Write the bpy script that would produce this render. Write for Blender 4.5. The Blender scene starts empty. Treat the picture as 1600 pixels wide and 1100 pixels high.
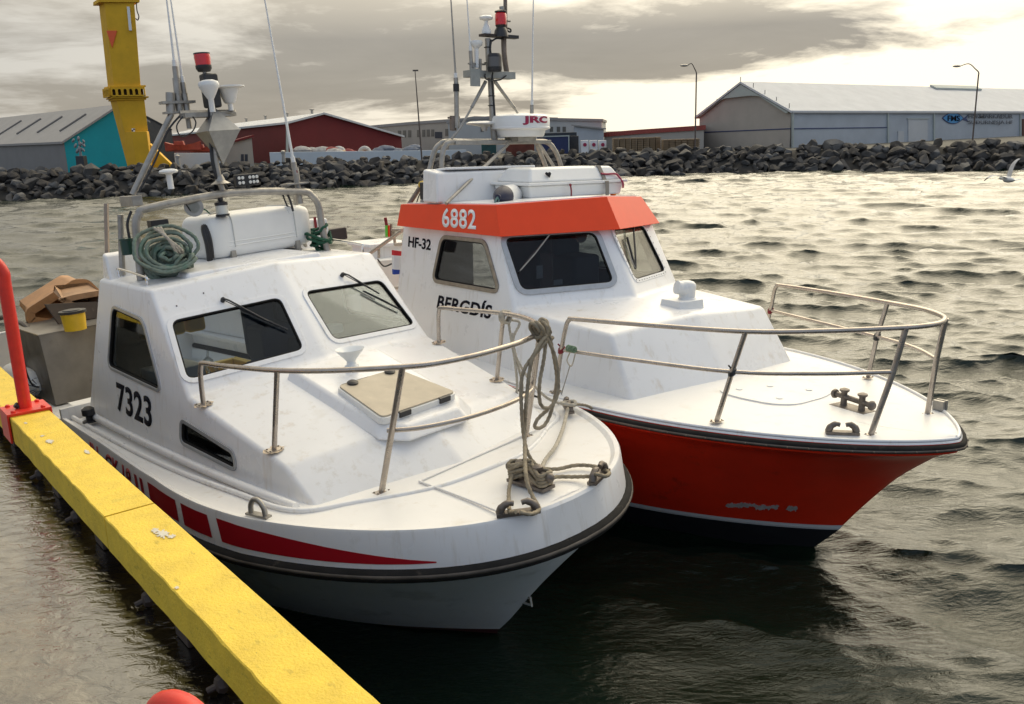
import bpy, bmesh, math, random
import numpy as np
from mathutils import Vector, Matrix, noise as mnoise
from mathutils.geometry import tessellate_polygon
R = math.radians
SC = bpy.context.scene
COL = SC.collection
random.seed(7)

# ------------------------------------------------------------------ camera
CAM_H, CAM_F, CAM_PITCH, CAM_ROLL = 4.0, 1389.33, R(13.8052), R(1.7818)
cd = bpy.data.cameras.new('camera'); cam = bpy.data.objects.new('camera', cd); COL.objects.link(cam)
_fw = Vector((0, math.cos(CAM_PITCH), -math.sin(CAM_PITCH)))
_r0 = Vector((1, 0, 0)); _d0 = _fw.cross(_r0)
_rt = _r0*math.cos(CAM_ROLL) + _d0*math.sin(CAM_ROLL)
_dn = -_r0*math.sin(CAM_ROLL) + _d0*math.cos(CAM_ROLL)
cam.matrix_world = Matrix.Translation((0, 0, CAM_H)) @ Matrix((_rt, -_dn, -_fw)).transposed().to_4x4()
cd.sensor_width = 36; cd.lens = 36*CAM_F/1600; cd.clip_end = 3000; cd.clip_start = .05
SC.camera = cam

# ------------------------------------------------------------------ world
w = bpy.data.worlds.new('World'); SC.world = w; w.use_nodes = True
nt = w.node_tree; nt.nodes.clear()
def nn(t, **k):
    n = nt.nodes.new(t)
    for a, b in k.items():
        if a.startswith('i'): n.inputs[int(a[1:])].default_value = b
        else: setattr(n, a, b)
    return n
def ln(a, b, i=0, o=0): nt.links.new(a.outputs[o], b.inputs[i])
def mth(op, a, b=None, c=None, clamp=False):
    n = nt.nodes.new('ShaderNodeMath'); n.operation = op; n.use_clamp = clamp
    for i, x in enumerate((a, b, c)):
        if x is None: continue
        if isinstance(x, (int, float)): n.inputs[i].default_value = x
        else: nt.links.new(x, n.inputs[i])
    return n.outputs[0]
def mixc(f, a, b):
    n = nt.nodes.new('ShaderNodeMix'); n.data_type = 'RGBA'
    for i, x in ((0, f), (6, a), (7, b)):
        if isinstance(x, (int, float)): n.inputs[i].default_value = x
        elif isinstance(x, tuple): n.inputs[i].default_value = (*x, 1)
        else: nt.links.new(x, n.inputs[i])
    return n.outputs[2]
SUN_AZ, SUN_EL = R(24), R(34)
tc = nn('ShaderNodeTexCoord'); sp = nn('ShaderNodeSeparateXYZ'); ln(tc, sp)
X_, Y_, Z_ = sp.outputs
zz = mth('MAXIMUM', Z_, 0.0)
den = mth('ADD', zz, 0.13)
cx = mth('DIVIDE', X_, den); cy = mth('DIVIDE', Y_, den)
cv = nn('ShaderNodeCombineXYZ'); nt.links.new(cx, cv.inputs[0]); nt.links.new(cy, cv.inputs[1]); cv.inputs[2].default_value = 3.3
n1 = nn('ShaderNodeTexNoise'); n1.inputs['Scale'].default_value = 1.0; n1.inputs['Detail'].default_value = 7; n1.inputs['Roughness'].default_value = .60; n1.inputs['Distortion'].default_value = .25; ln(cv, n1)
n2 = nn('ShaderNodeTexNoise'); n2.inputs['Scale'].default_value = .26; n2.inputs['Detail'].default_value = 3; ln(cv, n2)
cl = mth('ADD', mth('MULTIPLY', n1.outputs[0], .62), mth('MULTIPLY', n2.outputs[0], .38))
# bright clearing towards the hidden sun, near the horizon
sd = (math.sin(SUN_AZ)*math.cos(SUN_EL), math.cos(SUN_AZ)*math.cos(SUN_EL), math.sin(SUN_EL))
dt = mth('ADD', mth('ADD', mth('MULTIPLY', X_, sd[0]), mth('MULTIPLY', Y_, sd[1])), mth('MULTIPLY', Z_, sd[2]))
glow = mth('POWER', mth('MAXIMUM', dt, 0.0), 3.6)
az = mth('ADD', mth('MULTIPLY', X_, math.sin(R(22))), mth('MULTIPLY', Y_, math.cos(R(22))))
azg = mth('POWER', mth('MAXIMUM', az, 0.0), 6.0)
side = nn('ShaderNodeMapRange'); side.clamp = True; nt.links.new(X_, side.inputs[0]); side.inputs[1].default_value = .24; side.inputs[2].default_value = .44; side.inputs[4].default_value = .085
hor = mth('POWER', mth('SUBTRACT', 1.0, mth('MINIMUM', mth('MULTIPLY', zz, 7.5), 1.0)), 1.6)
cover = nn('ShaderNodeMapRange'); cover.clamp = True
bias = mth('SUBTRACT', cl, mth('ADD', mth('MULTIPLY', mth('MULTIPLY', azg, hor), .33), side.outputs[0]))
nt.links.new(bias, cover.inputs[0])
cover.inputs[1].default_value = .39; cover.inputs[2].default_value = .49
cov = cover.outputs[0]
skyclear = mixc(azg, (.66, .63, .575), (1.45, 1.30, 1.02))
greyc = mixc(cl, (.58, .525, .445), (.23, .208, .18))
front = mixc(cov, skyclear, greyc)
# overhead and behind: plain overcast, cooler
up = nn('ShaderNodeMapRange'); up.clamp = True; nt.links.new(Z_, up.inputs[0]); up.inputs[1].default_value = .10; up.inputs[2].default_value = .45
over = mixc(mth('MULTIPLY', mth('ADD', Y_, .3), 1.0, clamp=True), mixc(cl, (.62, .70, .82), (.40, .46, .55)), mixc(cl, (.95, .88, .72), (.50, .46, .38)))
c1 = mixc(up.outputs[0], front, over)
back = nn('ShaderNodeMapRange'); back.clamp = True; nt.links.new(Y_, back.inputs[0]); back.inputs[1].default_value = .1; back.inputs[2].default_value = -.6
c2 = mixc(back.outputs[0], c1, mixc(cl, (.60, .70, .86), (.42, .49, .61)))
gcol = nn('ShaderNodeVectorMath', operation='SCALE'); gcol.inputs[0].default_value = (1.0, .86, .60)
# the sun's glow through cloud, strongest above the top of the picture
gz = nn('ShaderNodeMapRange'); gz.clamp = True; nt.links.new(Z_, gz.inputs[0]); gz.inputs[1].default_value = .10; gz.inputs[2].default_value = .32
gs = mth('MULTIPLY', mth('MULTIPLY', glow, gz.outputs[0]), 3.5)
nt.links.new(gs, gcol.inputs[3])
addc = nn('ShaderNodeVectorMath', operation='ADD'); nt.links.new(c2, addc.inputs[0]); ln(gcol, addc, 1)
bg = nn('ShaderNodeBackground'); nt.links.new(addc.outputs[0], bg.inputs[0]); bg.inputs[1].default_value = .95
sky = nn('ShaderNodeTexSky', sky_type='NISHITA', sun_disc=False, sun_elevation=SUN_EL, sun_rotation=SUN_AZ)
bg2 = nn('ShaderNodeBackground'); ln(sky, bg2); bg2.inputs[1].default_value = .05
mx = nn('ShaderNodeMixShader'); mx.inputs[0].default_value = .12; ln(bg, mx, 1); ln(bg2, mx, 2)
wo = nn('ShaderNodeOutputWorld'); ln(mx, wo)

sl = bpy.data.lights.new('sun', 'SUN'); sl.energy = .7; sl.angle = R(60); sl.color = (1, .9, .72)
so = bpy.data.objects.new('sun', sl); COL.objects.link(so)
so.rotation_euler = Vector((-sd[0], -sd[1], -sd[2])).to_track_quat('-Z', 'Y').to_euler()
SC.view_settings.view_transform = 'Standard'; SC.view_settings.look = 'None'
SC.view_settings.exposure = .10; SC.view_settings.gamma = 1
SC.cycles.max_bounces = 6; SC.cycles.transparent_max_bounces = 12
SC.cycles.caustics_reflective = False; SC.cycles.caustics_refractive = False

# ------------------------------------------------------------------ materials
MATS = {}
def mat(name, col=(.5, .5, .5), rough=.5, metal=0, var=0, vscale=6, bump=0, bscale=30, spots=None, alpha=None, spec=.5, detail=6, bdist=.01, rvar=0, coat=0):
    """Principled with a noise-varied base colour, optional patches of a second colour and a bump."""
    if name in MATS: return MATS[name]
    m = bpy.data.materials.new(name); m.use_nodes = True; t = m.node_tree; b = t.nodes['Principled BSDF']
    b.inputs['Roughness'].default_value = rough; b.inputs['Metallic'].default_value = metal
    b.inputs['Specular IOR Level'].default_value = spec
    if coat: b.inputs['Coat Weight'].default_value = coat; b.inputs['Coat Roughness'].default_value = .08
    L = t.links.new; tcn = t.nodes.new('ShaderNodeTexCoord')
    c = (*col, 1); last = None
    def noise(s, d=detail, r=.6):
        n = t.nodes.new('ShaderNodeTexNoise'); n.inputs['Scale'].default_value = s; n.inputs['Detail'].default_value = d; n.inputs['Roughness'].default_value = r
        L(tcn.outputs['Object'], n.inputs[0]); return n
    if var:
        n = noise(vscale); rp = t.nodes.new('ShaderNodeValToRGB')
        rp.color_ramp.elements[0].position = .3; rp.color_ramp.elements[1].position = .7
        rp.color_ramp.elements[0].color = (*[x*(1-var) for x in col], 1); rp.color_ramp.elements[1].color = (*[min(1, x*(1+var)) for x in col], 1)
        L(n.outputs[0], rp.inputs[0]); last = rp.outputs[0]
    for s in (spots or []):
        sc_, lo, hi, scol = s[:4]
        n = noise(sc_, 8, .65)
        if len(s) > 5:
            mpp = t.nodes.new('ShaderNodeMapping'); mpp.inputs['Scale'].default_value = s[5]; L(tcn.outputs['Object'], mpp.inputs[0]); L(mpp.outputs[0], n.inputs[0])
        mr = t.nodes.new('ShaderNodeMapRange'); L(n.outputs[0], mr.inputs[0]); mr.inputs[1].default_value = lo; mr.inputs[2].default_value = hi
        mr.inputs[4].default_value = s[4] if len(s) > 4 else 1
        mc = t.nodes.new('ShaderNodeMix'); mc.data_type = 'RGBA'; L(mr.outputs[0], mc.inputs[0])
        if last is not None: L(last, mc.inputs[6])
        else: mc.inputs[6].default_value = c
        mc.inputs[7].default_value = (*scol, 1); last = mc.outputs[2]
    if last is not None: L(last, b.inputs['Base Color'])
    else: b.inputs['Base Color'].default_value = c
    if rvar:
        n = noise(vscale*1.7); mr = t.nodes.new('ShaderNodeMapRange'); L(n.outputs[0], mr.inputs[0]); mr.inputs[1].default_value = .3; mr.inputs[2].default_value = .7
        mr.inputs[3].default_value = max(.02, rough-rvar); mr.inputs[4].default_value = min(1, rough+rvar); L(mr.outputs[0], b.inputs['Roughness'])
    if bump:
        n = noise(bscale, 8); bp = t.nodes.new('ShaderNodeBump'); bp.inputs['Strength'].default_value = bump; bp.inputs['Distance'].default_value = bdist
        L(n.outputs[0], bp.inputs['Height']); L(bp.outputs[0], b.inputs['Normal'])
    MATS[name] = m; return m
WHITE = mat('gelcoat_white', (.80, .80, .80), .32, var=.03, vscale=1.7, bump=.25, bscale=3, bdist=.004, rvar=.08, spots=[(2.3, .60, .74, (.58, .54, .46), .4), (2.2, .56, .70, (.55, .51, .44), .45, (5, 5, .5)), (38, .70, .73, (.35, .30, .24), .5), (1.1, .60, .72, (.50, .40, .28), .35, (6, 6, .35))])
DECKW = mat('deck_white', (.80, .79, .77), .42, var=.03, vscale=2, bump=.5, bscale=90, bdist=.0015, spots=[(3.1, .56, .72, (.60, .55, .46), .45), (40, .70, .73, (.3, .26, .2), .6), (9, .62, .72, (.55, .47, .36), .4)])
WHITEP = mat('plastic_white', (.78, .78, .76), .38, var=.03, vscale=5, spots=[(9, .66, .74, (.55, .52, .45), .4)])
STEEL = mat('rail_steel', (.44, .39, .34), .30, .75, var=.14, vscale=9, rvar=.10, spots=[(12, .62, .74, (.24, .16, .10), .4)])
ALU = mat('aluminium_weathered', (.36, .34, .305), .45, .5, var=.2, vscale=11, rvar=.1, spots=[(17, .62, .70, (.22, .2, .17), .6)])
CHROME = mat('chrome', (.75, .74, .72), .12, 1)
BLACK = mat('black_plastic', (.02, .02, .022), .45)
RUB = mat('rubber_black', (.020, .019, .018), .85, spec=.2, var=.3, vscale=6, spots=[(9, .62, .75, (.12, .10, .08), .5)])
ROPE = mat('rope_hemp', (.28, .235, .165), .9, var=.35, vscale=18)
ROPEL = mat('rope_pale', (.42, .38, .31), .9, var=.25, vscale=18)
ROPEG = mat('rope_green_grey', (.17, .21, .17), .85, var=.35, vscale=9, spots=[(5, .5, .62, (.07, .16, .12), .7)])
ROPEDG = mat('rope_dark_green', (.01, .075, .04), .8, var=.3, vscale=14)
YEL = mat('paint_yellow_beam', (.80, .56, .045), .55, var=.12, vscale=7, bump=.9, bscale=70, bdist=.006, spots=[(9, .60, .66, (.42, .30, .02), .55, (1, 3, 3)), (6.0, .60, .72, (.60, .46, .05), .7), (30, .66, .70, (.28, .20, .02), .75, (1, 2.2, 2.2)), (45, .69, .71, (.06, .045, .02), .9)])
YELD = mat('paint_yellow_block', (.35, .24, .02), .6, var=.3, vscale=20, bump=.4, bscale=50)
REDP = mat('paint_red_ladder', (.72, .035, .018), .35, var=.12, vscale=12, spots=[(20, .66, .70, (.25, .03, .02), .7)], bump=.15, bscale=40)
ORANGEP = mat('paint_orange', (.80, .055, .006), .5, var=.04, vscale=3, spec=.35)
REDH = mat('hull_red', (.86, .036, .010), .34, var=.14, vscale=1.3, spots=[(3, .60, .75, (.36, .022, .012), .7)], bump=.1, bscale=4)
SCUFF = mat('scuffed_gelcoat', (.50, .44, .42), .6, var=.2, vscale=20)
STRIPE = mat('stripe_red', (.42, .008, .018), .35)
STRIPEW = mat('stripe_white', (.72, .72, .72), .4)
ANTIF = mat('antifouling_black', (.012, .014, .018), .7, var=.3, vscale=4)
ANTIR = mat('antifouling_dark_red', (.06, .012, .012), .7, var=.3, vscale=4)
HULLG = mat('hull_lower_white', (.84, .87, .88), .4, var=.06, vscale=1.4, bump=.2, bscale=2.5, spots=[(2.2, .55, .75, (.38, .40, .38), .7)])
GREYF = mat('window_frame_alu', (.42, .43, .44), .4, .5, var=.1, vscale=16)
TAN = mat('hatch_tan', (.50, .435, .33), .6, var=.10, vscale=5, spots=[(45, .70, .74, (.12, .08, .05), .8), (8, .58, .7, (.58, .50, .38), .6)], bump=.3, bscale=80, bdist=.002)
DARKI = mat('interior_dark', (.045, .05, .065), .7, var=.2, vscale=4)
GREYI = mat('interior_grey', (.12, .125, .13), .7, var=.2, vscale=4)
BLUEI = mat('console_blue', (.04, .06, .11), .5)
PAPER = mat('paper_white', (.75, .75, .7), .7)
YPL = mat('plastic_yellow', (.65, .42, .02), .5, var=.15, vscale=6)
TUB = mat('tub_orange_tan', (.42, .21, .085), .55, var=.2, vscale=5, spots=[(12, .6, .7, (.25, .15, .08), .7)])
DWOOD = mat('board_dark', (.045, .03, .022), .6, var=.3, vscale=9, spots=[(20, .62, .7, (.16, .12, .09), .7)])
SSTEEL = mat('tank_steel', (.20, .185, .165), .42, .5, var=.22, vscale=2.4, rvar=.12, spots=[(5, .6, .7, (.12, .09, .06), .7)])
REDL = mat('lamp_red', (.65, .004, .01), .15, coat=.6)
DKRED = mat('tape_dark_red', (.20, .008, .015), .6)
NAVY = mat('buoy_navy', (.012, .016, .045), .45)
GREEN = mat('lamp_green_dark', (.01, .05, .035), .3)
CLEARL = mat('lamp_lens_pale', (.6, .6, .55), .1, coat=.5)
TEXTK = mat('lettering_black', (.008, .008, .014), .8, spec=.15)
TEXTR = mat('lettering_crimson', (.32, .012, .06), .45)
TEXTRB = mat('lettering_dark_red', (.25, .01, .02), .45)
TEXTW = mat('lettering_white', (.80, .80, .80), .4)
FLAGB = mat('flag_blue', (.02, .06, .36), .5); FLAGR = mat('flag_red', (.62, .02, .03), .5)
LED = mat('floodlight_leds', (.72, .72, .68), .25)
BRONZE = mat('cleat_metal', (.17, .145, .125), .5, .5, var=.25, vscale=25)

def glass(name, tint, refl=1.0):
    m = bpy.data.materials.new(name); m.use_nodes = True; t = m.node_tree; t.nodes.clear()
    tr = t.nodes.new('ShaderNodeBsdfTransparent'); tr.inputs[0].default_value = (*tint, 1)
    gl = t.nodes.new('ShaderNodeBsdfGlossy'); gl.inputs['Roughness'].default_value = .03
    fr = t.nodes.new('ShaderNodeFresnel'); fr.inputs[0].default_value = 1.5
    mu = t.nodes.new('ShaderNodeMath'); mu.operation = 'MULTIPLY'; mu.inputs[1].default_value = refl; t.links.new(fr.outputs[0], mu.inputs[0])
    mi = t.nodes.new('ShaderNodeMixShader'); t.links.new(mu.outputs[0], mi.inputs[0]); t.links.new(tr.outputs[0], mi.inputs[1]); t.links.new(gl.outputs[0], mi.inputs[2])
    o = t.nodes.new('ShaderNodeOutputMaterial'); t.links.new(mi.outputs[0], o.inputs[0]); MATS[name] = m; return m
GLASS = glass('window_glass', (.66, .70, .72), .45); GLASSD = glass('window_glass_dark', (.58, .61, .64), .5); GLASSC = glass('window_glass_clear', (.9, .9, .86), .6)

# ------------------------------------------------------------------ pixel rays
def ray(p): return (_rt*((p[0]-800)/CAM_F) + _dn*((p[1]-550)/CAM_F) + _fw)
CAMP = Vector((0, 0, CAM_H))
def atz(p, z):
    v = ray(p); return CAMP + v*((z-CAM_H)/v.z)
def aty(p, Y):
    v = ray(p); return CAMP + v*(Y/v.y)
BOATP = {1: (-.20429, 6.58762, 137.3378, 1.672, 2.5953), 2: (2.90856, 7.95912, 143.084, -1.3659, .0922)}
FR = {}
for b_, (X0, Y0, a_, he_, tr_) in BOATP.items():
    a_, he_, tr_ = R(a_), R(he_), R(tr_)
    zd = Vector((0, 0, 1)); ud = Vector((math.sin(a_), math.cos(a_), 0)); vd = Vector((ud.y, -ud.x, 0))
    ud, zd = ud*math.cos(tr_)+zd*math.sin(tr_), zd*math.cos(tr_)-ud*math.sin(tr_)
    vd, zd = vd*math.cos(he_)-zd*math.sin(he_), zd*math.cos(he_)+vd*math.sin(he_)
    FR[b_] = (Vector((X0, Y0, 0)), ud, vd, zd)
def bmat(b):
    o, ud, vd, zd = FR[b]; return Matrix.Translation(o) @ Matrix((ud, -vd, zd)).transposed().to_4x4()
def UV(u, v, z): return Vector((u, -v, z))       # boat frame: x forward, -y towards the quay
def X(b, p, ax, val):
    """point of boat b's frame where the sight line of a photo pixel meets the plane ax = val"""
    o, ud, vd, zd = FR[b]; n = {'u': ud, 'v': vd, 'z': zd}[ax]; r = ray(p)
    t = (val-(CAMP-o).dot(n))/r.dot(n); q = CAMP+r*t-o
    return Vector((q.dot(ud), -q.dot(vd), q.dot(zd)))
def XP(b, p, pl):
    """same, on the plane through three points of the boat frame"""
    M = bmat(b); A, B_, C_ = [M @ q for q in pl]; n = (B_-A).cross(C_-A); r = ray(p)
    t = (A-CAMP).dot(n)/r.dot(n); return M.inverted() @ (CAMP+r*t)

# ------------------------------------------------------------------ mesh builder
def frame_from(d, up=Vector((0, 0, 1))):
    d = d.normalized(); a = up if abs(d.dot(up)) < .97 else Vector((1, 0, 0))
    x = a.cross(d).normalized(); return x, d.cross(x), d
def catmull(pts, n=6, closed=False):
    P = [Vector(p) for p in pts]; out = []; N = len(P)
    for i in range(N if closed else N-1):
        if closed: p0, p1, p2, p3 = P[i-1], P[i], P[(i+1) % N], P[(i+2) % N]
        else: p0, p1, p2, p3 = P[max(0, i-1)], P[i], P[i+1], P[min(N-1, i+2)]
        for k in range(n):
            t = k/n; out.append(.5*((2*p1)+(-p0+p2)*t+(2*p0-5*p1+4*p2-p3)*t*t+(-p0+3*p1-3*p2+p3)*t**3))
    if not closed: out.append(P[-1])
    return out
def resample(P, step):
    out = [P[0]]; acc = 0
    for a, b in zip(P, P[1:]):
        L_ = (b-a).length
        if L_ < 1e-9: continue
        d = step-acc
        while d <= L_: out.append(a.lerp(b, d/L_)); d += step
        acc = L_-(d-step)
    if (out[-1]-P[-1]).length > step*.3: out.append(P[-1])
    return out
def rpoly(pts, r, n=5):
    """polygon with rounded corners (3-D points in one plane)"""
    out = []; N = len(pts)
    for i in range(N):
        p, a, c = Vector(pts[i]), Vector(pts[i-1]), Vector(pts[(i+1) % N])
        da, dc = (a-p), (c-p); rr = min(r, da.length*.45, dc.length*.45)
        s, e = p+da.normalized()*rr, p+dc.normalized()*rr
        for k in range(n+1):
            t = k/n; out.append((1-t)**2*s+2*t*(1-t)*p+t*t*e)
    return out
class G:
    def __init__(s): s.v = []; s.f = []; s.m = []; s.mi = 0
    def add(s, vs, fs):
        o = len(s.v); s.v += [tuple(x) for x in vs]
        for f in fs: s.f.append([i+o for i in f]); s.m.append(s.mi)
        return s
    def box(s, c, size, rot=None, taper=0):
        hx, hy, hz = [x/2 for x in size]; vs = []
        for z in (-1, 1):
            k = 1-taper if z > 0 else 1
            for x, y in ((-1, -1), (1, -1), (1, 1), (-1, 1)): vs.append(Vector((x*hx*k, y*hy*k, z*hz)))
        if rot is not None: vs = [rot @ v for v in vs]
        c = Vector(c); vs = [v+c for v in vs]
        return s.add(vs, [(3, 2, 1, 0), (4, 5, 6, 7), (0, 1, 5, 4), (1, 2, 6, 5), (2, 3, 7, 6), (3, 0, 4, 7)])
    def hexa(s, p):  # 8 corners: bottom 4, top 4
        return s.add(p, [(3, 2, 1, 0), (4, 5, 6, 7), (0, 1, 5, 4), (1, 2, 6, 5), (2, 3, 7, 6), (3, 0, 4, 7)])
    def tube(s, P, r, n=10, closed=False, cap=True, lobes=0, twist=0):
        P = [Vector(p) for p in P]; N = len(P); vs = []; fs = []; x = None; L_ = 0
        for i in range(N):
            d = (P[(i+1) % N]-P[i-1]) if (closed or 0 < i < N-1) else (P[1]-P[0] if i == 0 else P[-1]-P[-2])
            if d.length < 1e-9: d = Vector((0, 0, 1))
            d.normalize()
            if i: L_ += (P[i]-P[i-1]).length
            if x is None: x = frame_from(d)[0]
            else:
                x = x-d*x.dot(d)
                x = x.normalized() if x.length > 1e-6 else frame_from(d)[0]
            y = d.cross(x); rr = r[i] if isinstance(r, (list, tuple)) else r
            for k in range(n):
                a = 2*math.pi*k/n; q = rr
                if lobes: q = rr*(.72+.42*abs(math.sin(lobes/2*(a+twist*L_))))
                vs.append(P[i]+x*math.cos(a)*q+y*math.sin(a)*q)
        for i in range(N if closed else N-1):
            for k in range(n):
                a, b = i*n+k, i*n+(k+1) % n; c, d_ = ((i+1) % N)*n+(k+1) % n, ((i+1) % N)*n+k; fs.append((a, b, c, d_))
        if cap and not closed: fs.append(tuple(range(n))[::-1]); fs.append(tuple((N-1)*n+k for k in range(n)))
        return s.add(vs, fs)
    def rope(s, pts, r, smooth=6, closed=False):
        P = resample(catmull(pts, smooth, closed), r*.8)
        return s.tube(P, r, 12, closed, True, 3, 1.15/r*.55)
    def lathe(s, prof, c=(0, 0, 0), axis=(0, 0, 1), n=20):
        x, y, d = frame_from(Vector(axis)); c = Vector(c); vs = []; fs = []
        for r, h in prof:
            for k in range(n):
                a = 2*math.pi*k/n; vs.append(c+d*h+x*math.cos(a)*r+y*math.sin(a)*r)
        for i in range(len(prof)-1):
            for k in range(n): fs.append((i*n+k, i*n+(k+1) % n, (i+1)*n+(k+1) % n, (i+1)*n+k))
        fs.append(tuple(range(n))[::-1]); fs.append(tuple((len(prof)-1)*n+k for k in range(n)))
        return s.add(vs, fs)
    def prism(s, pts, d):
        """solid from a planar outline pushed by vector d"""
        pts = [Vector(p) for p in pts]; d = Vector(d); N = len(pts)
        tri = tessellate_polygon([pts])
        nrm = Vector((0, 0, 0))
        for i in range(N): nrm += pts[i].cross(pts[(i+1) % N])
        flip = nrm.dot(d) < 0
        vs = pts+[p+d for p in pts]; fs = []
        for t in tri:
            a, b, c = t; nn_ = (pts[b]-pts[a]).cross(pts[c]-pts[a])
            if nn_.dot(d) < 0: a, c = c, a
            fs.append((c, b, a)); fs.append((a+N, b+N, c+N))
        for i in range(N):
            j = (i+1) % N; q = (i, j, j+N, i+N); fs.append(q[::-1] if flip else q)
        return s.add(vs, fs)
    def ring(s, outer, inner, d):
        """frame between two outlines with equal point counts, thickness d"""
        N = len(outer); d = Vector(d); vs = list(outer)+list(inner)+[p+d for p in outer]+[p+d for p in inner]; fs = []
        for i in range(N):
            j = (i+1) % N
            fs += [(2*N+i, 2*N+j, 3*N+j, 3*N+i), (i, j, 2*N+j, 2*N+i), (N+j, N+i, 3*N+i, 3*N+j), (j, i, N+i, N+j)]
        return s.add(vs, fs)
    def ball(s, c, r, n=14, sc=(1, 1, 1), rot=None):
        vs = []; fs = []; m = n//2
        for i in range(m+1):
            th = math.pi*i/m
            for k in range(n):
                a = 2*math.pi*k/n; q = Vector((math.sin(th)*math.cos(a)*sc[0]*r, math.sin(th)*math.sin(a)*sc[1]*r, math.cos(th)*sc[2]*r))
                if rot is not None: q = rot @ q
                vs.append(Vector(c)+q)
        for i in range(m):
            for k in range(n): fs.append((i*n+k, (i+1)*n+k, (i+1)*n+(k+1) % n, i*n+(k+1) % n))
        return s.add(vs, fs)
    def grid(s, rows):
        """rows of equal length -> sheet"""
        n = len(rows[0]); vs = [p for r in rows for p in r]; fs = []
        for i in range(len(rows)-1):
            for k in range(n-1): fs.append((i*n+k, i*n+k+1, (i+1)*n+k+1, (i+1)*n+k))
        return s.add(vs, fs)
    def mesh(s, name, mats, ang=35):
        me = bpy.data.meshes.new(name); me.from_pydata(s.v, [], s.f)
        bm = bmesh.new(); bm.from_mesh(me); bmesh.ops.remove_doubles(bm, verts=bm.verts, dist=1e-5)
        if not s.__dict__.get('open'): bmesh.ops.recalc_face_normals(bm, faces=bm.faces)
        if len(bm.faces) == len(s.f) or True:
            bm.to_mesh(me)
        bm.free()
        for m in (mats if isinstance(mats, (list, tuple)) else [mats]): me.materials.append(m)
        return me
    def build(s, name, mats, parent=None, ang=35, bevel=0, bseg=2, M=None):
        me = bpy.data.meshes.new(name); me.from_pydata(s.v, [], s.f)
        for m in (mats if isinstance(mats, (list, tuple)) else [mats]): me.materials.append(m)
        if any(s.m): me.polygons.foreach_set('material_index', s.m)
        bm = bmesh.new(); bm.from_mesh(me); bmesh.ops.remove_doubles(bm, verts=bm.verts, dist=2e-5)
        bmesh.ops.recalc_face_normals(bm, faces=bm.faces); bm.to_mesh(me); bm.free()
        me.shade_smooth(); me.set_sharp_from_angle(angle=R(ang))
        o = bpy.data.objects.new(name, me); COL.objects.link(o)
        if M is not None: o.matrix_world = M
        if parent is not None: o.parent = parent
        if bevel:
            b = o.modifiers.new('bevel', 'BEVEL'); b.width = bevel; b.segments = bseg; b.limit_method = 'ANGLE'; b.angle_limit = R(28); b.harden_normals = True
        return o
def tag(o, label=None, cat=None, group=None, kind=None):
    for k, v in (('label', label), ('category', cat), ('group', group), ('kind', kind)):
        if v: o[k] = v
    return o
def empty(name, M=None, loc=None):
    o = bpy.data.objects.new(name, None); COL.objects.link(o); o.empty_display_size = .2
    if M is not None: o.matrix_world = M
    if loc is not None: o.location = loc
    return o
def struct(o): o['kind'] = 'structure'; return o
def copy_tree(o, parent=None):
    c = o.copy(); COL.objects.link(c)
    if parent is not None: c.parent = parent
    for ch in list(o.children): copy_tree(ch, c)
    return c
def recenter(o):
    """put a top-level mesh's origin at its base centre"""
    me = o.data; n = len(me.vertices); a = np.empty(n*3); me.vertices.foreach_get('co', a); a = a.reshape(-1, 3)
    c = (a.min(0)+a.max(0))/2; c[2] = a[:, 2].min(); a -= c; me.vertices.foreach_set('co', a.ravel()); me.update()
    o.matrix_world = o.matrix_world @ Matrix.Translation(Vector(c)); return o
def text(name, s, m, o, xd, yd, parent, bold=.0, th=.003, shear=0, nrm=None, M=None, spacing=1):
    """lettering whose ink fills the parallelogram from corner o along xd (width) and yd (height)"""
    cu = bpy.data.curves.new(name, 'FONT'); cu.body = s; cu.size = 1; cu.offset = bold; cu.shear = shear; cu.space_character = spacing; cu.resolution_u = 5
    ob = bpy.data.objects.new('tmp', cu); COL.objects.link(ob)
    dg = bpy.context.evaluated_depsgraph_get(); me0 = bpy.data.meshes.new_from_object(ob.evaluated_get(dg))
    bpy.data.objects.remove(ob); bpy.data.curves.remove(cu)
    vs = np.array([v.co[:] for v in me0.vertices]); lo, hi = vs.min(0), vs.max(0)
    o, xd, yd = Vector(o), Vector(xd), Vector(yd); n = xd.cross(yd).normalized() if nrm is None else nrm
    bm = bmesh.new(); bm.from_mesh(me0)
    for v in bm.verts:
        a = (v.co.x-lo[0])/(hi[0]-lo[0]); b = (v.co.y-lo[1])/(hi[1]-lo[1]); v.co = o+xd*a+yd*b+n*.0025
    r = bmesh.ops.extrude_face_region(bm, geom=list(bm.faces))
    for v in [g for g in r['geom'] if isinstance(g, bmesh.types.BMVert)]: v.co += n*th
    bmesh.ops.recalc_face_normals(bm, faces=bm.faces)
    me = bpy.data.meshes.new(name); bm.to_mesh(me); bm.free(); me.materials.append(m)
    ob = bpy.data.objects.new(name, me); COL.objects.link(ob)
    if M is not None: ob.matrix_world = M
    if parent is not None: ob.parent = parent
    return ob
def bake(o):
    """apply an object's modifiers into its mesh"""
    dg = bpy.context.evaluated_depsgraph_get(); me = bpy.data.meshes.new_from_object(o.evaluated_get(dg), preserve_all_data_layers=True, depsgraph=dg)
    o.modifiers.clear(); o.data = me; return o
def cut(o, cutters):
    for c in cutters:
        m = o.modifiers.new('cut', 'BOOLEAN'); m.object = c; m.operation = 'DIFFERENCE'; m.solver = 'EXACT'; m.material_mode = 'TRANSFER'
    bake(o)
    for c in cutters: bpy.data.objects.remove(c)
    o.data.shade_smooth(); o.data.set_sharp_from_angle(angle=R(32)); return o
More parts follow.
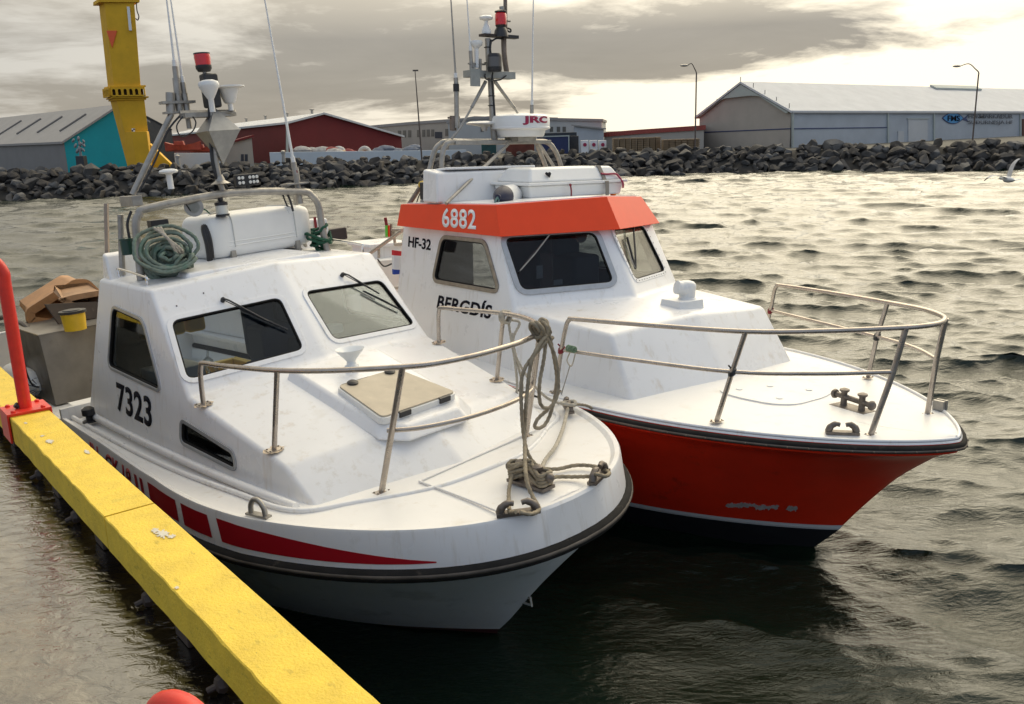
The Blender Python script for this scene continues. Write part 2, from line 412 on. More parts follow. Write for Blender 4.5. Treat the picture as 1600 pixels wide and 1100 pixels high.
def shrink(pts, d, nrm):
    """outline moved inwards by d"""
    N = len(pts); out = []
    area = Vector((0, 0, 0))
    for i in range(N): area += pts[i].cross(pts[(i+1) % N])
    s = 1 if area.dot(nrm) > 0 else -1
    for i in range(N):
        t = (pts[(i+1) % N]-pts[i-1]).normalized(); out.append(pts[i]+nrm.cross(t)*d*s)
    return out
# ================================================================== WATER
def axis_lines(a, b, lo, hi, d, g, far):
    core = list(np.arange(a, b+1e-6, d)); s = d; x = core[-1]; up_ = []
    while x < hi: s = min(s*g, .28); x += s; up_.append(x)
    while x < far: s *= 1.5; x += s; up_.append(x)
    s = d; x = core[0]; dn = []
    while x > lo: s = min(s*g, .30); x -= s; dn.append(x)
    while x > -far: s *= 1.5; x -= s; dn.append(x)
    return np.array(dn[::-1]+core+up_)
xs = axis_lines(-.5, 9.5, -62, 62, .045, 1.010, 900)
ys = axis_lines(3.0, 14.0, 0, 84, .040, 1.0075, 900); ys = ys[ys > -8]
GX, GY = np.meshgrid(xs, ys); DX = np.gradient(xs)[None, :]; DY = np.gradient(ys)[:, None]
H = np.zeros_like(GX); OX = np.zeros_like(GX); OY = np.zeros_like(GX)
rs = np.random.RandomState(11)
NW = 210
for i in range(NW):
    lam = .17*(4.2/.17)**((i+rs.rand())/NW); k = 2*math.pi/lam
    th = R(250)+rs.randn()*(.30 if lam > 1 else .48)
    kx, ky = k*math.cos(th), k*math.sin(th)
    amp = .0047*lam*(.4+1.2*rs.rand())*(1.12 if .3 < lam < 1.7 else 1)*(1 if lam < 1.9 else (1.9/lam)**.7)
    ph = kx*GX+ky*GY+rs.rand()*6.28
    sp_ = np.sqrt((DX*math.cos(th))**2+(DY*math.sin(th))**2); att = np.clip((lam/sp_-2.6)/2.0, 0, 1)
    gust = .85+.35*np.sin(GX*.31+GY*.23+i)*np.sin(GX*.13-GY*.27+2*i)
    H += att*gust*amp*np.sin(ph); OX += att*gust*amp*1.6*math.cos(th)*np.cos(ph); OY += att*gust*amp*1.6*math.sin(th)*np.cos(ph)
# calmer water in the lee between the boats and the quay
lee = np.clip((GX-1.0+.55*(GY-4.6))/4.0, 0, 1); lee = .30+.70*lee*lee*(3-2*lee)
lee = np.where(GY > 11, np.maximum(lee, np.clip((GY-11)/6, .3, 1)), lee)
V = np.stack([GX+OX*lee, GY+OY*lee, H*lee], -1).reshape(-1, 3).astype(np.float32)
ny_, nx_ = GX.shape; idx = np.arange(ny_*nx_).reshape(ny_, nx_)
F = np.stack([idx[:-1, :-1], idx[:-1, 1:], idx[1:, 1:], idx[1:, :-1]], -1).reshape(-1, 4)
me = bpy.data.meshes.new('water'); me.vertices.add(len(V)); me.vertices.foreach_set('co', V.ravel())
me.loops.add(F.size); me.loops.foreach_set('vertex_index', F.ravel().astype(np.int32)); me.polygons.add(len(F))
me.polygons.foreach_set('loop_start', (np.arange(len(F))*4).astype(np.int32)); me.update(calc_edges=True); me.validate(); me.shade_smooth()
wm = bpy.data.materials.new('sea_water'); wm.use_nodes = True; t = wm.node_tree; b = t.nodes['Principled BSDF']
b.inputs['Base Color'].default_value = (.006, .015, .008, 1); b.inputs['Roughness'].default_value = .04; b.inputs['IOR'].default_value = 1.34
b.inputs['Specular IOR Level'].default_value = .62
tcn = t.nodes.new('ShaderNodeTexCoord'); mp = t.nodes.new('ShaderNodeMapping'); mp.inputs['Rotation'].default_value = (0, 0, R(22)); mp.inputs['Scale'].default_value = (1, 2.4, 1)
t.links.new(tcn.outputs['Object'], mp.inputs[0])
na = t.nodes.new('ShaderNodeTexNoise'); na.inputs['Scale'].default_value = 7; na.inputs['Detail'].default_value = 5; na.inputs['Roughness'].default_value = .6; na.inputs['Distortion'].default_value = .35; t.links.new(mp.outputs[0], na.inputs[0])
nb = t.nodes.new('ShaderNodeTexNoise'); nb.inputs['Scale'].default_value = .35; nb.inputs['Detail'].default_value = 3; t.links.new(tcn.outputs['Object'], nb.inputs[0])
mr = t.nodes.new('ShaderNodeMapRange'); t.links.new(nb.outputs[0], mr.inputs[0]); mr.inputs[1].default_value = .35; mr.inputs[2].default_value = .65; mr.inputs[3].default_value = .5; mr.inputs[4].default_value = 1
nr = t.nodes.new('ShaderNodeTexNoise'); nr.noise_type = 'RIDGED_MULTIFRACTAL'; nr.inputs['Scale'].default_value = 1.5; nr.inputs['Detail'].default_value = 6; nr.inputs['Roughness'].default_value = .55; nr.inputs['Distortion'].default_value = .35; t.links.new(mp.outputs[0], nr.inputs[0])
ad = t.nodes.new('ShaderNodeMath'); ad.operation = 'MULTIPLY_ADD'; t.links.new(nr.outputs[0], ad.inputs[0]); ad.inputs[1].default_value = .0; t.links.new(na.outputs[0], ad.inputs[2])
bp = t.nodes.new('ShaderNodeBump'); bp.inputs['Distance'].default_value = .027; t.links.new(mr.outputs[0], bp.inputs['Strength']); t.links.new(ad.outputs[0], bp.inputs['Height']); t.links.new(bp.outputs[0], b.inputs['Normal'])
me.materials.append(wm); water = bpy.data.objects.new('water', me); COL.objects.link(water); struct(water)

# ================================================================== QUAY
ZQ, ZB, BW, BH = 1.90, 2.20, .25, .18
E1, E2, E3 = atz((77, 643), ZB), atz((242, 786), ZB), atz((590, 1100), ZB)
qd = (E1-E3).normalized(); qn = Vector((-qd.y, qd.x, 0))      # along the edge (away), and towards the land side
if qn.x > 0: qn = -qn
wet = bpy.data.materials.new('wet_concrete'); wet.use_nodes = True; t = wet.node_tree; b = t.nodes['Principled BSDF']
tcn = t.nodes.new('ShaderNodeTexCoord')
def _n(tt, s, d=6, r=.6, dist=0):
    n = tt.nodes.new('ShaderNodeTexNoise'); n.inputs['Scale'].default_value = s; n.inputs['Detail'].default_value = d; n.inputs['Roughness'].default_value = r; n.inputs['Distortion'].default_value = dist
    return n
a1 = _n(t, 5, 8); t.links.new(tcn.outputs['Object'], a1.inputs[0])
cr = t.nodes.new('ShaderNodeValToRGB'); cr.color_ramp.elements[0].color = (.022, .016, .010, 1); cr.color_ramp.elements[1].color = (.095, .075, .045, 1); cr.color_ramp.elements[0].position = .35; cr.color_ramp.elements[1].position = .65
t.links.new(a1.outputs[0], cr.inputs[0])
# near-black strip of colour along the kerb, with a ragged landward edge
sep = t.nodes.new('ShaderNodeVectorMath'); sep.operation = 'DOT_PRODUCT'; t.links.new(tcn.outputs['Object'], sep.inputs[0]); sep.inputs[1].default_value = tuple(qn)
def _m(op, a, b_, cl=False):
    n = t.nodes.new('ShaderNodeMath'); n.operation = op; n.use_clamp = cl
    for i_, x in enumerate((a, b_)):
        if isinstance(x, (int, float)): n.inputs[i_].default_value = x
        else: t.links.new(x, n.inputs[i_])
    return n.outputs[0]
dist_ = _m('SUBTRACT', sep.outputs['Value'], float(Vector((E2.x, E2.y, 0)).dot(qn)))
e1_ = _n(t, 3.2, 8, .7); t.links.new(tcn.outputs['Object'], e1_.inputs[0])
msk = _m('MULTIPLY', _m('SUBTRACT', _m('ADD', dist_, _m('MULTIPLY', _m('SUBTRACT', e1_.outputs[0], .5), .55)), .56), 14, True)
mx_ = t.nodes.new('ShaderNodeMix'); mx_.data_type = 'RGBA'; t.links.new(msk, mx_.inputs[0]); mx_.inputs[6].default_value = (.006, .005, .004, 1); t.links.new(cr.outputs[0], mx_.inputs[7])
sp_n = _n(t, 9, 8, .7); t.links.new(tcn.outputs['Object'], sp_n.inputs[0]); spm = _m('MULTIPLY', _m('SUBTRACT', sp_n.outputs[0], .62), 20, True)
mx2_ = t.nodes.new('ShaderNodeMix'); mx2_.data_type = 'RGBA'; t.links.new(spm, mx2_.inputs[0]); t.links.new(mx_.outputs[2], mx2_.inputs[6]); mx2_.inputs[7].default_value = (.02, .017, .012, 1)
t.links.new(mx2_.outputs[2], b.inputs['Base Color'])
b.inputs['Roughness'].default_value = .07; b.inputs['IOR'].default_value = 1.34
b.inputs['Coat Weight'].default_value = 1; b.inputs['Coat Roughness'].default_value = .03; b.inputs['Coat IOR'].default_value = 1.95
mp = t.nodes.new('ShaderNodeMapping'); mp.inputs['Rotation'].default_value = (0, 0, R(-35)); mp.inputs['Scale'].default_value = (.7, 1.1, 1); t.links.new(tcn.outputs['Object'], mp.inputs[0])
a2 = _n(t, 13, 5, .55, .6); t.links.new(mp.outputs[0], a2.inputs[0])
bp = t.nodes.new('ShaderNodeBump'); bp.inputs['Strength'].default_value = .55; bp.inputs['Distance'].default_value = .016; t.links.new(a2.outputs[0], bp.inputs['Height'])
t.links.new(bp.outputs[0], b.inputs['Normal']); t.links.new(bp.outputs[0], b.inputs['Coat Normal'])
def Q(s, n, z): # quay coordinates: s along the edge from E2, n inland
    return Vector((E2.x, E2.y, 0))+qd*s+qn*n+Vector((0, 0, z))
g = G(); g.hexa([Q(-14, .0, -2), Q(60, .0, -2), Q(60, 14, -2), Q(-14, 14, -2), Q(-14, .0, ZQ), Q(60, .0, ZQ), Q(60, 14, ZQ), Q(-14, 14, ZQ)])
struct(g.build('quay_deck', wet))

def curb(s0, s1, off, label, rot=0):
    L_ = s1-s0; M = Matrix.Translation(Q((s0+s1)/2, off+BW/2, ZQ)) @ Matrix.Rotation(math.atan2(qd.y, qd.x)+rot, 4, 'Z')
    root = empty('quay_kerb_beam', M); tag(root, label, 'kerb beam', 'yellow kerb beams along the quay edge')
    g = G(); NX = max(8, int(L_/.05)); rows = []; rr = random.Random(int(s0*10))
    prof = [(-BW/2, ZB-ZQ-BH), (-BW/2, ZB-ZQ-.005), (-BW/2+.005, ZB-ZQ), (BW/2-.005, ZB-ZQ), (BW/2, ZB-ZQ-.005), (BW/2, ZB-ZQ-BH)]
    for i in range(NX+1):
        x = -L_/2+L_*i/NX; row = []
        for k, (y, z) in enumerate(prof+[prof[0]]):
            j = .0035*mnoise.noise(Vector((x*5+s0, y*9, z*9))) + (.006*min(0, mnoise.noise(Vector((x*9, k % 6, s0)))) if k in (1, 2, 3, 4) else 0)
            row.append(Vector((x, y+(j if y < 0 else -j), z+j)))
        rows.append(row)
    g.grid(rows)
    n = len(prof)+1; g.add(rows[0][:-1], [tuple(range(6))]); g.add(rows[-1][:-1], [tuple(range(6))[::-1]])
    g.build('beam', YEL, root, ang=25)
    k = 0; x = -L_/2+.35
    while x < L_/2:
        b_ = G(); b_.box((x, 0, .06), (.16, BW*.72, .118)); b_.build('support_block', DWOOD, root, bevel=.008)
        c = G(); yq = BW/2-.02
        c.lathe([(.0, 0), (.036, 0), (.04, .015), (.03, .035), (.014, .04), (.0, .04)], (x+.42+.06*math.sin(k*5), yq-.02, .04), (0, 1, 0), 6)
        c.tube([(x+.42+.06*math.sin(k*5), yq+.0, .04), (x+.44+.06*math.sin(k*5), yq+.045, .02)], .014, 8)
        c.build('through_bolt', YELD if k == 2 else DWOOD, root)
        x += .95; k += 1
    return root
J = (E2-E2).length
S1 = (E1-E2).dot(qd)
k_near = curb(-6.0, -.008, 0, 'foreground yellow kerb beam with a whitish dropping beside its end joint')
k_mid = curb(.008, S1+.02, 0, 'short yellow kerb beam between the joint and the red ladder bracket')
k_far = curb(S1+.04, S1+12, 0, 'far yellow kerb beam behind the red ladder bracket')
DROP = mat('dropping_white', (.62, .58, .48), .8, var=.15, vscale=60)
def splat(px, rx, ry, seed, parent):
    rr = random.Random(seed); c = atz(px, ZB+.0035); g = G(); n = 40; pts = []
    for i in range(n):
        a = 2*math.pi*i/n; q = .45+.75*rr.random(); pts.append(c+qd*math.cos(a)*rx*q+qn*math.sin(a)*ry*q)
    g.prism(pts, (0, 0, .0008)); o = g.build('dropping', DROP, None)
    o.parent = parent; o.matrix_parent_inverse = parent.matrix_world.inverted()
bpy.context.view_layer.update()
splat((255, 834), .055, .035, 1, k_near); splat((243, 829), .03, .02, 2, k_near); splat((268, 838), .025, .018, 3, k_near); splat((276, 918), .014, .01, 4, k_near)
splat((78, 690), .05, .022, 5, k_mid); splat((66, 681), .02, .016, 7, k_mid); splat((136, 706), .05, .014, 6, k_mid); splat((40, 661), .03, .010, 8, k_mid)

# red ladder hoops clamped on the beam
def hoop(s, h, run, r, label, clamp=True, flip=1):
    M = Matrix.Translation(Q(s, BW/2, ZB)) @ Matrix.Rotation(math.atan2(qd.y, qd.x), 4, 'Z')
    root = empty('ladder_handrail', M); tag(root, label, 'ladder handrail', 'red ladder handrails on the quay edge')
    P = [(0, 0, .0), (0, 0, h*.5), (0, 0, h-.20), (.0, 0, h-.12), (.012, .04, h-.04), (.035, .12, h), (.15, .55, h), (.19, .68, h-.05), (.21, .74, h-.17), (.21, .74, -.29)]
    g = G(); g.tube(catmull(P, 5), r, 18); g.build('rail', REDP, root)
    for x in (0,):
        c = G(); c.box((x, .0, .010), (.26, BW+.035, .02)); c.box((x, BW/2+.012, -.09), (.26, .014, .20)); c.box((x, -BW/2-.012, -.09), (.26, .014, .20))
        c.build('clamp_plate', REDP, root, bevel=.003)
        for i in (-1, 1):
            for j in (-1, 1):
                d = G(); d.lathe([(0, .018), (.016, .018), (.016, .030), (.010, .036), (0, .036)], (x+i*.095, j*.095, 0), (0, 0, 1), 8); d.build('bolt', REDP, root)
        d = G(); d.tube([(x, .04, .03), (x, .062, .05)], .02, 8); d.build('drain_hole', BLACK, root)
    return root
hs = (atz((40, 640), ZB)-Vector((E2.x, E2.y, ZB))).dot(qd)
hoop(hs, 1.10, 2.1, .043, 'red bent ladder handrail bolted to the beam beside the metal tank')
hn = (atz((262, 1118), 2.2)-Vector((E2.x, E2.y, 2.2)))
def near_rail():
    c = atz((244, 1080), 2.72); root = empty('ladder_handrail', Matrix.Translation(Vector((c.x, c.y, ZQ))))
    tag(root, 'rounded top of a nearer red handrail at the lower edge of the photo', 'ladder handrail', 'red ladder handrails on the quay edge')
    h = 2.72-ZQ
    P = [(-.02, .02, 0), (-.02, .02, h-.22), (-.015, .015, h-.10), (.03, -.03, h-.02), (.12, -.10, h), (.30, -.30, h-.02), (.42, -.42, h-.12), (.45, -.45, h-.3), (.45, -.45, 0)]
    g = G(); g.tube(catmull(P, 6), .036, 18); g.build('rail', REDP, root)
    for x in (0, .47): c_ = G(); c_.box((-.02+x, .02-x, .008), (.2, .2, .016)); c_.build('clamp_plate', REDP, root, bevel=.003)
near_rail()

# tyre fenders hung on the quay wall
def tyre(px, z, r, label):
    c = atz(px, z); s = (c-E2).dot(qd); M = Matrix.Translation(Q(s, -.14, z)) @ Matrix.Rotation(math.atan2(qd.y, qd.x), 4, 'Z') @ Matrix.Rotation(R(90), 4, 'X')
    g = G(); P = [(r, -.10), (r*.97, -.125), (r*.78, -.13), (r*.58, -.10), (r*.56, -.09), (r*.56, .09), (r*.58, .10), (r*.78, .13), (r*.97, .125), (r, .10)]
    n = 60; vs = []; fs = []
    for i in range(n):
        a = 2*math.pi*i/n
        for k, (q, h) in enumerate(P):
            bumpy = 1.03 if (k in (0, 9, 1, 8) and i % 3) else 1; vs.append((q*bumpy*math.cos(a), q*bumpy*math.sin(a), h))
    m = len(P)
    for i in range(n):
        for k in range(m): fs.append((i*m+k, ((i+1) % n)*m+k, ((i+1) % n)*m+(k+1) % m, i*m+(k+1) % m))
    g.add(vs, fs); root = empty('tyre_fender', M); g.build('tyre', RUB, root, ang=40)
    tag(root, label, 'tyre fender', 'tyre fenders on the quay wall')
    h = G(); h.rope([(-.02, -.0, r*.0)]+[(.0, .0, 0)], .012) if False else h.tube([(0, r*.6, -.02), (0, r*1.1, .10), (0, 1.62, .12)] if False else [(0, r*.58, 0), (0, r*.9, .10), (0, (ZQ-z)-.2, .13)], .012, 8)
    h.build('chain', DWOOD, root)
tyre((425, 985), 1.30, .38, 'treaded tyre fender below the foreground beam by the bow')
tyre((262, 830), 1.30, .38, 'tyre fender hidden low beside the red stripe of the nearer boat')

# ================================================================== FAR SHORE
SH = [(-110, 60), (-60, 68.5), (-40, 71.2), (-24, 72.9), (-8.5, 78.6), (9.6, 80.3), (22, 79.0), (40, 70.5), (60, 62), (85, 55)]
sh = catmull([Vector((x, y, 0)) for x, y in SH], 8)
def shore_at(x):
    for a, b in zip(sh, sh[1:]):
        if a.x <= x <= b.x: return a.lerp(b, (x-a.x)/(b.x-a.x)).y
    return 60
def ztop(x): return 2.52-.18*min(1, max(0, (x+42)/70))
BANK = mat('bank_soil', (.035, .032, .028), .95, var=.3, vscale=1)
GROUND = mat('harbour_ground', (.09, .085, .07), .9, var=.3, vscale=.2)
rows = [[], [], [], [], []]
for p in sh:
    zt = ztop(p.x)
    rows[0].append(Vector((p.x, p.y-.2, -1.2))); rows[1].append(Vector((p.x, p.y+.9, .2))); rows[2].append(Vector((p.x, p.y+4.2, zt-.55))); rows[3].append(Vector((p.x, p.y+8, 1.45))); rows[4].append(Vector((p.x*1.02, p.y+12, 1.45)))
g = G(); g.grid(rows)
g.add([(-110*1.02, 72, 1.45), (85*1.02, 67, 1.45), (1500, 67, 1.45), (1500, 2200, 1.45), (-1500, 2200, 1.45), (-1500, 72, 1.45)], [])
o = g.build('shore_bank', BANK); struct(o)
g = G(); n = len(sh)
top = [Vector((p.x*1.02, p.y+12, 1.45)) for p in sh]
gv = top+[Vector((p.x*14, 2400, 1.45)) for p in sh]
g.add(gv, [(i, i+1, n+i+1, n+i) for i in range(n-1)]); struct(g.build('ground', GROUND))
# boulders
ROCKM = [mat('basalt_%s' % k, c, .85, var=.35, vscale=2.2, bump=.7, bscale=7, bdist=.03, spots=[(1.4, .56, .72, s, .6)]) for k, c, s in
         (('charcoal', (.045, .041, .038), (.095, .09, .08)), ('grey', (.078, .073, .068), (.035, .032, .03)), ('brown', (.085, .072, .058), (.14, .13, .10)), ('pale', (.13, .125, .118), (.05, .05, .048)))]
rmesh = []
rr = random.Random(5)
for k in range(14):
    bm = bmesh.new()
    for i in range(15):
        v = Vector((rr.gauss(0, 1), rr.gauss(0, 1), rr.gauss(0, 1))).normalized()*(.85+.2*rr.random()); v.z *= .72; v.y *= .85; bm.verts.new(v*.5)
    r_ = bmesh.ops.convex_hull(bm, input=bm.verts); bmesh.ops.delete(bm, geom=[e for e in r_['geom_interior'] if isinstance(e, bmesh.types.BMVert)], context='VERTS')
    bmesh.ops.bevel(bm, geom=list(bm.edges), offset=.075, segments=2, affect='EDGES', clamp_overlap=True)
    me = bpy.data.meshes.new('boulder'); bm.to_mesh(me); bm.free(); me.materials.append(ROCKM[(0, 0, 1, 2, 0, 1, 3)[k % 7]]); rmesh.append(me)
spots_ = []
i = 0; Ls = resample(sh, .56)
for p in Ls:
    i += 1; zt = ztop(p.x)
    for j in range(9):
        f_ = j/8; x = p.x+rr.uniform(-.5, .5); s = .65+.95*rr.random()**1.4+(.6 if rr.random() < .05 else 0)
        if rr.random() < .24: continue
        y = shore_at(x)+.1+4.3*f_+rr.uniform(-.25, .25); z = -.15+(zt-.25)*f_**.85+rr.uniform(-.15, .15)
        spots_.append((x, y, z, s, j, rr.random()))
def vis(q):
    x, y, z, s, j, _ = q; return abs(x-.0) < y*.60
inview = sorted([q for q in spots_ if vis(q)], key=lambda q: -q[3]/q[1]*(1.0 if q[4] < 7 else 1.4))
ind = set(id(q) for q in inview[:300]); stuffm = G(); rmi = []
BL = 'dark angular basalt boulder piled in the breakwater across the water'
sm = {}
for q in spots_:
    x, y, z, s, j, rv = q; me = rmesh[int(rv*14)]
    M = Matrix.Translation((x, y, z)) @ Matrix.Rotation(rv*40, 4, 'Z') @ Matrix.Rotation(math.sin(rv*90)*.5, 4, 'X') @ Matrix.Diagonal((s*1.12, s, s*(.85+.25*rv), 1))
    if id(q) in ind:
        o = bpy.data.objects.new('boulder', me); COL.objects.link(o); o.matrix_world = M; tag(o, BL, 'boulder', 'boulders of the breakwater')
    else:
        d = sm.setdefault(me.materials[0].name, G()); d.add([M @ v.co for v in me.vertices], [tuple(p.vertices) for p in me.polygons])
allg = G(); mats_ = []
for k, d in sm.items():
    allg.mi = len(mats_); allg.add(d.v, d.f); mats_.append(MATS[k])
me = bpy.data.meshes.new('boulders'); me.from_pydata(allg.v, [], allg.f); [me.materials.append(m) for m in mats_]; me.polygons.foreach_set('material_index', allg.m)
o = bpy.data.objects.new('boulders', me); COL.objects.link(o); tag(o, 'smaller basalt rocks filling the breakwater', 'rocks', kind='stuff')

# ================================================================== BUILDINGS ACROSS THE HARBOUR
GZ = 1.4
def XV(p, A, B):
    """sight line of a photo pixel on the upright plane through A and B"""
    n = Vector((B.y-A.y, A.x-B.x, 0)); r = ray(p); t = (A-CAMP).dot(n)/r.dot(n); return CAMP+r*t
def flat(P, z): return Vector((P.x, P.y, z))
def wallmat(name, col, rib=0, **k):
    if name in MATS: return MATS[name]
    m = mat(name, col, .7, var=.07, vscale=.5, spots=[(.8, .58, .78, tuple(c*.8 for c in col), .4)], **k)
    if rib:
        t = m.node_tree; b = t.nodes['Principled BSDF']; w_ = t.nodes.new('ShaderNodeTexWave'); w_.wave_type = 'BANDS'; w_.bands_direction = 'DIAGONAL'; w_.inputs['Scale'].default_value = rib
        tcn = t.nodes.new('ShaderNodeTexCoord'); mp = t.nodes.new('ShaderNodeMapping'); mp.inputs['Scale'].default_value = (1, 1, 0); t.links.new(tcn.outputs['Object'], mp.inputs[0]); t.links.new(mp.outputs[0], w_.inputs[0])
        bp = t.nodes.new('ShaderNodeBump'); bp.inputs['Distance'].default_value = .05; bp.inputs['Strength'].default_value = .6; t.links.new(w_.outputs[0], bp.inputs['Height']); t.links.new(bp.outputs[0], b.inputs['Normal'])
    return m
def building(name, A, B, outline, dv, wm_, rm, label, cat='building', roof=True, th=.22, over=.35, rseg=None):
    """gable outline (photo pixels on the plane A-B, left eave .. right eave) pushed back along dv"""
    P = [XV(p, A, B) for p in outline]; base = flat(P[0], GZ)
    root = empty(name, Matrix.Translation(base)); tag(root, label, cat); n = (B-A); n.z = 0; n.normalize()
    def loc(v): return v-base
    g = G(); prof = [loc(flat(P[0], GZ-.6))]+[loc(p) for p in P]+[loc(flat(P[-1], GZ-.6))]
    g.prism(prof, dv); g.build('wall', wm_, root)
    if roof:
        dn_ = dv.normalized(); lo = [loc(p)+Vector((0, 0, .012)) for p in P]
        lo[0] = lo[0]+(lo[0]-lo[1]).normalized()*over; lo[-1] = lo[-1]+(lo[-1]-lo[-2]).normalized()*over
        up_ = [p+Vector((0, 0, th)) for p in lo]
        g = G(); g.prism([p-dn_*over for p in lo+up_[::-1]], dv+dn_*over*2); g.build('roof', rm, root)
    return root, base, P
RW = wallmat('cladding_red', (.165, .012, .014), 5.5); RFW = wallmat('roof_white_sheet', (.60, .61, .62), 3.0)
RFG = wallmat('roof_grey_sheet', (.30, .29, .28), 3.0); GW = wallmat('concrete_grey_wall', (.20, .20, .20)); TQ = wallmat('wall_turquoise', (.0, .30, .36))
DG = wallmat('cladding_dark_grey', (.045, .048, .055), 4); BEI = wallmat('wall_beige', (.40, .37, .32)); WHB = wallmat('cladding_pale_blue', (.47, .51, .55), 6)
FMSG = wallmat('gable_beige_panels', (.42, .38, .33)); TRIM = wallmat('trim_grey_green', (.42, .46, .43)); BROWNR = wallmat('roof_red_brown', (.30, .06, .045), 4)
def on_wall(root, base, A, B, px, name, m, th=.06, parent=None):
    P = [XV(p, A, B) for p in px]; n = (B-A).cross(Vector((0, 0, 1))); n.z = 0; n.normalize()
    if n.dot(CAMP-A) < 0: n = -n
    g = G(); g.prism([p-base-n*.03 for p in P], n*(th+.03)); return g.build(name, m, parent or root)
# turquoise gabled shed, left
A, B = flat(aty((106, 240), 92), 0), flat(aty((226, 240), 97), 0)
dv = flat(aty((-70, 240), 122), 0)-A
r_, base, P = building('harbour_shed', A, B, [(100, 222), (184, 167), (228, 190)], dv, TQ, RFG, 'shed with a turquoise gable and weathered grey metal roof')
C_ = A+dv
n_ = -(B-A).normalized()
g = G(); q0 = flat(P[0], GZ-.5)-base; g.hexa([q0+n_*.01, q0+n_*.08, q0+n_*.08+dv, q0+n_*.01+dv] + [v+Vector((0, 0, P[0].z-GZ+.45)) for v in (q0+n_*.01, q0+n_*.08, q0+n_*.08+dv, q0+n_*.01+dv)]); g.build('side_wall', GW, r_)
for k in range(4):
    f0 = .12+.17*k; a = P[0].lerp(P[1], .25)-base+dv*f0+Vector((0, 0, .3)); b2 = P[0].lerp(P[1], .75)-base+dv*(f0+.0)+Vector((0, 0, .3)); g = G(); g.tube([a, b2], .12, 6); g.build('roof_batten', mat('batten_grey', (.14, .135, .13), .8), r_)
# dark shed
A, B = flat(aty((222, 240), 104), 0), flat(aty((270, 240), 108), 0)
building('harbour_shed', A, B, [(222, 180), (230, 183), (268, 203)], Vector((-8, 16, 0)), DG, DG, 'dark grey shed just right of the yellow tower', th=.12, over=.1)
# red warehouse
A, B = flat(aty((451, 240), 100), 0), flat(aty((627, 240), 112), 0)
e2 = aty((268, 212), 150); e1 = aty((451, 193), 100); dv = e2-e1
r_, base, P = building('warehouse', A, B, [(451, 193), (505, 179), (627, 214)], dv, RW, RFW, 'large dark red warehouse with white metal roof behind the breakwater')
on_wall(r_, base, A, B, [(447, 250), (447, 194), (450, 193.5), (450, 250)], 'downpipe', TRIM, .1)
for k in range(6):
    a = P[1]-base+dv*(.06+.15*k)+Vector((0, 0, .25)); g = G(); g.lathe([(.15, 0), (.15, .35), (.28, .4), (.28, .5), (0, .55)], a, (0, 0, 1), 8); g.build('roof_vent', ALU, r_)
# grey annex in front of it
A, B = flat(aty((350, 240), 97), 0), flat(aty((394, 240), 95), 0)
r_, base, P = building('annex', A, B, [(346, 228), (393, 215)], Vector((-3, 9, 0)), BEI, RW, 'small grey annex with slanting red edged roof against the red warehouse', th=.2)
for k in range(2): on_wall(r_, base, A, B, [(377+k*6, 252), (377+k*6, 241), (381+k*6, 241), (381+k*6, 252)], 'window', DARKI)
# low white walls
def lowwall(p0, p1, Y0, Y1, label, m=None, zb=1.6, name='low_wall'):
    a, b2 = aty(p0, Y0), aty(p1, Y1); base = flat(a.lerp(b2, .5), zb); g = G(); n = (b2-a).cross(Vector((0, 0, 1))).normalized()*.12
    g.hexa([flat(a-n, zb)-base, flat(b2-n, zb)-base, flat(b2+n, zb)-base, flat(a+n, zb)-base, a-n-base, b2-n-base, b2+n-base, a+n-base])
    o = g.build(name, m or wallmat('wall_pale_blue_white', (.52, .57, .60)), bevel=.03); o.location = base; tag(o, label, 'wall'); return o
lowwall((272, 239), (346, 239), 90, 91, 'pale blue white low wall left of the small grey annex')
lowwall((421, 238), (728, 234), 88, 95, 'long pale blue white low wall before the red warehouse')
# red clutter (rusty red boats on the hard)
def blobboat(px, Y, L_, h, m, label):
    c = aty(px, Y); base = Vector((c.x, c.y, c.z)); g = G(); rows = []
    for i in range(9):
        t = i/8; w_ = math.sin(math.pi*min(.98, .12+t*.8))*.55*h; u = (t-.5)*L_; zz_ = .35*h*(2*t-1)**2
        rows.append([Vector((u, -w_, h*.6+zz_)), Vector((u, -w_*.6, .1)), Vector((u, 0, 0)), Vector((u, w_*.6, .1)), Vector((u, w_, h*.6+zz_)), Vector((u, 0, h*.55+zz_))])
    g.grid(rows); root = empty('small_boat', Matrix.Translation(base)); g.build('hull', m, root); g = G(); g.box((-.1*L_, 0, h*.75), (L_*.3, h*.5, h*.5), taper=.2); g.build('cabin', m, root, bevel=.03); tag(root, label, 'boat')
RC = mat('paint_faded_red', (.36, .06, .035), .6, var=.3, vscale=2)
blobboat((287, 236), 93, 3.6, 1.0, RC, 'faded red small boat laid up behind the pale wall, left')
blobboat((318, 238), 95, 2.6, .8, RC, 'smaller faded red boat laid up beside the grey annex')
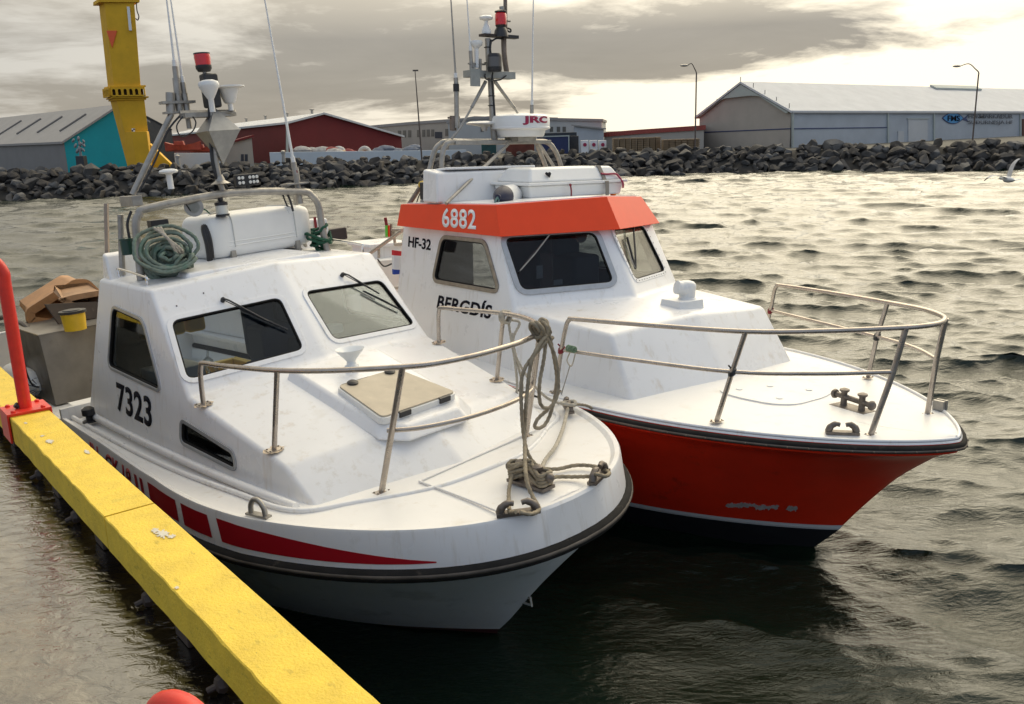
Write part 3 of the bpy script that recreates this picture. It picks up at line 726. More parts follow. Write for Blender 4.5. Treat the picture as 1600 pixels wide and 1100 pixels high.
# heaps behind the long low wall
for k, (x, y, s, c) in enumerate(((482, 238, 1.1, (.25, .23, .22)), (505, 236, 1.5, (.34, .33, .32)), (523, 237, 1.3, (.22, .03, .03)), (530, 233, 1.5, (.62, .58, .52)), (553, 237, .9, (.60, .42, .25)), (570, 233, 1.4, (.60, .56, .50)), (628, 234, 1.4, (.12, .14, .18)))):
    c_ = aty((x, y+6), 97); g = G(); rq = random.Random(k)
    if k in (3, 5):
        pts = [Vector((math.cos(a)*.42*s, 0, math.sin(a)*.55*s)) for a in [R(v) for v in range(0, 181, 15)]]; g.tube(pts,   .17*s, 10); nm, lb, ct = 'plastic_drum', 'arched cream plastic pipe bend over the long pale wall' if k == 3 else 'arched cream pipe bend at the right half of the long pale wall', 'pipe'
    else:
        for i in range(7): g.ball((rq.uniform(-1.6, 1.6)*s, rq.uniform(-.5, .5), rq.uniform(.1, .7)*s), rq.uniform(.35, .7)*s, 10, (1.3, 1, .7))
        nm, ct = 'net_heap', 'net heap'; lb = {0: 'grey net heap at the left behind the long pale wall', 1: 'pale grey net heap behind the long pale wall', 2: 'dark red net heap left of a cream arched pipe', 4: 'small orange tan heap between two arched pipes', 6: 'dark blue grey heap near the right end of the pale wall'}[k]
    o = g.build(nm, mat('heap_%d' % k, c, .8, var=.3, vscale=3)); o.location = flat(c_, 1.9 if k not in (3, 5) else 2.2); tag(o, lb, ct)
# long beige industrial building
A, B = flat(aty((560, 240), 150), 0), flat(aty((772, 240), 122), 0)
r_, base, P = building('industrial_building', A, B, [(560, 202), (640, 195), (772, 186)], Vector((10, 30, 0)), BEI, RFG, 'long beige industrial building with a row of narrow windows', th=.4, over=.2)
for k, x in enumerate((622, 630, 638, 652, 660, 667, 674, 696, 703, 719, 727, 735, 752)):
    y0 = 204-(x-622)*.035; o = on_wall(r_, base, A, B, [(x, y0+11), (x, y0), (x+4.5, y0), (x+4.5, y0+11)], 'window', mat('window_dim', (.10, .10, .09), .3), .05)
on_wall(r_, base, A, B, [(680, 216), (680, 206), (691, 206), (691, 216)], 'door', DARKI)
A, B = flat(aty((700, 240), 120), 0), flat(aty((942, 240), 128), 0)
r_, base, P = building('industrial_building', A, B, [(700, 193), (742, 186), (940, 190)], Vector((3, 22, 0)), wallmat('wall_pale_grey', (.42, .43, .42)), RFG, 'pale grey flat roofed industrial building behind the radar dome', th=.35, over=.2)
for x in (751, 859, 870, 879): on_wall(r_, base, A, B, [(x, 206), (x, 198), (x+5, 198), (x+5, 206)], 'window', MATS['window_dim'])
A, B = flat(aty((897, 240), 112), 0), flat(aty((943, 240), 113), 0)
building('annex', A, B, [(897, 197), (943, 202)], Vector((1, 9, 0)), WHB, RFG, 'pale grey lean-to annex with sloping roof right of the blue container', th=.15)
# containers
def crate(p0, p1, Y, d, m, label, cat, name, trimm=None, ribs=0):
    a, b2 = aty(p0, Y), aty((p1[0], p0[1]), Y); zb = aty(p1, Y).z; c = (a+b2)/2; w_ = (b2-a).length; h_ = a.z-zb; root = empty(name, Matrix.Translation((c.x, c.y+d/2, zb)))
    g = G(); g.box((0, 0, h_/2), (w_, d, h_)); g.build('body', m, root, bevel=.02)
    if trimm:
        for x in (-w_/2, w_/2): g = G(); g.box((x*.985, -d/2-.02, h_/2), (w_*.03, .08, h_*1.01)); g.build('corner_post', trimm, root)
        g = G(); g.box((0, -d/2-.02, h_*1.01), (w_*1.02, .1, .12)); g.build('top_rail', trimm, root)
    tag(root, label, cat); return root
BLU = mat('container_navy', (.012, .022, .085), .5, var=.15, vscale=.8)
crate((838, 214), (889, 240), 100, 3, BLU, 'navy blue container with white edges below the pale grey building', 'container', 'container', TRIM)
crate((879, 213), (904, 240), 101.5, 2.4, mat('container_black', (.012, .014, .02), .5), 'near black container beside the blue one', 'container', 'container')
crate((820, 209), (901, 212.5), 103, 3, mat('canopy_dark', (.03, .035, .04), .6), 'dark flat canopy over the containers', 'canopy', 'canopy')
crate((790, 226), (835, 246), 98, 3, mat('heap_rust', (.13, .035, .022), .9, var=.3, vscale=1.2), 'rusty red brown container seen through the roof frame', 'container', 'container')
crate((752, 224), (775, 246), 97, 2, mat('machine_green', (.01, .055, .05), .6, var=.3, vscale=2), 'dark green machine box left of the rusty container', 'machine', 'machine')
for k, x in enumerate((908, 922, 936)):
    r0 = crate((x, 219.5), (x+11.5, 240), 99, 1, WHITEP, ['white tank crate, leftmost of the three by the annex', 'white tank crate, middle of the three by the annex', 'white tank crate, rightmost of the three by the annex'][k], 'tank crate', 'tank_crate'); r0['group'] = 'white tank crates'
    g = G(); g.lathe([(.0, 0), (.2, 0), (.2, .1), (0, .1)], (0, -.5, .95), (0, -1, 0), 10); g.build('lid', TEXTR, r0)
PAL = mat('pallet_wood', (.27, .19, .11), .8, var=.25, vscale=1.5)
def pallets(x0, x1, y0, Y, label, n):
    a, b2 = aty((x0, y0), Y), aty((x1, y0), Y); base = flat((a+b2)/2, 1.7); w_ = (b2-a).length; h_ = a.z-1.7; root = empty('pallet_stack', Matrix.Translation(base)); tag(root, label, 'pallets')
    for k in range(n):
        x = -w_/2+w_*(k+.5)/n; g = G(); m_ = 7
        for i in range(m_): g.box((x, 0, h_*(i+.5)/m_), (w_/n*.9, 1.4, h_/m_*.55))
        g.box((x, .1, h_*.5), (w_/n*.7, 1.1, h_*.98)); g.build('stack', PAL, root)
pallets(957, 1032, 216, 98, 'low wooden pallet stacks left of the lamp post', 8)
pallets(1034, 1092, 218, 96, 'wooden pallet stacks next to the beige gable', 6)
# red-brown low roof
A, B = flat(aty((944, 240), 118), 0), flat(aty((1100, 240), 112), 0)
building('low_shed', A, B, [(944, 214), (1000, 209.5), (1100, 203)], Vector((2, 14, 0)), BEI, BROWNR, 'low shed with long red brown roof left of the fish market hall', th=.55, over=.2)
# fish market hall
A, B = flat(aty((1096, 240), 119), 0), flat(aty((1236, 240), 104), 0)
er = aty((1680, 175), 138); e1 = aty((1236, 174), 104); dv = er-e1
r_, base, P = building('market_hall', A, B, [(1093, 183), (1161, 131), (1236, 174)], dv, FMSG, RFW, 'big fish market hall with white roof and pale walls', th=.25, over=.5)
# barge boards and pale upper gable
g = G(); nrm = (B-A).cross(Vector((0, 0, 1))).normalized();
if nrm.dot(CAMP-A) < 0: nrm = -nrm
up_ = [XV(p, A, B)-base+nrm*.05 for p in [(1093, 184), (1161, 132), (1236, 175), (1232, 177), (1190, 150), (1175, 149.5), (1135, 154), (1122, 161), (1100, 180)]]
g.prism(up_, nrm*.35); g.build('gable_hood', TRIM, r_)
for k, (x, y) in enumerate(((1104, 177), (1120, 164), (1137, 151), (1157, 130), (1177, 140), (1195, 151), (1213, 162), (1233, 172))):
    q = XV((x, y), A, B)-base; g = G(); g.tube([q-Vector((0, 0, .3)), q+Vector((0, 0, .75))], .05, 6); g.build('rod', ALU, r_)
BLUEL = mat('stripe_blue', (.03, .05, .14), .5)
on_wall(r_, base, A, B, [(1094, 207.6), (1094, 206.2), (1236, 200.2), (1236, 201.8)], 'stripe', BLUEL, .05)
A2, B2 = B, B+flat(dv, 0)
def ow(px, nm, m, th=.08): return on_wall(r_, base, A2, B2, px, nm, m, th)
ow([(1236.5, 250), (1236.5, 175.5), (1600, 176.5), (1700, 177), (1700, 250)], 'front_cladding', WHB, .04)
ow([(1238, 202), (1238, 200.4), (1385, 198.4), (1385, 199.8)], 'stripe', BLUEL, .1)
for x in (1236.5, 1385, 1457, 1592): ow([(x, 250), (x, 176), (x+1.6, 176), (x+1.6, 250)], 'downpipe', TRIM, .22)
ow([(1236, 176.8), (1236, 174.8), (1700, 176.0), (1700, 177.6)], 'gutter', GREYF, .3)
ow([(1418, 228), (1418, 186), (1448, 186), (1448, 228)], 'door', wallmat('door_pale', (.55, .56, .56), 3), .12)
ow([(1416, 186), (1416, 184.8), (1450, 184.8), (1450, 186)], 'door_lintel', TRIM, .2)
ow([(1402, 228), (1402, 205), (1411, 205), (1411, 228)], 'door', wallmat('door_pale', (.55, .56, .56), 3), .12)
ow([(1596, 228), (1596, 186), (1640, 186), (1640, 228)], 'door', mat('door_brown', (.09, .03, .02), .6), .12)
# fish-shaped sign and lettering
n2_ = (B2-A2).cross(Vector((0, 0, 1))).normalized()
if n2_.dot(CAMP-A2) < 0: n2_ = -n2_
def fish(cx_, cy_, rx, ry, tail):
    pts = []
    for k in range(17): t = k/16; pts.append((cx_-rx+2*rx*t, cy_-ry*math.sin(math.pi*t)**.8))
    if tail: pts += [(cx_+rx+tail, cy_-ry*.55), (cx_+rx+tail*.55, cy_), (cx_+rx+tail, cy_+ry*.6)]
    for k in range(15, 0, -1): t = k/16; pts.append((cx_-rx+2*rx*t, cy_+ry*math.sin(math.pi*t)**.8))
    return pts
sg = ow(fish(1488, 184.6, 17, 9.3, 7), 'fish_sign', BLUEL, .10)
ow(fish(1488, 184.6, 15.2, 7.9, 0), 'fish_sign_face', mat('sign_blue', (.05, .26, .52), .5), .13)
def wtext(s, x0, x1, yb, yt, m, bold=.02, off=.15):
    o_ = XV((x0, yb), A2, B2); xr = XV((x1, yb), A2, B2); u_ = XV((x0, yt), A2, B2); return text('lettering', s, m, o_-base+n2_*off, xr-o_, u_-o_, r_, bold=bold, th=.03, nrm=n2_)
wtext('FMS', 1479, 1498, 189.3, 180.4, TEXTK, .012)
LT = mat('lettering_faded', (.10, .11, .13), .6)
wtext('FISKMARKAÐUR', 1511, 1580, 185, 178.3, LT, .004, .2); wtext('SUÐURNESJA HF', 1511, 1580, 195.5, 188, LT, .004, .2)
g = G(); a, b2 = P[1]-base, P[1]-base+dv
sk = [a.lerp(b2, .60)+Vector((0, 0, .3)), a.lerp(b2, .78)+Vector((0, 0, .3))]; down = (P[2]-P[1])*.14; g.hexa([sk[0]+down, sk[1]+down, sk[1], sk[0]]+[v+Vector((0, 0, .25)) for v in (sk[0]+down, sk[1]+down, sk[1], sk[0])]); g.build('roof_light', TRIM, r_)

# ------------------------------------------------ yellow leading-light tower
YT = mat('tower_yellow', (.72, .40, .014), .75, var=.10, vscale=.8, bump=.3, bscale=6, bdist=.03, spots=[(1.4, .60, .78, (.42, .25, .012), .6)])
YTa, YTb = 84.0, 84.0
base = flat(aty((205, 250), 84), 1.9); root = empty('navigation_tower', Matrix.Translation(base)); tag(root, 'tall tapering yellow tower with arcaded band and orange triangle', 'tower')
PLA = [flat(aty((180, 200), 84), 0), flat(aty((232, 200), 84.6), 0)]     # front (right) face plane
cr_ = (PLA[1]-PLA[0]).normalized(); bk = Vector((-cr_.y, cr_.x, 0)); dlt = (bk*1.0-cr_*.0)
def TP(p): return XV(p, *PLA)-base
# horizontal sections: left-front-corner x, right x at given rows
def sect(y, xl, xc, xr, grow=0):
    c, r = TP((xc, y)), TP((xr, y+ (0))); w_ = (r-c).length; l_off = (TP((xl, y))-c); 
    lb = c+l_off*1.0+bk*1.9                 # far-left corner, its face turned away to the left
    z = c.z; r.z = z; lb.z = z; rb = lb+(r-c); pts = [c, r, rb, lb]
    if grow: m_ = (c+rb)/2; pts = [p+(p-m_).normalized()*grow for p in pts]
    for p in pts: p.z = z
    return pts
def loft(g, secs):
    vs = [p for s in secs for p in s]; n = len(secs[0]); fs = [tuple(range(n))[::-1], tuple((len(secs)-1)*n+k for k in range(n))]
    for i in range(len(secs)-1):
        for k in range(n): fs.append((i*n+k, i*n+(k+1) % n, (i+1)*n+(k+1) % n, (i+1)*n+k))
    g.add(vs, fs)
s0 = sect(262, 193, 209, 238); s1 = sect(156, 165, 182, 226); s2 = sect(132, 161, 178, 220); s3 = sect(4, 147, 163, 210); s4 = sect(-60, 140, 156, 204)
g = G(); loft(g, [s0, s1, s2, s3, s4]); g.build('shaft', YT, root, bevel=.06)
def band(y0, y1, x, grow, nm='band', m=YT):
    g = G(); loft(g, [sect(y0, *x, grow=grow), sect(y1, *x, grow=grow)]); return g.build(nm, m, root, bevel=.03)
band(137, 134, (161, 178, 222), .42, 'cornice'); band(154, 151.5, (165, 181, 226), .46, 'cornice'); band(157, 154.3, (165, 181, 226), .2, 'moulding')
# arcade: openings are dark recess, piers and arches in front
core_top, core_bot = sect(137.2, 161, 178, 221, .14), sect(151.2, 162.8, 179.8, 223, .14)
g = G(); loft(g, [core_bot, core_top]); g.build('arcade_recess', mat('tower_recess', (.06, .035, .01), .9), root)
ot, ob = sect(137.2, 161, 178, 221, .36), sect(151.2, 162.8, 179.8, 223, .36)
def arcade(a0, a1, b0, b1, n, thick):
    """pierced slab between bottom edge a0-a1 and top edge b0-b1"""
    g = G(); out = (a1-a0).cross(b0-a0).normalized()*thick
    def PT(u, v): return a0.lerp(a1, u).lerp(b0.lerp(b1, u), v)
    for k in range(n+1):
        w_ = .45 if k in (0, n) else .42; c = k/n; u0, u1 = max(0, c-w_/n*.5), min(1, c+w_/n*.5); g.prism([PT(u0, 0), PT(u1, 0), PT(u1, 1), PT(u0, 1)], out)
    for k in range(n):
        u0, u1 = (k+.21)/n, (k+.79)/n; pts = [PT(u0, 1), PT(u0, .62)]+[PT(u0+(u1-u0)*(1-math.cos(a))/2, .62+.22*math.sin(a)) for a in [math.pi*i/8 for i in range(1, 8)]]+[PT(u1, .62), PT(u1, 1)]
        g.prism(pts, out)
    g.prism([PT(0, 0), PT(1, 0), PT(1, .14), PT(0, .14)], out)
    g.build('arcade', YT, root)
arcade(ob[0], ob[1], ot[0], ot[1], 6, .2); arcade(ob[3], ob[0], ot[3], ot[0], 7, .2)
band(4, -2, (143, 160, 213), .35, 'cornice')
def tface(px, m, nm, th=.06):
    P = [TP(p) for p in px]; n = -bk; g = G(); off = .0
    g.prism([p+n*.03 for p in P], n*th); return g.build(nm, m, root)
def tl(px, m, nm):
    # on the shaft's left-front face region: same plane but nearer left edge
    return tface(px, m, nm)
# orange triangle on the front face, pale fixture, porch and buttress
def onshaft(px, m, nm, th=.07):
    """place on the tapering face: interpolate depth of the shaft's front face at that height"""
    out = []
    for p in px:
        q = TP(p); out.append(q+Vector((0, 0, 0)))
    g = G(); g.prism([q-bk*.02 for q in out], -bk*th); return g.build(nm, m, root)
onshaft([(166.5, 48), (183, 48), (175.5, 75)], mat('triangle_orange', (.85, .12, .03), .6), 'triangle_mark')
lf = [s3[0].lerp(s1[0], t) for t in (.34, .34, .55)]; ll = [s3[3].lerp(s1[3], t) for t in (.34, .34, .55)]
nl = (s1[3]-s1[0]).cross(Vector((0, 0, 1))).normalized()
if nl.dot(CAMP-base) < 0: nl = -nl
onshaft([(199, 11), (203, 11), (206.5, 48), (202.5, 48)], WHITEP, 'light_tube', .25)
onshaft([(206, 206), (206, 200.5), (211, 200.5), (211, 206)], WHITEP, 'plaque', .05)
onshaft([(206.3, 205.6), (206.3, 203.2), (208.4, 203.2), (208.4, 205.6)], BLACK, 'plaque_mark', .08); onshaft([(208.6, 203), (208.6, 200.9), (210.8, 200.9), (210.8, 203)], BLACK, 'plaque_mark', .08)
g = G(); q = TP((209, 206)); w_ = (TP((232, 206))-q); lb_ = (TP((193, 207))-q)
pp = [q-bk*.9, q+w_-bk*.9, q+w_, q, ]; pl_ = [q-bk*.9+lb_*0, q+w_-bk*.9, q+w_+bk*.3, q+lb_+bk*.2]
for z_ in (0,): g.hexa([Vector((p.x, p.y, -.6)) for p in pl_]+[Vector((p.x, p.y, q.z)) for p in pl_]); g.build('porch', YT, root, bevel=.03)
g = G(); g.prism([TP((233, 224)), TP((273, 262)), TP((235, 262))], bk*1.2); g.build('buttress', YT, root, bevel=.03)
g = G(); hk = TP((213, 4)); g.tube(catmull([hk, hk+Vector((.05, -.2, -.7)), hk+Vector((.15, -.2, -1.2)), hk+Vector((0, -.2, -1.5)), hk+Vector((-.15, -.2, -1.35))], 5), .05, 6); g.build('hook', DWOOD, root)

# statue on a dark plinth
base = flat(aty((128, 255), 80), 2.2); root = empty('statue', Matrix.Translation(base)); tag(root, 'abstract grey metal sculpture on a dark plinth before the turquoise gable', 'statue')
g = G(); g.box((0, 0, .5), (.72, .72, 1.05), taper=.06); g.build('plinth', mat('plinth_dark', (.035, .04, .045), .6), root, bevel=.02)
g = G()
for (x, z, r, a) in ((-.25, 1.45, .13, .4), (-.35, 1.9, .12, .5), (-.48, 2.35, .11, .6), (-.02, 1.6, .15, -.2), (.05, 2.05, .14, -.1), (.0, 2.5, .12, .1), (.25, 1.55, .12, -.6), (.35, 1.95, .13, -.5), (.42, 2.25, .1, -.3)):
    g.ball((x, 0, z), r, 10, (1, .8, 1.8), Matrix.Rotation(a, 3, 'Y'))
g.tube([(0, 0, 1), (0, 0, 1.5)], .12, 8); g.build('figures', mat('sculpture_metal', (.25, .25, .25), .45, .6, var=.3, vscale=6), root)
# little post heads
def post(px, Y, h, label):
    c = flat(aty(px, Y), 2.2); g = G(); g.lathe([(.16, 0), (.14, h*.7), (.2, h*.72), (.2, h*.92), (.05, h), (0, h)], (0, 0, 0), (0, 0, 1), 10); o = g.build('bollard', ALU); o.location = c; tag(o, label, 'bollard')
post((278, 248), 78, .9, 'short grey bollard on the breakwater right of the yellow tower'); post((443, 245), 78, 1.0, 'small dark topped post before the red warehouse')
# street lamps
def lamp(pb, pt, head, Y, arm, label, r=.052, th=None):
    b0 = aty(pb, Y); t0 = aty(pt, Y); base = flat(b0, 1.6); root = empty('street_lamp', Matrix.Translation(base)); tag(root, label, 'street lamp', 'lamp posts behind the breakwater')
    hz = t0.z-1.6; tip = aty(head, Y)-base
    m = mat('lamp_post_brown', (.11, .085, .07), .6)
    if arm:
        P = [Vector((0, 0, 0)), Vector((0, 0, hz*.85)), Vector((0, 0, hz*.95)), Vector((tip.x*.18, 0, hz*1.0)), Vector((tip.x*.55, 0, (hz+tip.z)/2+.35)), tip]
        P = catmull(P, 6); n_ = len(P); g = G(); g.tube(P, [r*(1.5-.9*i/n_) for i in range(n_)], 8); g.build('pole', m, root)
        g = G(); g.ball(tip+Vector((-.3 if tip.x < 0 else .3, 0, .02)), .28, 10, (1.5, .7, .42)); g.build('lamp_head', ALU, root)
    else:
        g = G(); g.tube([(0, 0, 0), (-.12, 0, hz*.6), (-.2, 0, hz)], [r*1.3, r, r*.6], 8); g.build('pole', m, root); g = G(); g.box((-.15, 0, hz+.05), (.5, .25, .12)); g.build('lamp_head', m, root)
lamp((1086, 232), (1088, 108), (1074, 102.5), 90, True, 'curved arm lamp post left of the fish market hall')
lamp((1519, 226), (1525, 108), (1500, 103.5), 88, True, 'curved arm lamp post in front of the blue lettering')
lamp((659, 243), (652, 111), (651, 111), 84, False, 'thin dark lamp post before the long beige building', .06)

# seagull skimming the water at the right
c = aty((1574, 280), 27); root = empty('seagull', Matrix.Translation(c) @ Matrix.Rotation(R(96), 4, 'Z') @ Matrix.Rotation(R(-12), 4, 'X') @ Matrix.Diagonal((1.1, 1.1, 1.1, 1))); tag(root, 'white and grey seagull flying low over the water at the right', 'seagull')
GUL = mat('feather_white', (.80, .80, .78), .8); GULG = mat('feather_grey', (.50, .50, .50), .8, var=.2, vscale=8); GULD = mat('feather_tip_dark', (.05, .045, .04), .8)
def skin(name, pts, edges, m, parent, sub=2):
    me = bpy.data.meshes.new(name); me.from_pydata([p[:3] for p in pts], edges, []); o = bpy.data.objects.new(name, me); COL.objects.link(o)
    s = o.modifiers.new('skin', 'SKIN'); 
    for i, p in enumerate(pts): me.skin_vertices[0].data[i].radius = (p[3], p[4] if len(p) > 4 else p[3]) if me.skin_vertices else (p[3], p[3])
    o.modifiers.new('sub', 'SUBSURF').levels = sub; o.modifiers['sub'].render_levels = sub; me.materials.append(m); o.parent = parent; return o
g = G(); prof = [(-.34, .012), (-.28, .035), (-.18, .065), (-.05, .085), (.08, .08), (.17, .055), (.22, .045), (.265, .048), (.30, .038), (.325, .012)]
vs = []; fs = []; n = 14
for i, (x, r_) in enumerate(prof):
    for k in range(n):
        a = 2*math.pi*k/n; zc = -.01 if x < .1 else .02; vs.append((x, math.cos(a)*r_*.9, zc+math.sin(a)*r_))
for i in range(len(prof)-1):
    for k in range(n): fs.append((i*n+k, i*n+(k+1) % n, (i+1)*n+(k+1) % n, (i+1)*n+k))
fs += [tuple(range(n))[::-1], tuple((len(prof)-1)*n+k for k in range(n))]
g.add(vs, fs); g.build('body', GUL, root)
def wing(sgn, ang, name='wing'):
    rows = []
    for i in range(11):
        t = i/10; y = sgn*(.05+.62*t); z = .05+math.sin(ang)*(.62*t)+.10*math.sin(math.pi*t)*(1 if ang > 0 else .3); y = sgn*(.05+math.cos(ang)*.62*t)
        ch = .17*(1-t**1.8)+.02; x0 = .10-.10*t+.08*math.sin(math.pi*t)
        rows.append([Vector((x0, y, z+.012)), Vector((x0-ch*.35, y, z+.018)), Vector((x0-ch, y, z)), Vector((x0-ch*.4, y, z-.006)), Vector((x0, y, z+.012))])
    g = G(); g.mi = 0; g.grid(rows[:9]); g.mi = 1; g.grid(rows[8:]); g.build(name, [GULG, GULD], root)
wing(1, R(6)); wing(-1, R(44))
g = G(); g.prism([Vector((-.28, -.03, 0)), Vector((-.45, -.08, 0)), Vector((-.47, 0, 0)), Vector((-.45, .08, 0)), Vector((-.28, .03, 0))], (0, 0, .012)); g.build('tail', GUL, root)
g = G(); g.lathe([(.014, 0), (.010, .04), (.0, .065)], (.325, 0, .015), (1, 0, -.15), 8); g.build('beak', YPL, root)
# ================================================================== BOATS: shared builders
def ring_pts(ring, n=34, aft=-9.0, na=14, taper=.90, nar=None):
    """half plan curve of a hull line: bow tip -> stern, on the +v side"""
    tip, Bv, uc, nn_, mm_, zf = ring; A = tip-uc; out = []
    for i in range(n+1):
        t = (math.pi/2)*(i/n)**.85 if i else 0
        out.append((uc+A*abs(math.cos(t))**(2/nn_), Bv*abs(math.sin(t))**(2/mm_)))
    u0 = out[-1][0]
    for i in range(1, na+1):
        f_ = i/na; u = u0+(aft-u0)*f_; out.append((u, Bv*(1-(1-taper)*f_**2)))
    if mm_ and NARROW[0]: out = [(u, v*float(np.interp(-u, *NARROW[0]))) for u, v in out]
    return [UV(u, v, zf(u)) for u, v in out]
NARROW = [None]
def mir(p): return Vector((p[0], -p[1], p[2]))
def hull_mesh(name, rings, mats, ids, parent, aft=-9):
    P = [ring_pts(r, aft=aft) for r in rings]; g = G()
    for k in range(len(P)-1):
        g.mi = ids[k]; rows = [P[k], P[k+1]]
        if k >= 2:                                  # fair the topsides and the stem
            p0, p3 = P[k-1] if k > 3 else P[k], P[min(len(P)-1, k+2)]
            rows = [P[k]]+[[.5*((2*b_)+(-a_+c_)*t+(2*a_-5*b_+4*c_-d_)*t*t+(-a_+3*b_-3*c_+d_)*t**3) for a_, b_, c_, d_ in zip(p0, P[k], P[k+1], p3)] for t in (.25, .5, .75)]+[P[k+1]]
        g.grid(rows); g.grid([[mir(p) for p in r] for r in rows])
    g.mi = ids[0]                                   # transom
    L_ = [p[-1] for p in P]; vs = L_+[mir(p) for p in L_[::-1]]; g.add(vs, [tuple(range(len(vs)))])
    return g.build(name, mats, parent, ang=28), P
def solid(faces_pts, name, m, parent, bevel, seg=3, ang=32):
    g = G()
    for f in faces_pts: g.add(f, [tuple(range(len(f)))])
    o = g.build(name, m, None, ang=ang)
    if bevel:
        b = o.modifiers.new('b', 'BEVEL'); b.width = bevel; b.segments = seg; b.limit_method = 'ANGLE'; b.angle_limit = R(8)
    return o
def window(nm, b, px, plane, body_n, parent, cutters, fm, gm, rad=.09, fw=.045, proud=.014, rub=None, gin=.0, pts3=None, mats_par=None):
    """glazed opening: cutter + frame + pane. px = outer outline of the glass on the photo, on the plane"""
    P = pts3 or [XP(b, p, plane) for p in px]
    n = (plane[1]-plane[0]).cross(plane[2]-plane[0]).normalized()
    if n.dot(body_n) < 0: n = -n
    gl = rpoly(P, rad); out = shrink(gl, -fw, n); inn = shrink(gl, .012, n)
    c = G(); c.prism([p-n*.14 for p in shrink(gl, -.006, n)], n*.28); co = c.build('cutter', WHITE, None); cutters.append(co)
    r_ = empty(nm); r_.parent = parent
    g = G(); g.ring([p-n*.004 for p in out], [p-n*.004 for p in gl], n*(proud+.004)); f = g.build('window_frame', fm, parent, ang=40, bevel=.004)
    bpy.data.objects.remove(r_)
    root = f; root.name = nm
    k = G(); k.ring([p-n*.03 for p in gl], [p-n*.03 for p in inn], n*(.03+proud*.6)); k.build('seal', RUB, root)
    p_ = G(); p_.prism([q-n*.016 for q in gl], n*.006); p_.build('pane', gm, root)
    return root, n, gl
def rail(name, pts, r, m, parent, smooth=5, n=12):
    g = G(); g.tube(catmull(pts, smooth) if smooth else pts, r, n); return g.build(name, m, parent, ang=50)
def foot(p, parent, s=.11, nrm=Vector((0, 0, 1))):
    x, y, d = frame_from(nrm); g = G(); g.box(p+d*.004, (s, s*.6, .008), Matrix((x, y, d)).transposed()); f = g.build('foot_plate', STEEL, parent, bevel=.002)
    q = G()
    for i in (-1, 1):
        for j in (-1, 1): q.lathe([(.008, .008), (.006, .013), (0, .014)], p+x*i*s*.38+y*j*s*.2, d, 6)
    q.build('screws', DWOOD, f)
    rq = random.Random(int(p.x*977)); st = G(); n = 26; st.prism([p+d*.0015+x*math.cos(2*math.pi*k/n)*s*(.52+.22*rq.random())+y*math.sin(2*math.pi*k/n)*s*(.34+.25*rq.random()) for k in range(n)], d*.0006); st.build('rust_stain', mat('rust_wash', (.56, .45, .32), .7, var=.2, vscale=30), f)
def whip(px0, px1, b, u, r0, parent, ext=1.0, m=WHITEP, name='antenna', base=.35):
    a, c = X(b, px0, 'u', u), X(b, px1, 'u', u); c = a.lerp(c, ext); N = 12
    g = G(); g.tube([a.lerp(c, i/N) for i in range(N+1)], [r0*(1-.62*i/N) for i in range(N+1)], 10); o = g.build(name, m, parent)
    d = (c-a).normalized(); h = G(); h.tube([a-d*base, a+d*.10], r0*1.9, 12); h.build('antenna_base', ALU, o)
    h = G(); h.tube([a+d*.08, a+d*.16], r0*1.5, 12); h.build('ferrule', WHITEP, o); return o
def wiper(b, piv, mid, tip, plane, n, parent, off=.035, blade=None, col=BLACK):
    A, Mi, T = XP(b, piv, plane), XP(b, mid, plane), XP(b, tip, plane)
    g = G(); g.lathe([(.022, 0), (.022, .03), (.014, .045), (0, .05)], A, n, 10)
    g.tube([A+n*.04, A.lerp(Mi, .12)+n*.055, Mi+n*off], .009, 8)
    g.tube([A+n*.05+(Mi-A)*.02+Vector((0, 0, -.02)), Mi+n*off], .005, 6); o = g.build('wiper', col, parent)
    b0, b1 = (XP(b, blade[0], plane), XP(b, blade[1], plane)) if blade else (Mi.lerp(A, .5), T)
    h = G(); h.tube([b0+n*.018, b0.lerp(b1, .5)+n*.026, b1+n*.018], .009, 6); h.tube([b0+n*.012, b1+n*.012], .006, 6); h.build('blade', BLACK, o); return o
def pod(name, c, prof, m, parent, axis=(0, 0, 1), n=20):
    g = G(); g.lathe(prof, c, axis, n); return g.build(name, m, parent, ang=40)
def cable(pts, parent, r=.006, m=BLACK, name='cable'):
    g = G(); g.tube(catmull(pts, 5), r, 6); return g.build(name, m, parent)
def chock(name, c, d, parent, L_=.30, m=BRONZE):
    """open fairlead: base with two inward curling horns"""
    d = d.normalized(); y = Vector((-d.y, d.x, 0)); Mx = Matrix((d, y, Vector((0, 0, 1)))).transposed(); g = G()
    g.box(c+Vector((0, 0, .012)), (L_, .07, .024), Mx)
    for s in (-1, 1):
        P = [c+d*s*L_*.42+Vector((0, 0, .02)), c+d*s*L_*.36+Vector((0, 0, .06)), c+d*s*L_*.22+Vector((0, 0, .085)), c+d*s*L_*.09+Vector((0, 0, .080))]; g.tube(catmull(P, 5), [.030]*6+[.026]*5+[.020]*5, 8)
    return g.build(name, m, parent, ang=50)

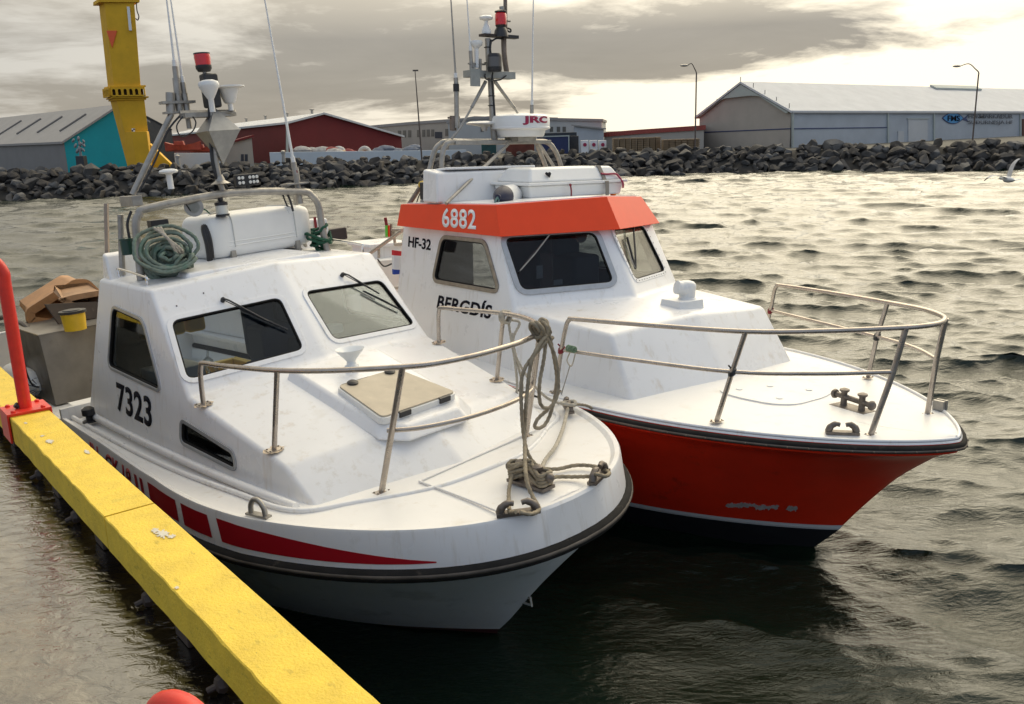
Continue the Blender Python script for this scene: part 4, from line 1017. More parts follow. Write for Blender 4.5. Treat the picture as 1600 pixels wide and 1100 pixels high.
# ================================================================== BOAT 1 (nearer, white, 7323)
M1 = bmat(1)
b1 = empty('fishing_boat', M1); tag(b1, 'nearer white fishing boat numbered 7323 with a red stripe, tied by the yellow beam', 'fishing boat')
NARROW[0] = ([.7, 1.24, 2.16, 3.65, 5.5, 9.0], [1, .975, .915, .875, .85, .87])
lin = lambda a, k=0: (lambda u: a+k*u)
dz1 = lambda u: 1.452-.004*max(0, -u-4)
rings1 = [(1.0, 1.945, -2.601, 2.101, 2.215, dz1),
          (1.015, 1.955, -2.60, 2.10, 2.20, lambda u: dz1(u)-.02),
          (1.045, 1.985, -2.60, 2.10, 2.18, lambda u: 1.175),
          (1.00, 1.93, -2.60, 2.08, 2.05, lambda u: 1.10),
          (.86, 1.88, -2.8, 2.05, 1.75, lambda u: .92),
          (.56, 1.80, -3.2, 2.0, 1.40, lambda u: .60),
          (.22, 1.66, -3.8, 2.0, 1.12, lambda u: .22),
          (.05, 1.56, -4.0, 2.0, 1.02, lambda u: .05),
          (-.05, 1.48, -4.2, 2.0, .98, lambda u: -.06),
          (-.6, 1.1, -4.6, 2.0, .9, lambda u: -.5)]
hull1, HP1 = hull_mesh('hull', rings1, [WHITE, HULLG, ANTIR], [0, 0, 0, 1, 1, 1, 1, 2, 2], b1)
g = G(); rp = ring_pts((1.055, 1.99, -2.6, 2.1, 2.17, lambda u: 1.135)); g.tube(rp[::-1]+[mir(p) for p in rp[1:]], .048, 12); g.build('rubbing_strake', RUB, b1, ang=60)
g = G(); rp = ring_pts((1.09, 2.025, -2.6, 2.1, 2.17, lambda u: 1.142)); g.tube(rp[::-1]+[mir(p) for p in rp[1:]], .017, 8); g.build('strake_insert', mat('strake_worn', (.10, .085, .07), .7, var=.4, vscale=5), b1, ang=60)
# deck with rolled edge and a raised margin
din = ring_pts((.965, 1.91, -2.6, 2.1, 2.2, lambda u: dz1(u)-.002)); din2 = ring_pts((.93, 1.875, -2.6, 2.1, 2.2, lambda u: dz1(u)-.028)); 
g = G(); g.grid([HP1[0], din, din2]); g.grid([[mir(p) for p in r] for r in (HP1[0], din, din2)])
g.grid([[p.lerp(mir(p), t) + Vector((0, 0, .03*math.sin(math.pi*t))) for p in din2] for t in (0, .2, .4, .5, .6, .8, 1)]) if False else None
rows = []
for t in (0, .1, .25, .4, .5, .6, .75, .9, 1): rows.append([Vector((p.x, p.y*(1-2*t), p.z+.02*math.sin(math.pi*t))) for p in din2 if p.x > -5.2])
g.grid(rows); g.build('deck', DECKW, b1, ang=25)

def band1(i0, t):  # point on the white topside band: index into ring arrays, 0 top..1 bottom
    a, c = HP1[1], HP1[2]; i = int(i0); f_ = i0-i; return a[i].lerp(a[i+1], f_).lerp(c[i].lerp(c[i+1], f_), t)
us = [p.x for p in HP1[1]]
def idx_u(u):
    for i in range(len(us)-1):
        if us[i] >= u >= us[i+1]: return i+(us[i]-u)/(us[i]-us[i+1])
    return len(us)-2
def stripe(u0, u1, top0, top1, bot0, bot1, slant=0, mirror=True, m=STRIPE, nm='hull_stripe'):
    for s in ((1, -1) if mirror else (1,)):
        g = G(); N = 26; rows = [[], []]
        for k in range(N+1):
            f_ = k/N
            for j, (a0, a1) in enumerate(((top0, top1), (bot0, bot1))):
                t = a0+(a1-a0)*(f_**1.7 if j == 0 else f_)
                u = u0+(u1-u0)*f_-(slant if j == 1 else 0)*(0 if u1 > .5 and f_ > .8 else 1)
                p = band1(idx_u(u), t); o = Vector((p.x+2.6, p.y, 0)).normalized() if p.x > -2.6 else Vector((0, -1, 0)); p = p+o*.004
                rows[j].append(p if s == 1 else mir(p))
        g.grid(rows); g.build(nm, m, b1)
stripe(-.98, .62, .14, .80, .80, .84, -.05); stripe(-1.52, -1.10, .14, .14, .78, .79, -.05); stripe(-2.25, -1.62, .14, .14, .78, .78, -.05)
for u in (-2.38, -2.52): stripe(u-.07, u, .16, .16, .78, .78, -.05)
def bandtext(s, u0, u1, m, bold):
    o = band1(idx_u(u0), .88); xr = band1(idx_u(u1), .88); up_ = band1(idx_u(u0), .12)
    text('lettering', s, m, o, xr-o, up_-o, b1, bold=bold, nrm=Vector((0, -1, 0)))
bandtext('GK 18', -3.45, -2.68, TEXTRB, .03); bandtext('HÁVARÐUR'[-2:] if False else 'IN', -3.95, -3.68, TEXTRB, .03)

# superstructure polyhedron (half, +v = quay side)
hp = {'rb': (-4.32, 1.16, 2.93), 'rf': (-2.99, 1.215, 2.895), 'ws': (-2.28, 1.32, 2.02), 'tf': (-.84, 1.235, 1.66), 'tfb': (-.42, 1.30, 1.40), 'mb': (-2.25, 1.43, 1.40), 'bb': (-4.92, 1.40, 1.40)}
cp = {'rb': (-4.32, 0, 3.0), 'rf': (-2.83, 0, 2.975), 'ws': (-2.12, 0, 2.10), 'tf': (-.60, 0, 1.75), 'tfb': (-.18, 0, 1.40), 'bb': (-4.92, 0, 1.40)}
def S(k, s=1): u, v, z = hp[k]; return UV(u, v*s, z)
def Cc(k): return UV(*cp[k])
def planar(H_, ks, base=('rf', 'ws', 'bb')):
    """make the side wall flat: move the given corners onto the plane of three others"""
    A, B_, C_ = [Vector(H_[k]) for k in base]; n = (B_-A).cross(C_-A)
    for k in ks: u, v, z = H_[k]; v = A.y-(n.x*(u-A.x)+n.z*(z-A.z))/n.y; H_[k] = (u, v, z)
planar(hp, ('rb', 'mb')); planar(hp, ('tfb',), ('ws', 'mb', 'tf'))
def planar_c(H_, C_, a, b_, c, k):
    A, B_, D_ = Vector(H_[a]), Vector(H_[b_]), Vector(C_[c]); n = (B_-A).cross(D_-A); u, v, z = C_[k]; C_[k] = (A.x-(n.y*(0-A.y)+n.z*(z-A.z))/n.x, 0, z)
planar_c(hp, cp, 'rf', 'ws', 'ws', 'rf')
faces = []
for s in (1, -1):
    faces += [[S('rb', s), S('rf', s), Cc('rf'), Cc('rb')], [S('rf', s), S('ws', s), Cc('ws'), Cc('rf')], [S('ws', s), S('tf', s), Cc('tf'), Cc('ws')], [S('tf', s), S('tfb', s), Cc('tfb'), Cc('tf')],
              [S('rb', s), S('rf', s), S('ws', s), S('mb', s), S('bb', s)], [S('ws', s), S('tf', s), S('tfb', s), S('mb', s)], [S('rb', s), S('bb', s), Cc('bb'), Cc('rb')], [S('bb', s), S('mb', s), S('tfb', s), Cc('tfb'), Cc('bb')]]
cab = solid(faces, 'wheelhouse', WHITE, b1, .038, 4)
bake(cab)
def convex(planes, name='cutter'):
    """closed convex solid bounded by planes (point, outward normal)"""
    bm = bmesh.new(); bmesh.ops.create_cube(bm, size=30)
    for q, n in planes:
        r = bmesh.ops.bisect_plane(bm, geom=list(bm.verts)+list(bm.edges)+list(bm.faces), plane_co=q, plane_no=n, clear_outer=True)
        bmesh.ops.edgeloop_fill(bm, edges=[e for e in r['geom_cut'] if isinstance(e, bmesh.types.BMEdge)])
    bmesh.ops.recalc_face_normals(bm, faces=bm.faces); me = bpy.data.meshes.new(name); bm.to_mesh(me); bm.free(); me.materials.append(GREYI); o = bpy.data.objects.new(name, me); COL.objects.link(o); return o
def cavities(faces, cen, front_u, th=.055):
    """rooms inside a wheelhouse and its trunk: one convex solid each"""
    W_, T_ = [], []
    for i, f in enumerate(faces):
        n = (f[1]-f[0]).cross(f[2]-f[0]).normalized(); k = i % 8
        if n.dot(f[0]-cen) < 0: n = -n
        q = f[0]-n*th
        if k in (0, 1, 4, 5, 6, 7): W_.append((q, n))
        if k in (2, 3, 5, 7):
            T_.append((q-n*(.03 if k == 2 else 0), n))
            if k == 2:
                n2 = (f[2]-f[0]).cross(f[3]-f[0]).normalized(); n2 = -n2 if n2.dot(f[0]-cen) < 0 else n2; T_.append((f[3]-n2*.09, n2))
    W_.append((Vector((front_u+.62, 0, 0)), Vector((1, 0, 0)))); T_.append((Vector((front_u-.35, 0, 0)), Vector((-1, 0, 0))))
    return [convex(W_), convex(T_)]
cuts = cavities(faces, UV(-2.6, 0, 1.7), -2.3)
PS = [S('rf'), S('ws'), S('bb')]
PF = [S('rf'), S('ws'), Cc('ws')]
PFf = [S('rf', -1), S('ws', -1), Cc('ws')]
nq, nf = Vector((0, -1, .1)), Vector((1, 0, .6))
w1s, n1s, _ = window('side_window', 1, [(177, 481), (223, 502), (251, 609), (171, 571)], PS, nq, b1, cuts, GREYF, GLASS, .09, .035)
PL = [S('ws'), S('mb'), S('tf')]
w1l, _, _ = window('side_window', 1, [(285, 659), (364, 709), (368, 731), (285, 689)], PL, nq, b1, cuts, GREYF, GLASSD, .05, .035)
w1a, n1a, _ = window('windscreen_pane', 1, [(267, 502), (437, 465), (475, 546), (293, 594)], PF, nf, b1, cuts, WHITE, GLASS, .08, .05, .012)
w1b, n1b, _ = window('windscreen_pane', 1, [(476, 456), (595, 438), (648, 507), (522, 532)], PFf, nf, b1, cuts, WHITE, GLASS, .08, .05, .012)
# door opening aft, far-side windows
c = G(); c.box(UV(-4.6, -.05, 2.05), (1.0, 1.3, 1.5)); cuts.append(c.build('cutter', WHITE))
def onside(H_, u, z, base=('rf', 'ws', 'bb')):
    A, B_, C_ = [Vector(H_[k]) for k in base]; n = (B_-A).cross(C_-A); return UV(u, -(A.y-(n.x*(u-A.x)+n.z*(z-A.z))/n.y), z)
mw = [onside(hp, -3.68, 2.72), onside(hp, -3.0, 2.70), onside(hp, -2.52, 2.15), onside(hp, -3.74, 2.17)]
wf, _, _ = window('side_window', 1, None, [mir(p) for p in PS], Vector((0, 1, .1)), b1, cuts, GREYF, GLASS, .09, .035, pts3=mw)
cut(cab, cuts); cab.parent = b1
# pressed ledge mouldings along the side wall and front base
def ledge(name, pts, r, m=WHITE): return rail(name, pts, r, m, b1, 6, 10)
ledge('side_moulding', [UV(-4.88, 1.44, 1.50), UV(-4.55, 1.455, 1.50), UV(-3.4, 1.475, 1.50), UV(-2.2, 1.46, 1.49), UV(-1.2, 1.40, 1.465), UV(-.55, 1.33, 1.44)], .035)
ledge('deck_moulding', [UV(-4.92, 1.55, 1.445), UV(-3.4, 1.58, 1.445), UV(-2.2, 1.56, 1.445), UV(-1.2, 1.48, 1.445), UV(-.5, 1.38, 1.44), UV(-.25, 1.0, 1.435), UV(.02, .5, 1.44), UV(.08, 0, 1.45), UV(.02, -.5, 1.44), UV(-.25, -1.0, 1.435), UV(-.5, -1.38, 1.44), UV(-1.2, -1.48, 1.445)], .022)
# raised centre of the coachroof with hatch
g = G(); z_ = lambda u, v: (1.75+(-.60-u)*.23)-abs(v)*.07
pr = [(-2.0, .50), (-.70, .47), (-.52, .30), (-.52, -.30), (-.70, -.47), (-2.0, -.50)]
top = [UV(u+(-.03 if u > -1 else 0), v*.93, z_(u, v)+.075) for u, v in pr]; bot = [UV(u+(.06 if u > -1 else 0), v*1.08, z_(u, v)-.05) for u, v in pr]
g.add(bot+top, [tuple(range(6))[::-1], tuple(range(6, 12))]+[(i, (i+1) % 6, 6+(i+1) % 6, 6+i) for i in range(6)]); g.build('coachroof_platform', WHITE, b1, bevel=.03, bseg=3)
hpx = [(527, 603), (619, 576), (713, 613), (597, 653)]
hz_ = [XP(1, p, [UV(-1.45, .32, 2.03), UV(-1.45, -.32, 2.03), UV(-.71, .4, 1.88)]) for p in hpx]
hn = (hz_[1]-hz_[0]).cross(hz_[2]-hz_[0]).normalized(); hn = hn if hn.z > 0 else -hn
hr = empty('deck_hatch'); hr.parent = b1
lid = rpoly(hz_, .06, 4)
g = G(); g.prism([p-hn*.065 for p in shrink(lid, -.012, hn)], hn*.058); g.build('hatch_rim', WHITEP, hr, bevel=.006)
g = G(); g.prism([p-hn*.008 for p in shrink(lid, .004, hn)], hn*.016); g.build('hatch_lid', TAN, hr, bevel=.005)
for t in (.2, .82):
    q = hz_[0].lerp(hz_[1], t).lerp(hz_[3].lerp(hz_[2], t), .07); pod('hinge', q, [(0, .0), (.045, .0), (.05, .02), (.03, .034), (0, .036)], BLACK, hr, hn, 12)
for t in (.28, .82):
    q = hz_[3].lerp(hz_[2], t)-hn*.02; e = (hz_[2]-hz_[3]).normalized(); m_ = e.cross(hn); g = G(); g.box(q+m_*(-.012 if m_.x < 0 else .012), (.12, .03, .05), Matrix((e, m_, hn)).transposed()); g.build('latch', BLACK, hr, bevel=.006)
# ventilator with funnel on the coachroof
q = X(1, (551, 583), 'z', 2.0); vt = pod('ventilator', q-Vector((0, 0, .05)), [(.0, 0), (.072, 0), (.072, .10), (.066, .12), (.045, .135), (.04, .165), (.06, .19), (.13, .27), (.135, .278), (.12, .272), (.05, .20), (0, .2)], mat('vent_clear_white', (.74, .76, .76), .3), b1, n=24)
# anchor-chain hatch line and recess marks
for P in ([(655, 752), (725, 778), (795, 806)], [(655, 752), (760, 706), (845, 668)]): rail('deck_step', [X(1, p, 'z', 1.452) for p in P], .009, DECKW, b1, 4, 8)
# pulpit rails
rz = {'T1': (-1.95, 1.27, 2.35), 'P1': (-2.05, 1.28, 1.975), 'T2': (-.87, 1.16, 2.40), 'P2': (-1.07, 1.18, 1.735), 'T3': (.09, .69, 2.44), 'P3': (-.27, .76, 1.43)}
def rr_(k, s=1): u, v, z = rz[k]; return UV(u, v*s, z)
top = []
for s in (1, -1):
    seq = [rr_('P1', s), UV(-2.02, 1.28*s, 2.2), UV(-1.985, 1.275*s, 2.32), UV(-1.93, 1.27*s, 2.352), UV(-1.6, 1.25*s, 2.365), rr_('T2', s), UV(-.35, .98*s, 2.425), rr_('T3', s), UV(.22, .52*s, 2.44), UV(.30, .25*s, 2.44)]
    top.append(seq)
full = top[0]+[UV(.315, 0, 2.44)]+top[1][::-1]
pul = rail('pulpit_rail', full, .021, STEEL, b1, 5)
rail('pulpit_midrail', [UV(-.13, .735, 1.94), UV(.04, .58, 1.945), UV(.16, .3, 1.95), UV(.19, 0, 1.95), UV(.16, -.3, 1.95), UV(.04, -.58, 1.945), UV(-.13, -.735, 1.94)], .018, STEEL, b1, 6)
for s in (1, -1):
    for a, c in (('P2', 'T2'), ('P3', 'T3')):
        rail('stanchion', [rr_(a, s), rr_(c, s)], .024 if a == 'P3' else .021, STEEL, b1, 0)
    for a in ('P1', 'P2', 'P3'): foot(rr_(a, s)+Vector((0, 0, .0)), b1, .13, Vector((0.15, 0, 1)) if a != 'P3' else Vector((0, 0, 1)))
# deck fittings
ck = [X(1, (810, 803), 'z', 1.46), X(1, (936, 747), 'z', 1.46), X(1, (888, 640), 'z', 1.46)]
cdir = [Vector((-.75, -.66, 0)), Vector((-.55, .80, 0)), Vector((1, .25, 0))]
cdir = [X(1, (780, 806), 'z', 1.46)-X(1, (840, 799), 'z', 1.46), X(1, (925, 757), 'z', 1.46)-X(1, (946, 736), 'z', 1.46), X(1, (893, 651), 'z', 1.46)-X(1, (880, 628), 'z', 1.46)]
for c, d in zip(ck, cdir): chock('chock', c, d, b1, .30)
# samson cleat: base, two posts, cross horns
q = X(1, (829, 757), 'z', 1.46); dc = (X(1, (868, 765), 'z', 1.46)-X(1, (790, 741), 'z', 1.46)).normalized(); g = G()
yv = Vector((-dc.y, dc.x, 0)); g.box(q+Vector((0, 0, .012)), (.38, .13, .024), Matrix((dc, yv, Vector((0, 0, 1)))).transposed())
for s in (-.09, .09): g.lathe([(.03, 0), (.03, .12), (.038, .13), (.04, .16), (.02, .175), (0, .178)], q+dc*s, (0, 0, 1), 12)
g.tube([q-dc*.21+Vector((0, 0, .10)), q+dc*.21+Vector((0, 0, .10))], .026, 10); g.ball(q-dc*.21+Vector((0, 0, .10)), .036, 10); g.ball(q+dc*.21+Vector((0, 0, .10)), .036, 10)
g.build('mooring_cleat', BRONZE, b1, ang=50, bevel=.0)
# ring fairlead on the side deck
q = X(1, (404, 806), 'z', 1.455); d = (X(1, (422, 808), 'z', 1.455)-X(1, (386, 800), 'z', 1.455)).normalized(); g = G()
g.box(q+Vector((0, 0, .008)), (.22, .055, .016), Matrix((d, Vector((-d.y, d.x, 0)), Vector((0, 0, 1)))).transposed())
g.tube(catmull([q+d*s*.075+Vector((0, 0, z)) for s, z in ((-1, .01), (-.9, .07), (-.45, .115), (0, .125), (.45, .115), (.9, .07), (1, .01))], 5), .02, 10); g.build('fairlead_ring', ALU, b1, ang=50)
# small black deck pin
q = X(1, (141, 659), 'z', 1.46); g = G(); g.lathe([(.075, 0), (.075, .015), (.035, .03), (.035, .06), (.065, .08), (.065, .14), (.03, .165), (0, .17)], q, (0, 0, 1), 12); g.build('deck_bollard', BLACK, b1)
# bow eye and skeg plate on the stem
q = X(1, (822, 935), 'v', 0); g = G(); g.tube([q+Vector((-.06, .0, .06)), q+Vector((.05, 0, .02)), q+Vector((.06, 0, -.04)), q+Vector((-.09, 0, -.06))], .012, 8); g.build('bow_eye', CHROME, b1)
# lettering on the wheelhouse side
def side_text(s, b, p0, p1, p2, plane, m, bold, parent, nrm, name='lettering', shear=0, sp=1):
    """p0 bottom left, p1 bottom right, p2 top left (photo pixels)"""
    o, xr, u_ = XP(b, p0, plane), XP(b, p1, plane), XP(b, p2, plane); return text(name, s, m, o, xr-o, u_-o, parent, bold=bold, nrm=nrm, shear=shear, spacing=sp)
side_text('7323', 1, (184, 641), (238, 670), (182, 596), PS, TEXTK, .022, b1, n1s, sp=1.04)
# windscreen wipers
wiper(1, (348, 470), (418, 505), (449, 516), PF, n1a, b1, blade=((374, 484), (449, 517)))
wiper(1, (534, 431), (590, 462), (624, 484), PFf, n1b, b1, blade=((566, 456), (624, 485)))
for p in ((276, 478), (318, 458)): q = XP(1, p, PF); pod('bolt', q, [(.008, 0), (.006, .006), (0, .008)], DWOOD, b1, n1a, 6)
# roof: aft raised coaming, handrails
g = G(); prof = [UV(-4.34, 1.17, 2.90), UV(-4.05, 1.19, 2.90), UV(-4.22, 1.15, 3.16), UV(-4.34, 1.13, 3.18)]
pr2 = [mir(p) for p in prof]; g.hexa([prof[0], prof[1], pr2[1], pr2[0], prof[3], prof[2], pr2[2], pr2[3]]); g.build('roof_coaming', WHITE, b1, bevel=.03, bseg=3)
g = G(); P = [UV(-4.1, .78, 2.97), UV(-3.12, .80, 2.93), UV(-3.02, -.62, 2.94), UV(-4.1, -.6, 2.97)]; g.prism([p-Vector((0, 0, .05)) for p in P], (0, 0, .095)); g.build('roof_platform', WHITE, b1, bevel=.035, bseg=3)
for s in (1, -1):
    a, c = (X(1, (187, 433), 'v', 1.13), X(1, (231, 450), 'v', 1.13)) if s == 1 else (X(1, (507, 384), 'v', -1.10), X(1, (567, 394), 'v', -1.10))
    a.z = max(2.93, min(a.z, 2.99)); c.z = max(2.90, min(c.z, 2.98)); up_ = Vector((0, 0, .085))
    rail('roof_handrail', [a, a+up_*.7, a+up_+(c-a)*.04, c+up_-(c-a)*.04, c+up_*.7, c], .012, CHROME, b1, 4)
# roof arch: two hoops
A_R = {'nb': (-3.63, 1.03, 2.94), 'nt': (-3.66, .91, 3.58)}
def hoop1(u, zt, v0, v1, z0, r, m=ALU):
    P = [UV(u+.02, v0, z0), UV(u, v0-.03, z0+.25), UV(u, v1+.03, zt-.15), UV(u, v1-.02, zt-.05), UV(u, v1-.13, zt), UV(u, 0, zt+.06), UV(u, -v1+.16, zt), UV(u, -v1+.02, zt-.06), UV(u, -v1-.05, zt-.18), UV(u, -v0+.02, z0+.25), UV(u+.02, -v0, z0)]
    return rail('roof_arch', P, r, m, b1, 5, 14)
hoop1(-3.64, 3.60, 1.05, .97, 2.92, .038)
P = [X(1, (203, 400), 'u', -4.1), X(1, (206, 345), 'u', -4.1), X(1, (209, 318), 'u', -4.1)]
rail('roof_arch', [UV(-4.1, 1.05, 2.95), UV(-4.1, 1.0, 3.3), UV(-4.08, .97, 3.55)], .03, ALU, b1, 5)
rail('roof_arch', [UV(-4.1, -1.05, 2.95), UV(-4.1, -1.0, 3.3), UV(-3.95, -.93, 3.58), UV(-3.66, -.86, 3.60)], .024, ALU, b1, 5)
UA = -3.66
def A1(px, u=UA): return X(1, px, 'u', u)
g = G(); q = A1((205, 314), -3.95); g.box(q, (.34, .10, .10)); g.build('arch_bracket', ALU, b1, bevel=.005)
rail('arch_strut', [A1((207, 304), -3.95), A1((240, 235), -3.9), A1((268, 178), -3.85)], .03, ALU, b1, 4)
g = G(); g.tube([A1((267, 178), -3.85), A1((266, 145), -3.85)], .045, 12); g.tube([A1((281, 176), -3.85), A1((275, 122), -3.85)], .036, 12); g.tube([A1((293, 176), -3.85), A1((288, 146), -3.85)], .034, 12)
g.box(A1((277, 160), -3.85), (.10, .34, .025)); g.box(A1((273, 176), -3.85), (.08, .22, .02)); g.build('antenna_clamps', ALU, b1)
# mast
ms = empty('mast'); ms.parent = b1
g = G(); g.tube([A1((349, 300)), A1((343, 283)), A1((337, 250)), A1((331, 182)), A1((329, 150))], .028, 12); g.build('mast_tube', ALU, ms)
g = G(); g.lathe([(.10, 0), (.05, .03), (.03, .09), (0, .09)], A1((345, 287)), (0, 0, 1), 12); g.build('mast_foot', ALU, ms)
g = G(); a, c = A1((281, 178), -3.8), A1((368, 176)); g.tube([a, c], .035, 4); g.box((a+c)/2+Vector((0, 0, -.015)), (.14, (c-a).length, .05)); g.build('yard', ALU, ms, bevel=.004)
g = G(); ce = A1((341, 207)); r_ = .215; V6 = [ce+Vector(v)*r_ for v in ((0, 0, 1.15), (0, 0, -1.5), (.8, .75, .06), (.75, -.8, .06), (-.8, -.75, .06), (-.75, .8, .06))]
g.add(V6, [(0, 2, 3), (0, 3, 4), (0, 4, 5), (0, 5, 2), (1, 3, 2), (1, 4, 3), (1, 5, 4), (1, 2, 5)])
for k in (2, 3, 4, 5): g.tube([V6[k], V6[2+(k-1) % 4]], .006, 5)
g.build('radar_reflector', mat('reflector_metal', (.33, .33, .32), .42, .6, var=.15, vscale=9), ms)
g = G(); g.box(A1((329, 142)), (.13, .15, .33)); g.build('lamp_box', BLACK, ms, bevel=.02)
pl = A1((322, 131)); g = G(); g.tube([pl, A1((319, 105))], .022, 10); g.build('lamp_post', ALU, ms)
q = A1((318.5, 107)); lr = pod('red_beacon', q, [(0, .03), (.074, .03), (.080, .10), (.078, .135), (0, .15)], REDL, ms, n=20); pod('lamp_base', q, [(0, -.03), (.06, -.03), (.078, 0), (.078, .03), (0, .03)], BLACK, lr); pod('lamp_cap', q, [(0, .135), (.08, .135), (.08, .148), (0, .15)], BLACK, lr)
q = A1((329, 152), -3.52); pod('gps_antenna', q, [(0, -.14), (.028, -.14), (.028, -.02), (.042, .0), (.075, .06), (.098, .10), (.102, .125), (.09, .15), (.05, .165), (0, .17)], WHITEP, ms, n=24)
q = A1((360, 165)); pod('gps_antenna', q, [(0, -.05), (.025, -.05), (.025, .02), (.045, .022), (.062, .04), (.105, .165), (.165, .178), (.165, .192), (0, .198)], WHITEP, ms, n=24)
# fittings along the top bar
q = A1((267, 292)); pod('gps_antenna', q, [(0, -.02), (.03, -.02), (.03, .12), (.045, .13), (.085, .135), (.092, .15), (.08, .165), (.04, .175), (0, .176)], WHITEP, b1, n=24)
q = A1((385, 281)); fl = empty('floodlight'); fl.parent = b1; g = G(); g.box(q, (.06, .26, .12)); g.tube([q, q-Vector((0, 0, .12))], .02, 8); g.build('housing', BLACK, fl, bevel=.008)
for i in range(6):
    for j in range(2):
        if i == 3: continue
        g = G(); g.lathe([(0, 0), (.017, 0), (.017, .006), (.008, .008), (0, .008)], q+Vector((.031, .105-.04*i, .025-.05*j)), (1, 0, 0), 10); g.build('led_lens', LED, fl)
# stern lamp under the bar, round disc horn, side lamps
q = A1((345, 316)); pod('anchor_lamp', q, [(0, -.12), (.062, -.12), (.062, -.03), (0, -.03)], CLEARL, b1, n=20); pod('lamp_holder', q, [(0, -.03), (.066, -.03), (.066, 0), (.03, .02), (.02, .08), (0, .08)], BLACK, b1, n=16); pod('lamp_holder', q, [(0, -.14), (.07, -.14), (.07, -.12), (0, -.12)], BLACK, b1)
q = A1((303, 324)); pod('spot_lamp', q, [(0, -.02), (.05, -.018), (.088, 0), (.088, .012), (.03, .02), (0, .02)], GLASSC, b1, (1, -.5, .15), 24); pod('spot_lamp_rim', q, [(.084, -.004), (.094, -.004), (.094, .016), (.084, .016)], ALU, b1, (1, -.5, .15), 24)
q = A1((200, 385), -3.95); pod('side_lamp', q, [(0, -.08), (.07, -.08), (.07, .06), (.075, .065), (.075, .08), (0, .085)], GREEN, b1, n=18)
g = G(); g.box(A1((247, 350), -3.9), (.12, .18, .09)); g.build('lamp_box', BLACK, b1, bevel=.01)
q = A1((459, 333), -3.9); pod('horn', q, [(0, -.12), (.03, -.12), (.03, -.03), (.075, .03), (.085, .05), (0, .05)], BLACK, b1, (1, -.9, .1)); pod('horn_bell', A1((449, 332), -3.8), [(0, 0), (.06, 0), (.065, .02), (.03, .05), (0, .05)], WHITEP, b1, (1, -.9, .1))
g = G(); g.box(A1((494, 364), -4.3), (.25, .22, .34)); g.build('aft_box', WHITEP, b1, bevel=.03)
g = G(); g.box(A1((521, 366), -4.9), (.2, .30, .16)); g.build('searchlight', mat('dark_housing', (.05, .04, .035), .5), b1, bevel=.02)
g = G(); g.box(A1((493, 350), -4.15), (.03, .02, .16)); g.build('red_tab', DKRED, b1)
# cables on the mast and arch
cable([A1((217, 300), -3.9), A1((240, 256), -3.85), A1((262, 205), -3.8), A1((282, 180), -3.8)], b1, .011)
cable([A1((286, 182)), A1((276, 197)), A1((283, 213)), A1((300, 206)), A1((306, 192)), A1((301, 182))], b1, .007)
cable([A1((327, 160)), A1((330, 230)), A1((334, 262)), A1((342, 285))], b1, .02); cable([A1((335, 160)), A1((337, 230)), A1((341, 262)), A1((347, 285))], b1, .012)
cable([A1((219, 324)), A1((250, 326)), A1((275, 316)), A1((300, 304)), A1((330, 306)), A1((345, 303))], b1, .008)
cable([A1((278, 300)), A1((290, 318)), A1((298, 330))], b1, .006)
cable([A1((205, 330), -3.95), A1((199, 350), -3.95), A1((203, 375), -3.95)], b1, .014)
cable([A1((441, 292)), A1((452, 310)), A1((458, 330))], b1, .012); cable([A1((437, 290), -3.8), A1((447, 318), -3.8), A1((456, 333), -3.8)], b1, .010)
# whip antennas
whip((275, 120), (258, -20), 1, -3.85, .014, b1, 1.25); whip((288, 145), (264, -20), 1, -3.85, .014, b1, 1.25)
aw = whip((461, 268), (413, -5), 1, -3.7, .016, b1, 1.3)
q = A1((463, 276), -3.7); g = G(); g.tube([A1((462, 262), -3.7), A1((465, 282), -3.7)], .03, 12); g.box(A1((460, 287), -3.7), (.16, .26, .015)); g.build('antenna_mount', ALU, b1)
g = G(); g.tube([A1((461.5, 266), -3.7), A1((462.2, 270), -3.7)], .0315, 12); g.build('red_band', DKRED, b1)
# pole standing aft
g = G(); a = A1((166, 392), -5.2); g.tube([A1((170, 520), -5.2), A1((166, 318), -5.2)], .026, 4); g.build('aft_pole', mat('pole_wood', (.33, .27, .22), .7, var=.15), b1)

# interior: floor pan, dash, seat, crates seen through the glass
g = G(); g.box(UV(-3.6, 0, 1.48), (2.4, 2.2, .05)); g.build('cabin_floor', mat('floor_worn_pale', (.34, .33, .29), .7, var=.2, vscale=3), b1)
g = G(); g.box(UV(-2.55, .55, 1.83), (.55, 1.1, .30)); g.box(UV(-2.50, -.6, 1.93), (.5, .9, .12)); g.build('console', BLUEI, b1, bevel=.03)
g = G(); g.box(UV(-2.45, .48, 2.06), (.14, .30, .17)); g.build('plotter', BLUEI, b1, bevel=.015)
g = G(); g.box(UV(-2.88, -.62, 2.04), (.5, .95, .24)); g.build('dark_sill_box', DARKI, b1, bevel=.03); g = G(); g.box(UV(-3.45, -.42, 2.3), (.10, .42, 1.1)); g.build('dark_post', DARKI, b1, bevel=.01)  # dark boxes added to deepen the darkness behind the right windscreen pane
g = G(); g.box(UV(-2.80, -.45, 2.21), (.16, .26, .09)); g.build('radio_panel', PAPER, b1, bevel=.01)
g = G(); g.box(UV(-3.35, -.1, 1.75), (.4, .42, 1.1)); g.box(UV(-3.55, -.1, 2.25), (.14, .42, .6)); g.build('helm_seat', BLUEI, b1, bevel=.05)
g = G(); g.box(UV(-4.0, .75, 1.6), (.5, .5, .7)); g.build('cabin_locker', PAPER, b1, bevel=.02)
g = G(); g.box(UV(-4.45, .62, 2.38), (.22, .45, .38)); g.box(UV(-4.5, .25, 2.30), (.2, .22, .25)); g.build('rain_jacket', YPL, b1, bevel=.04)
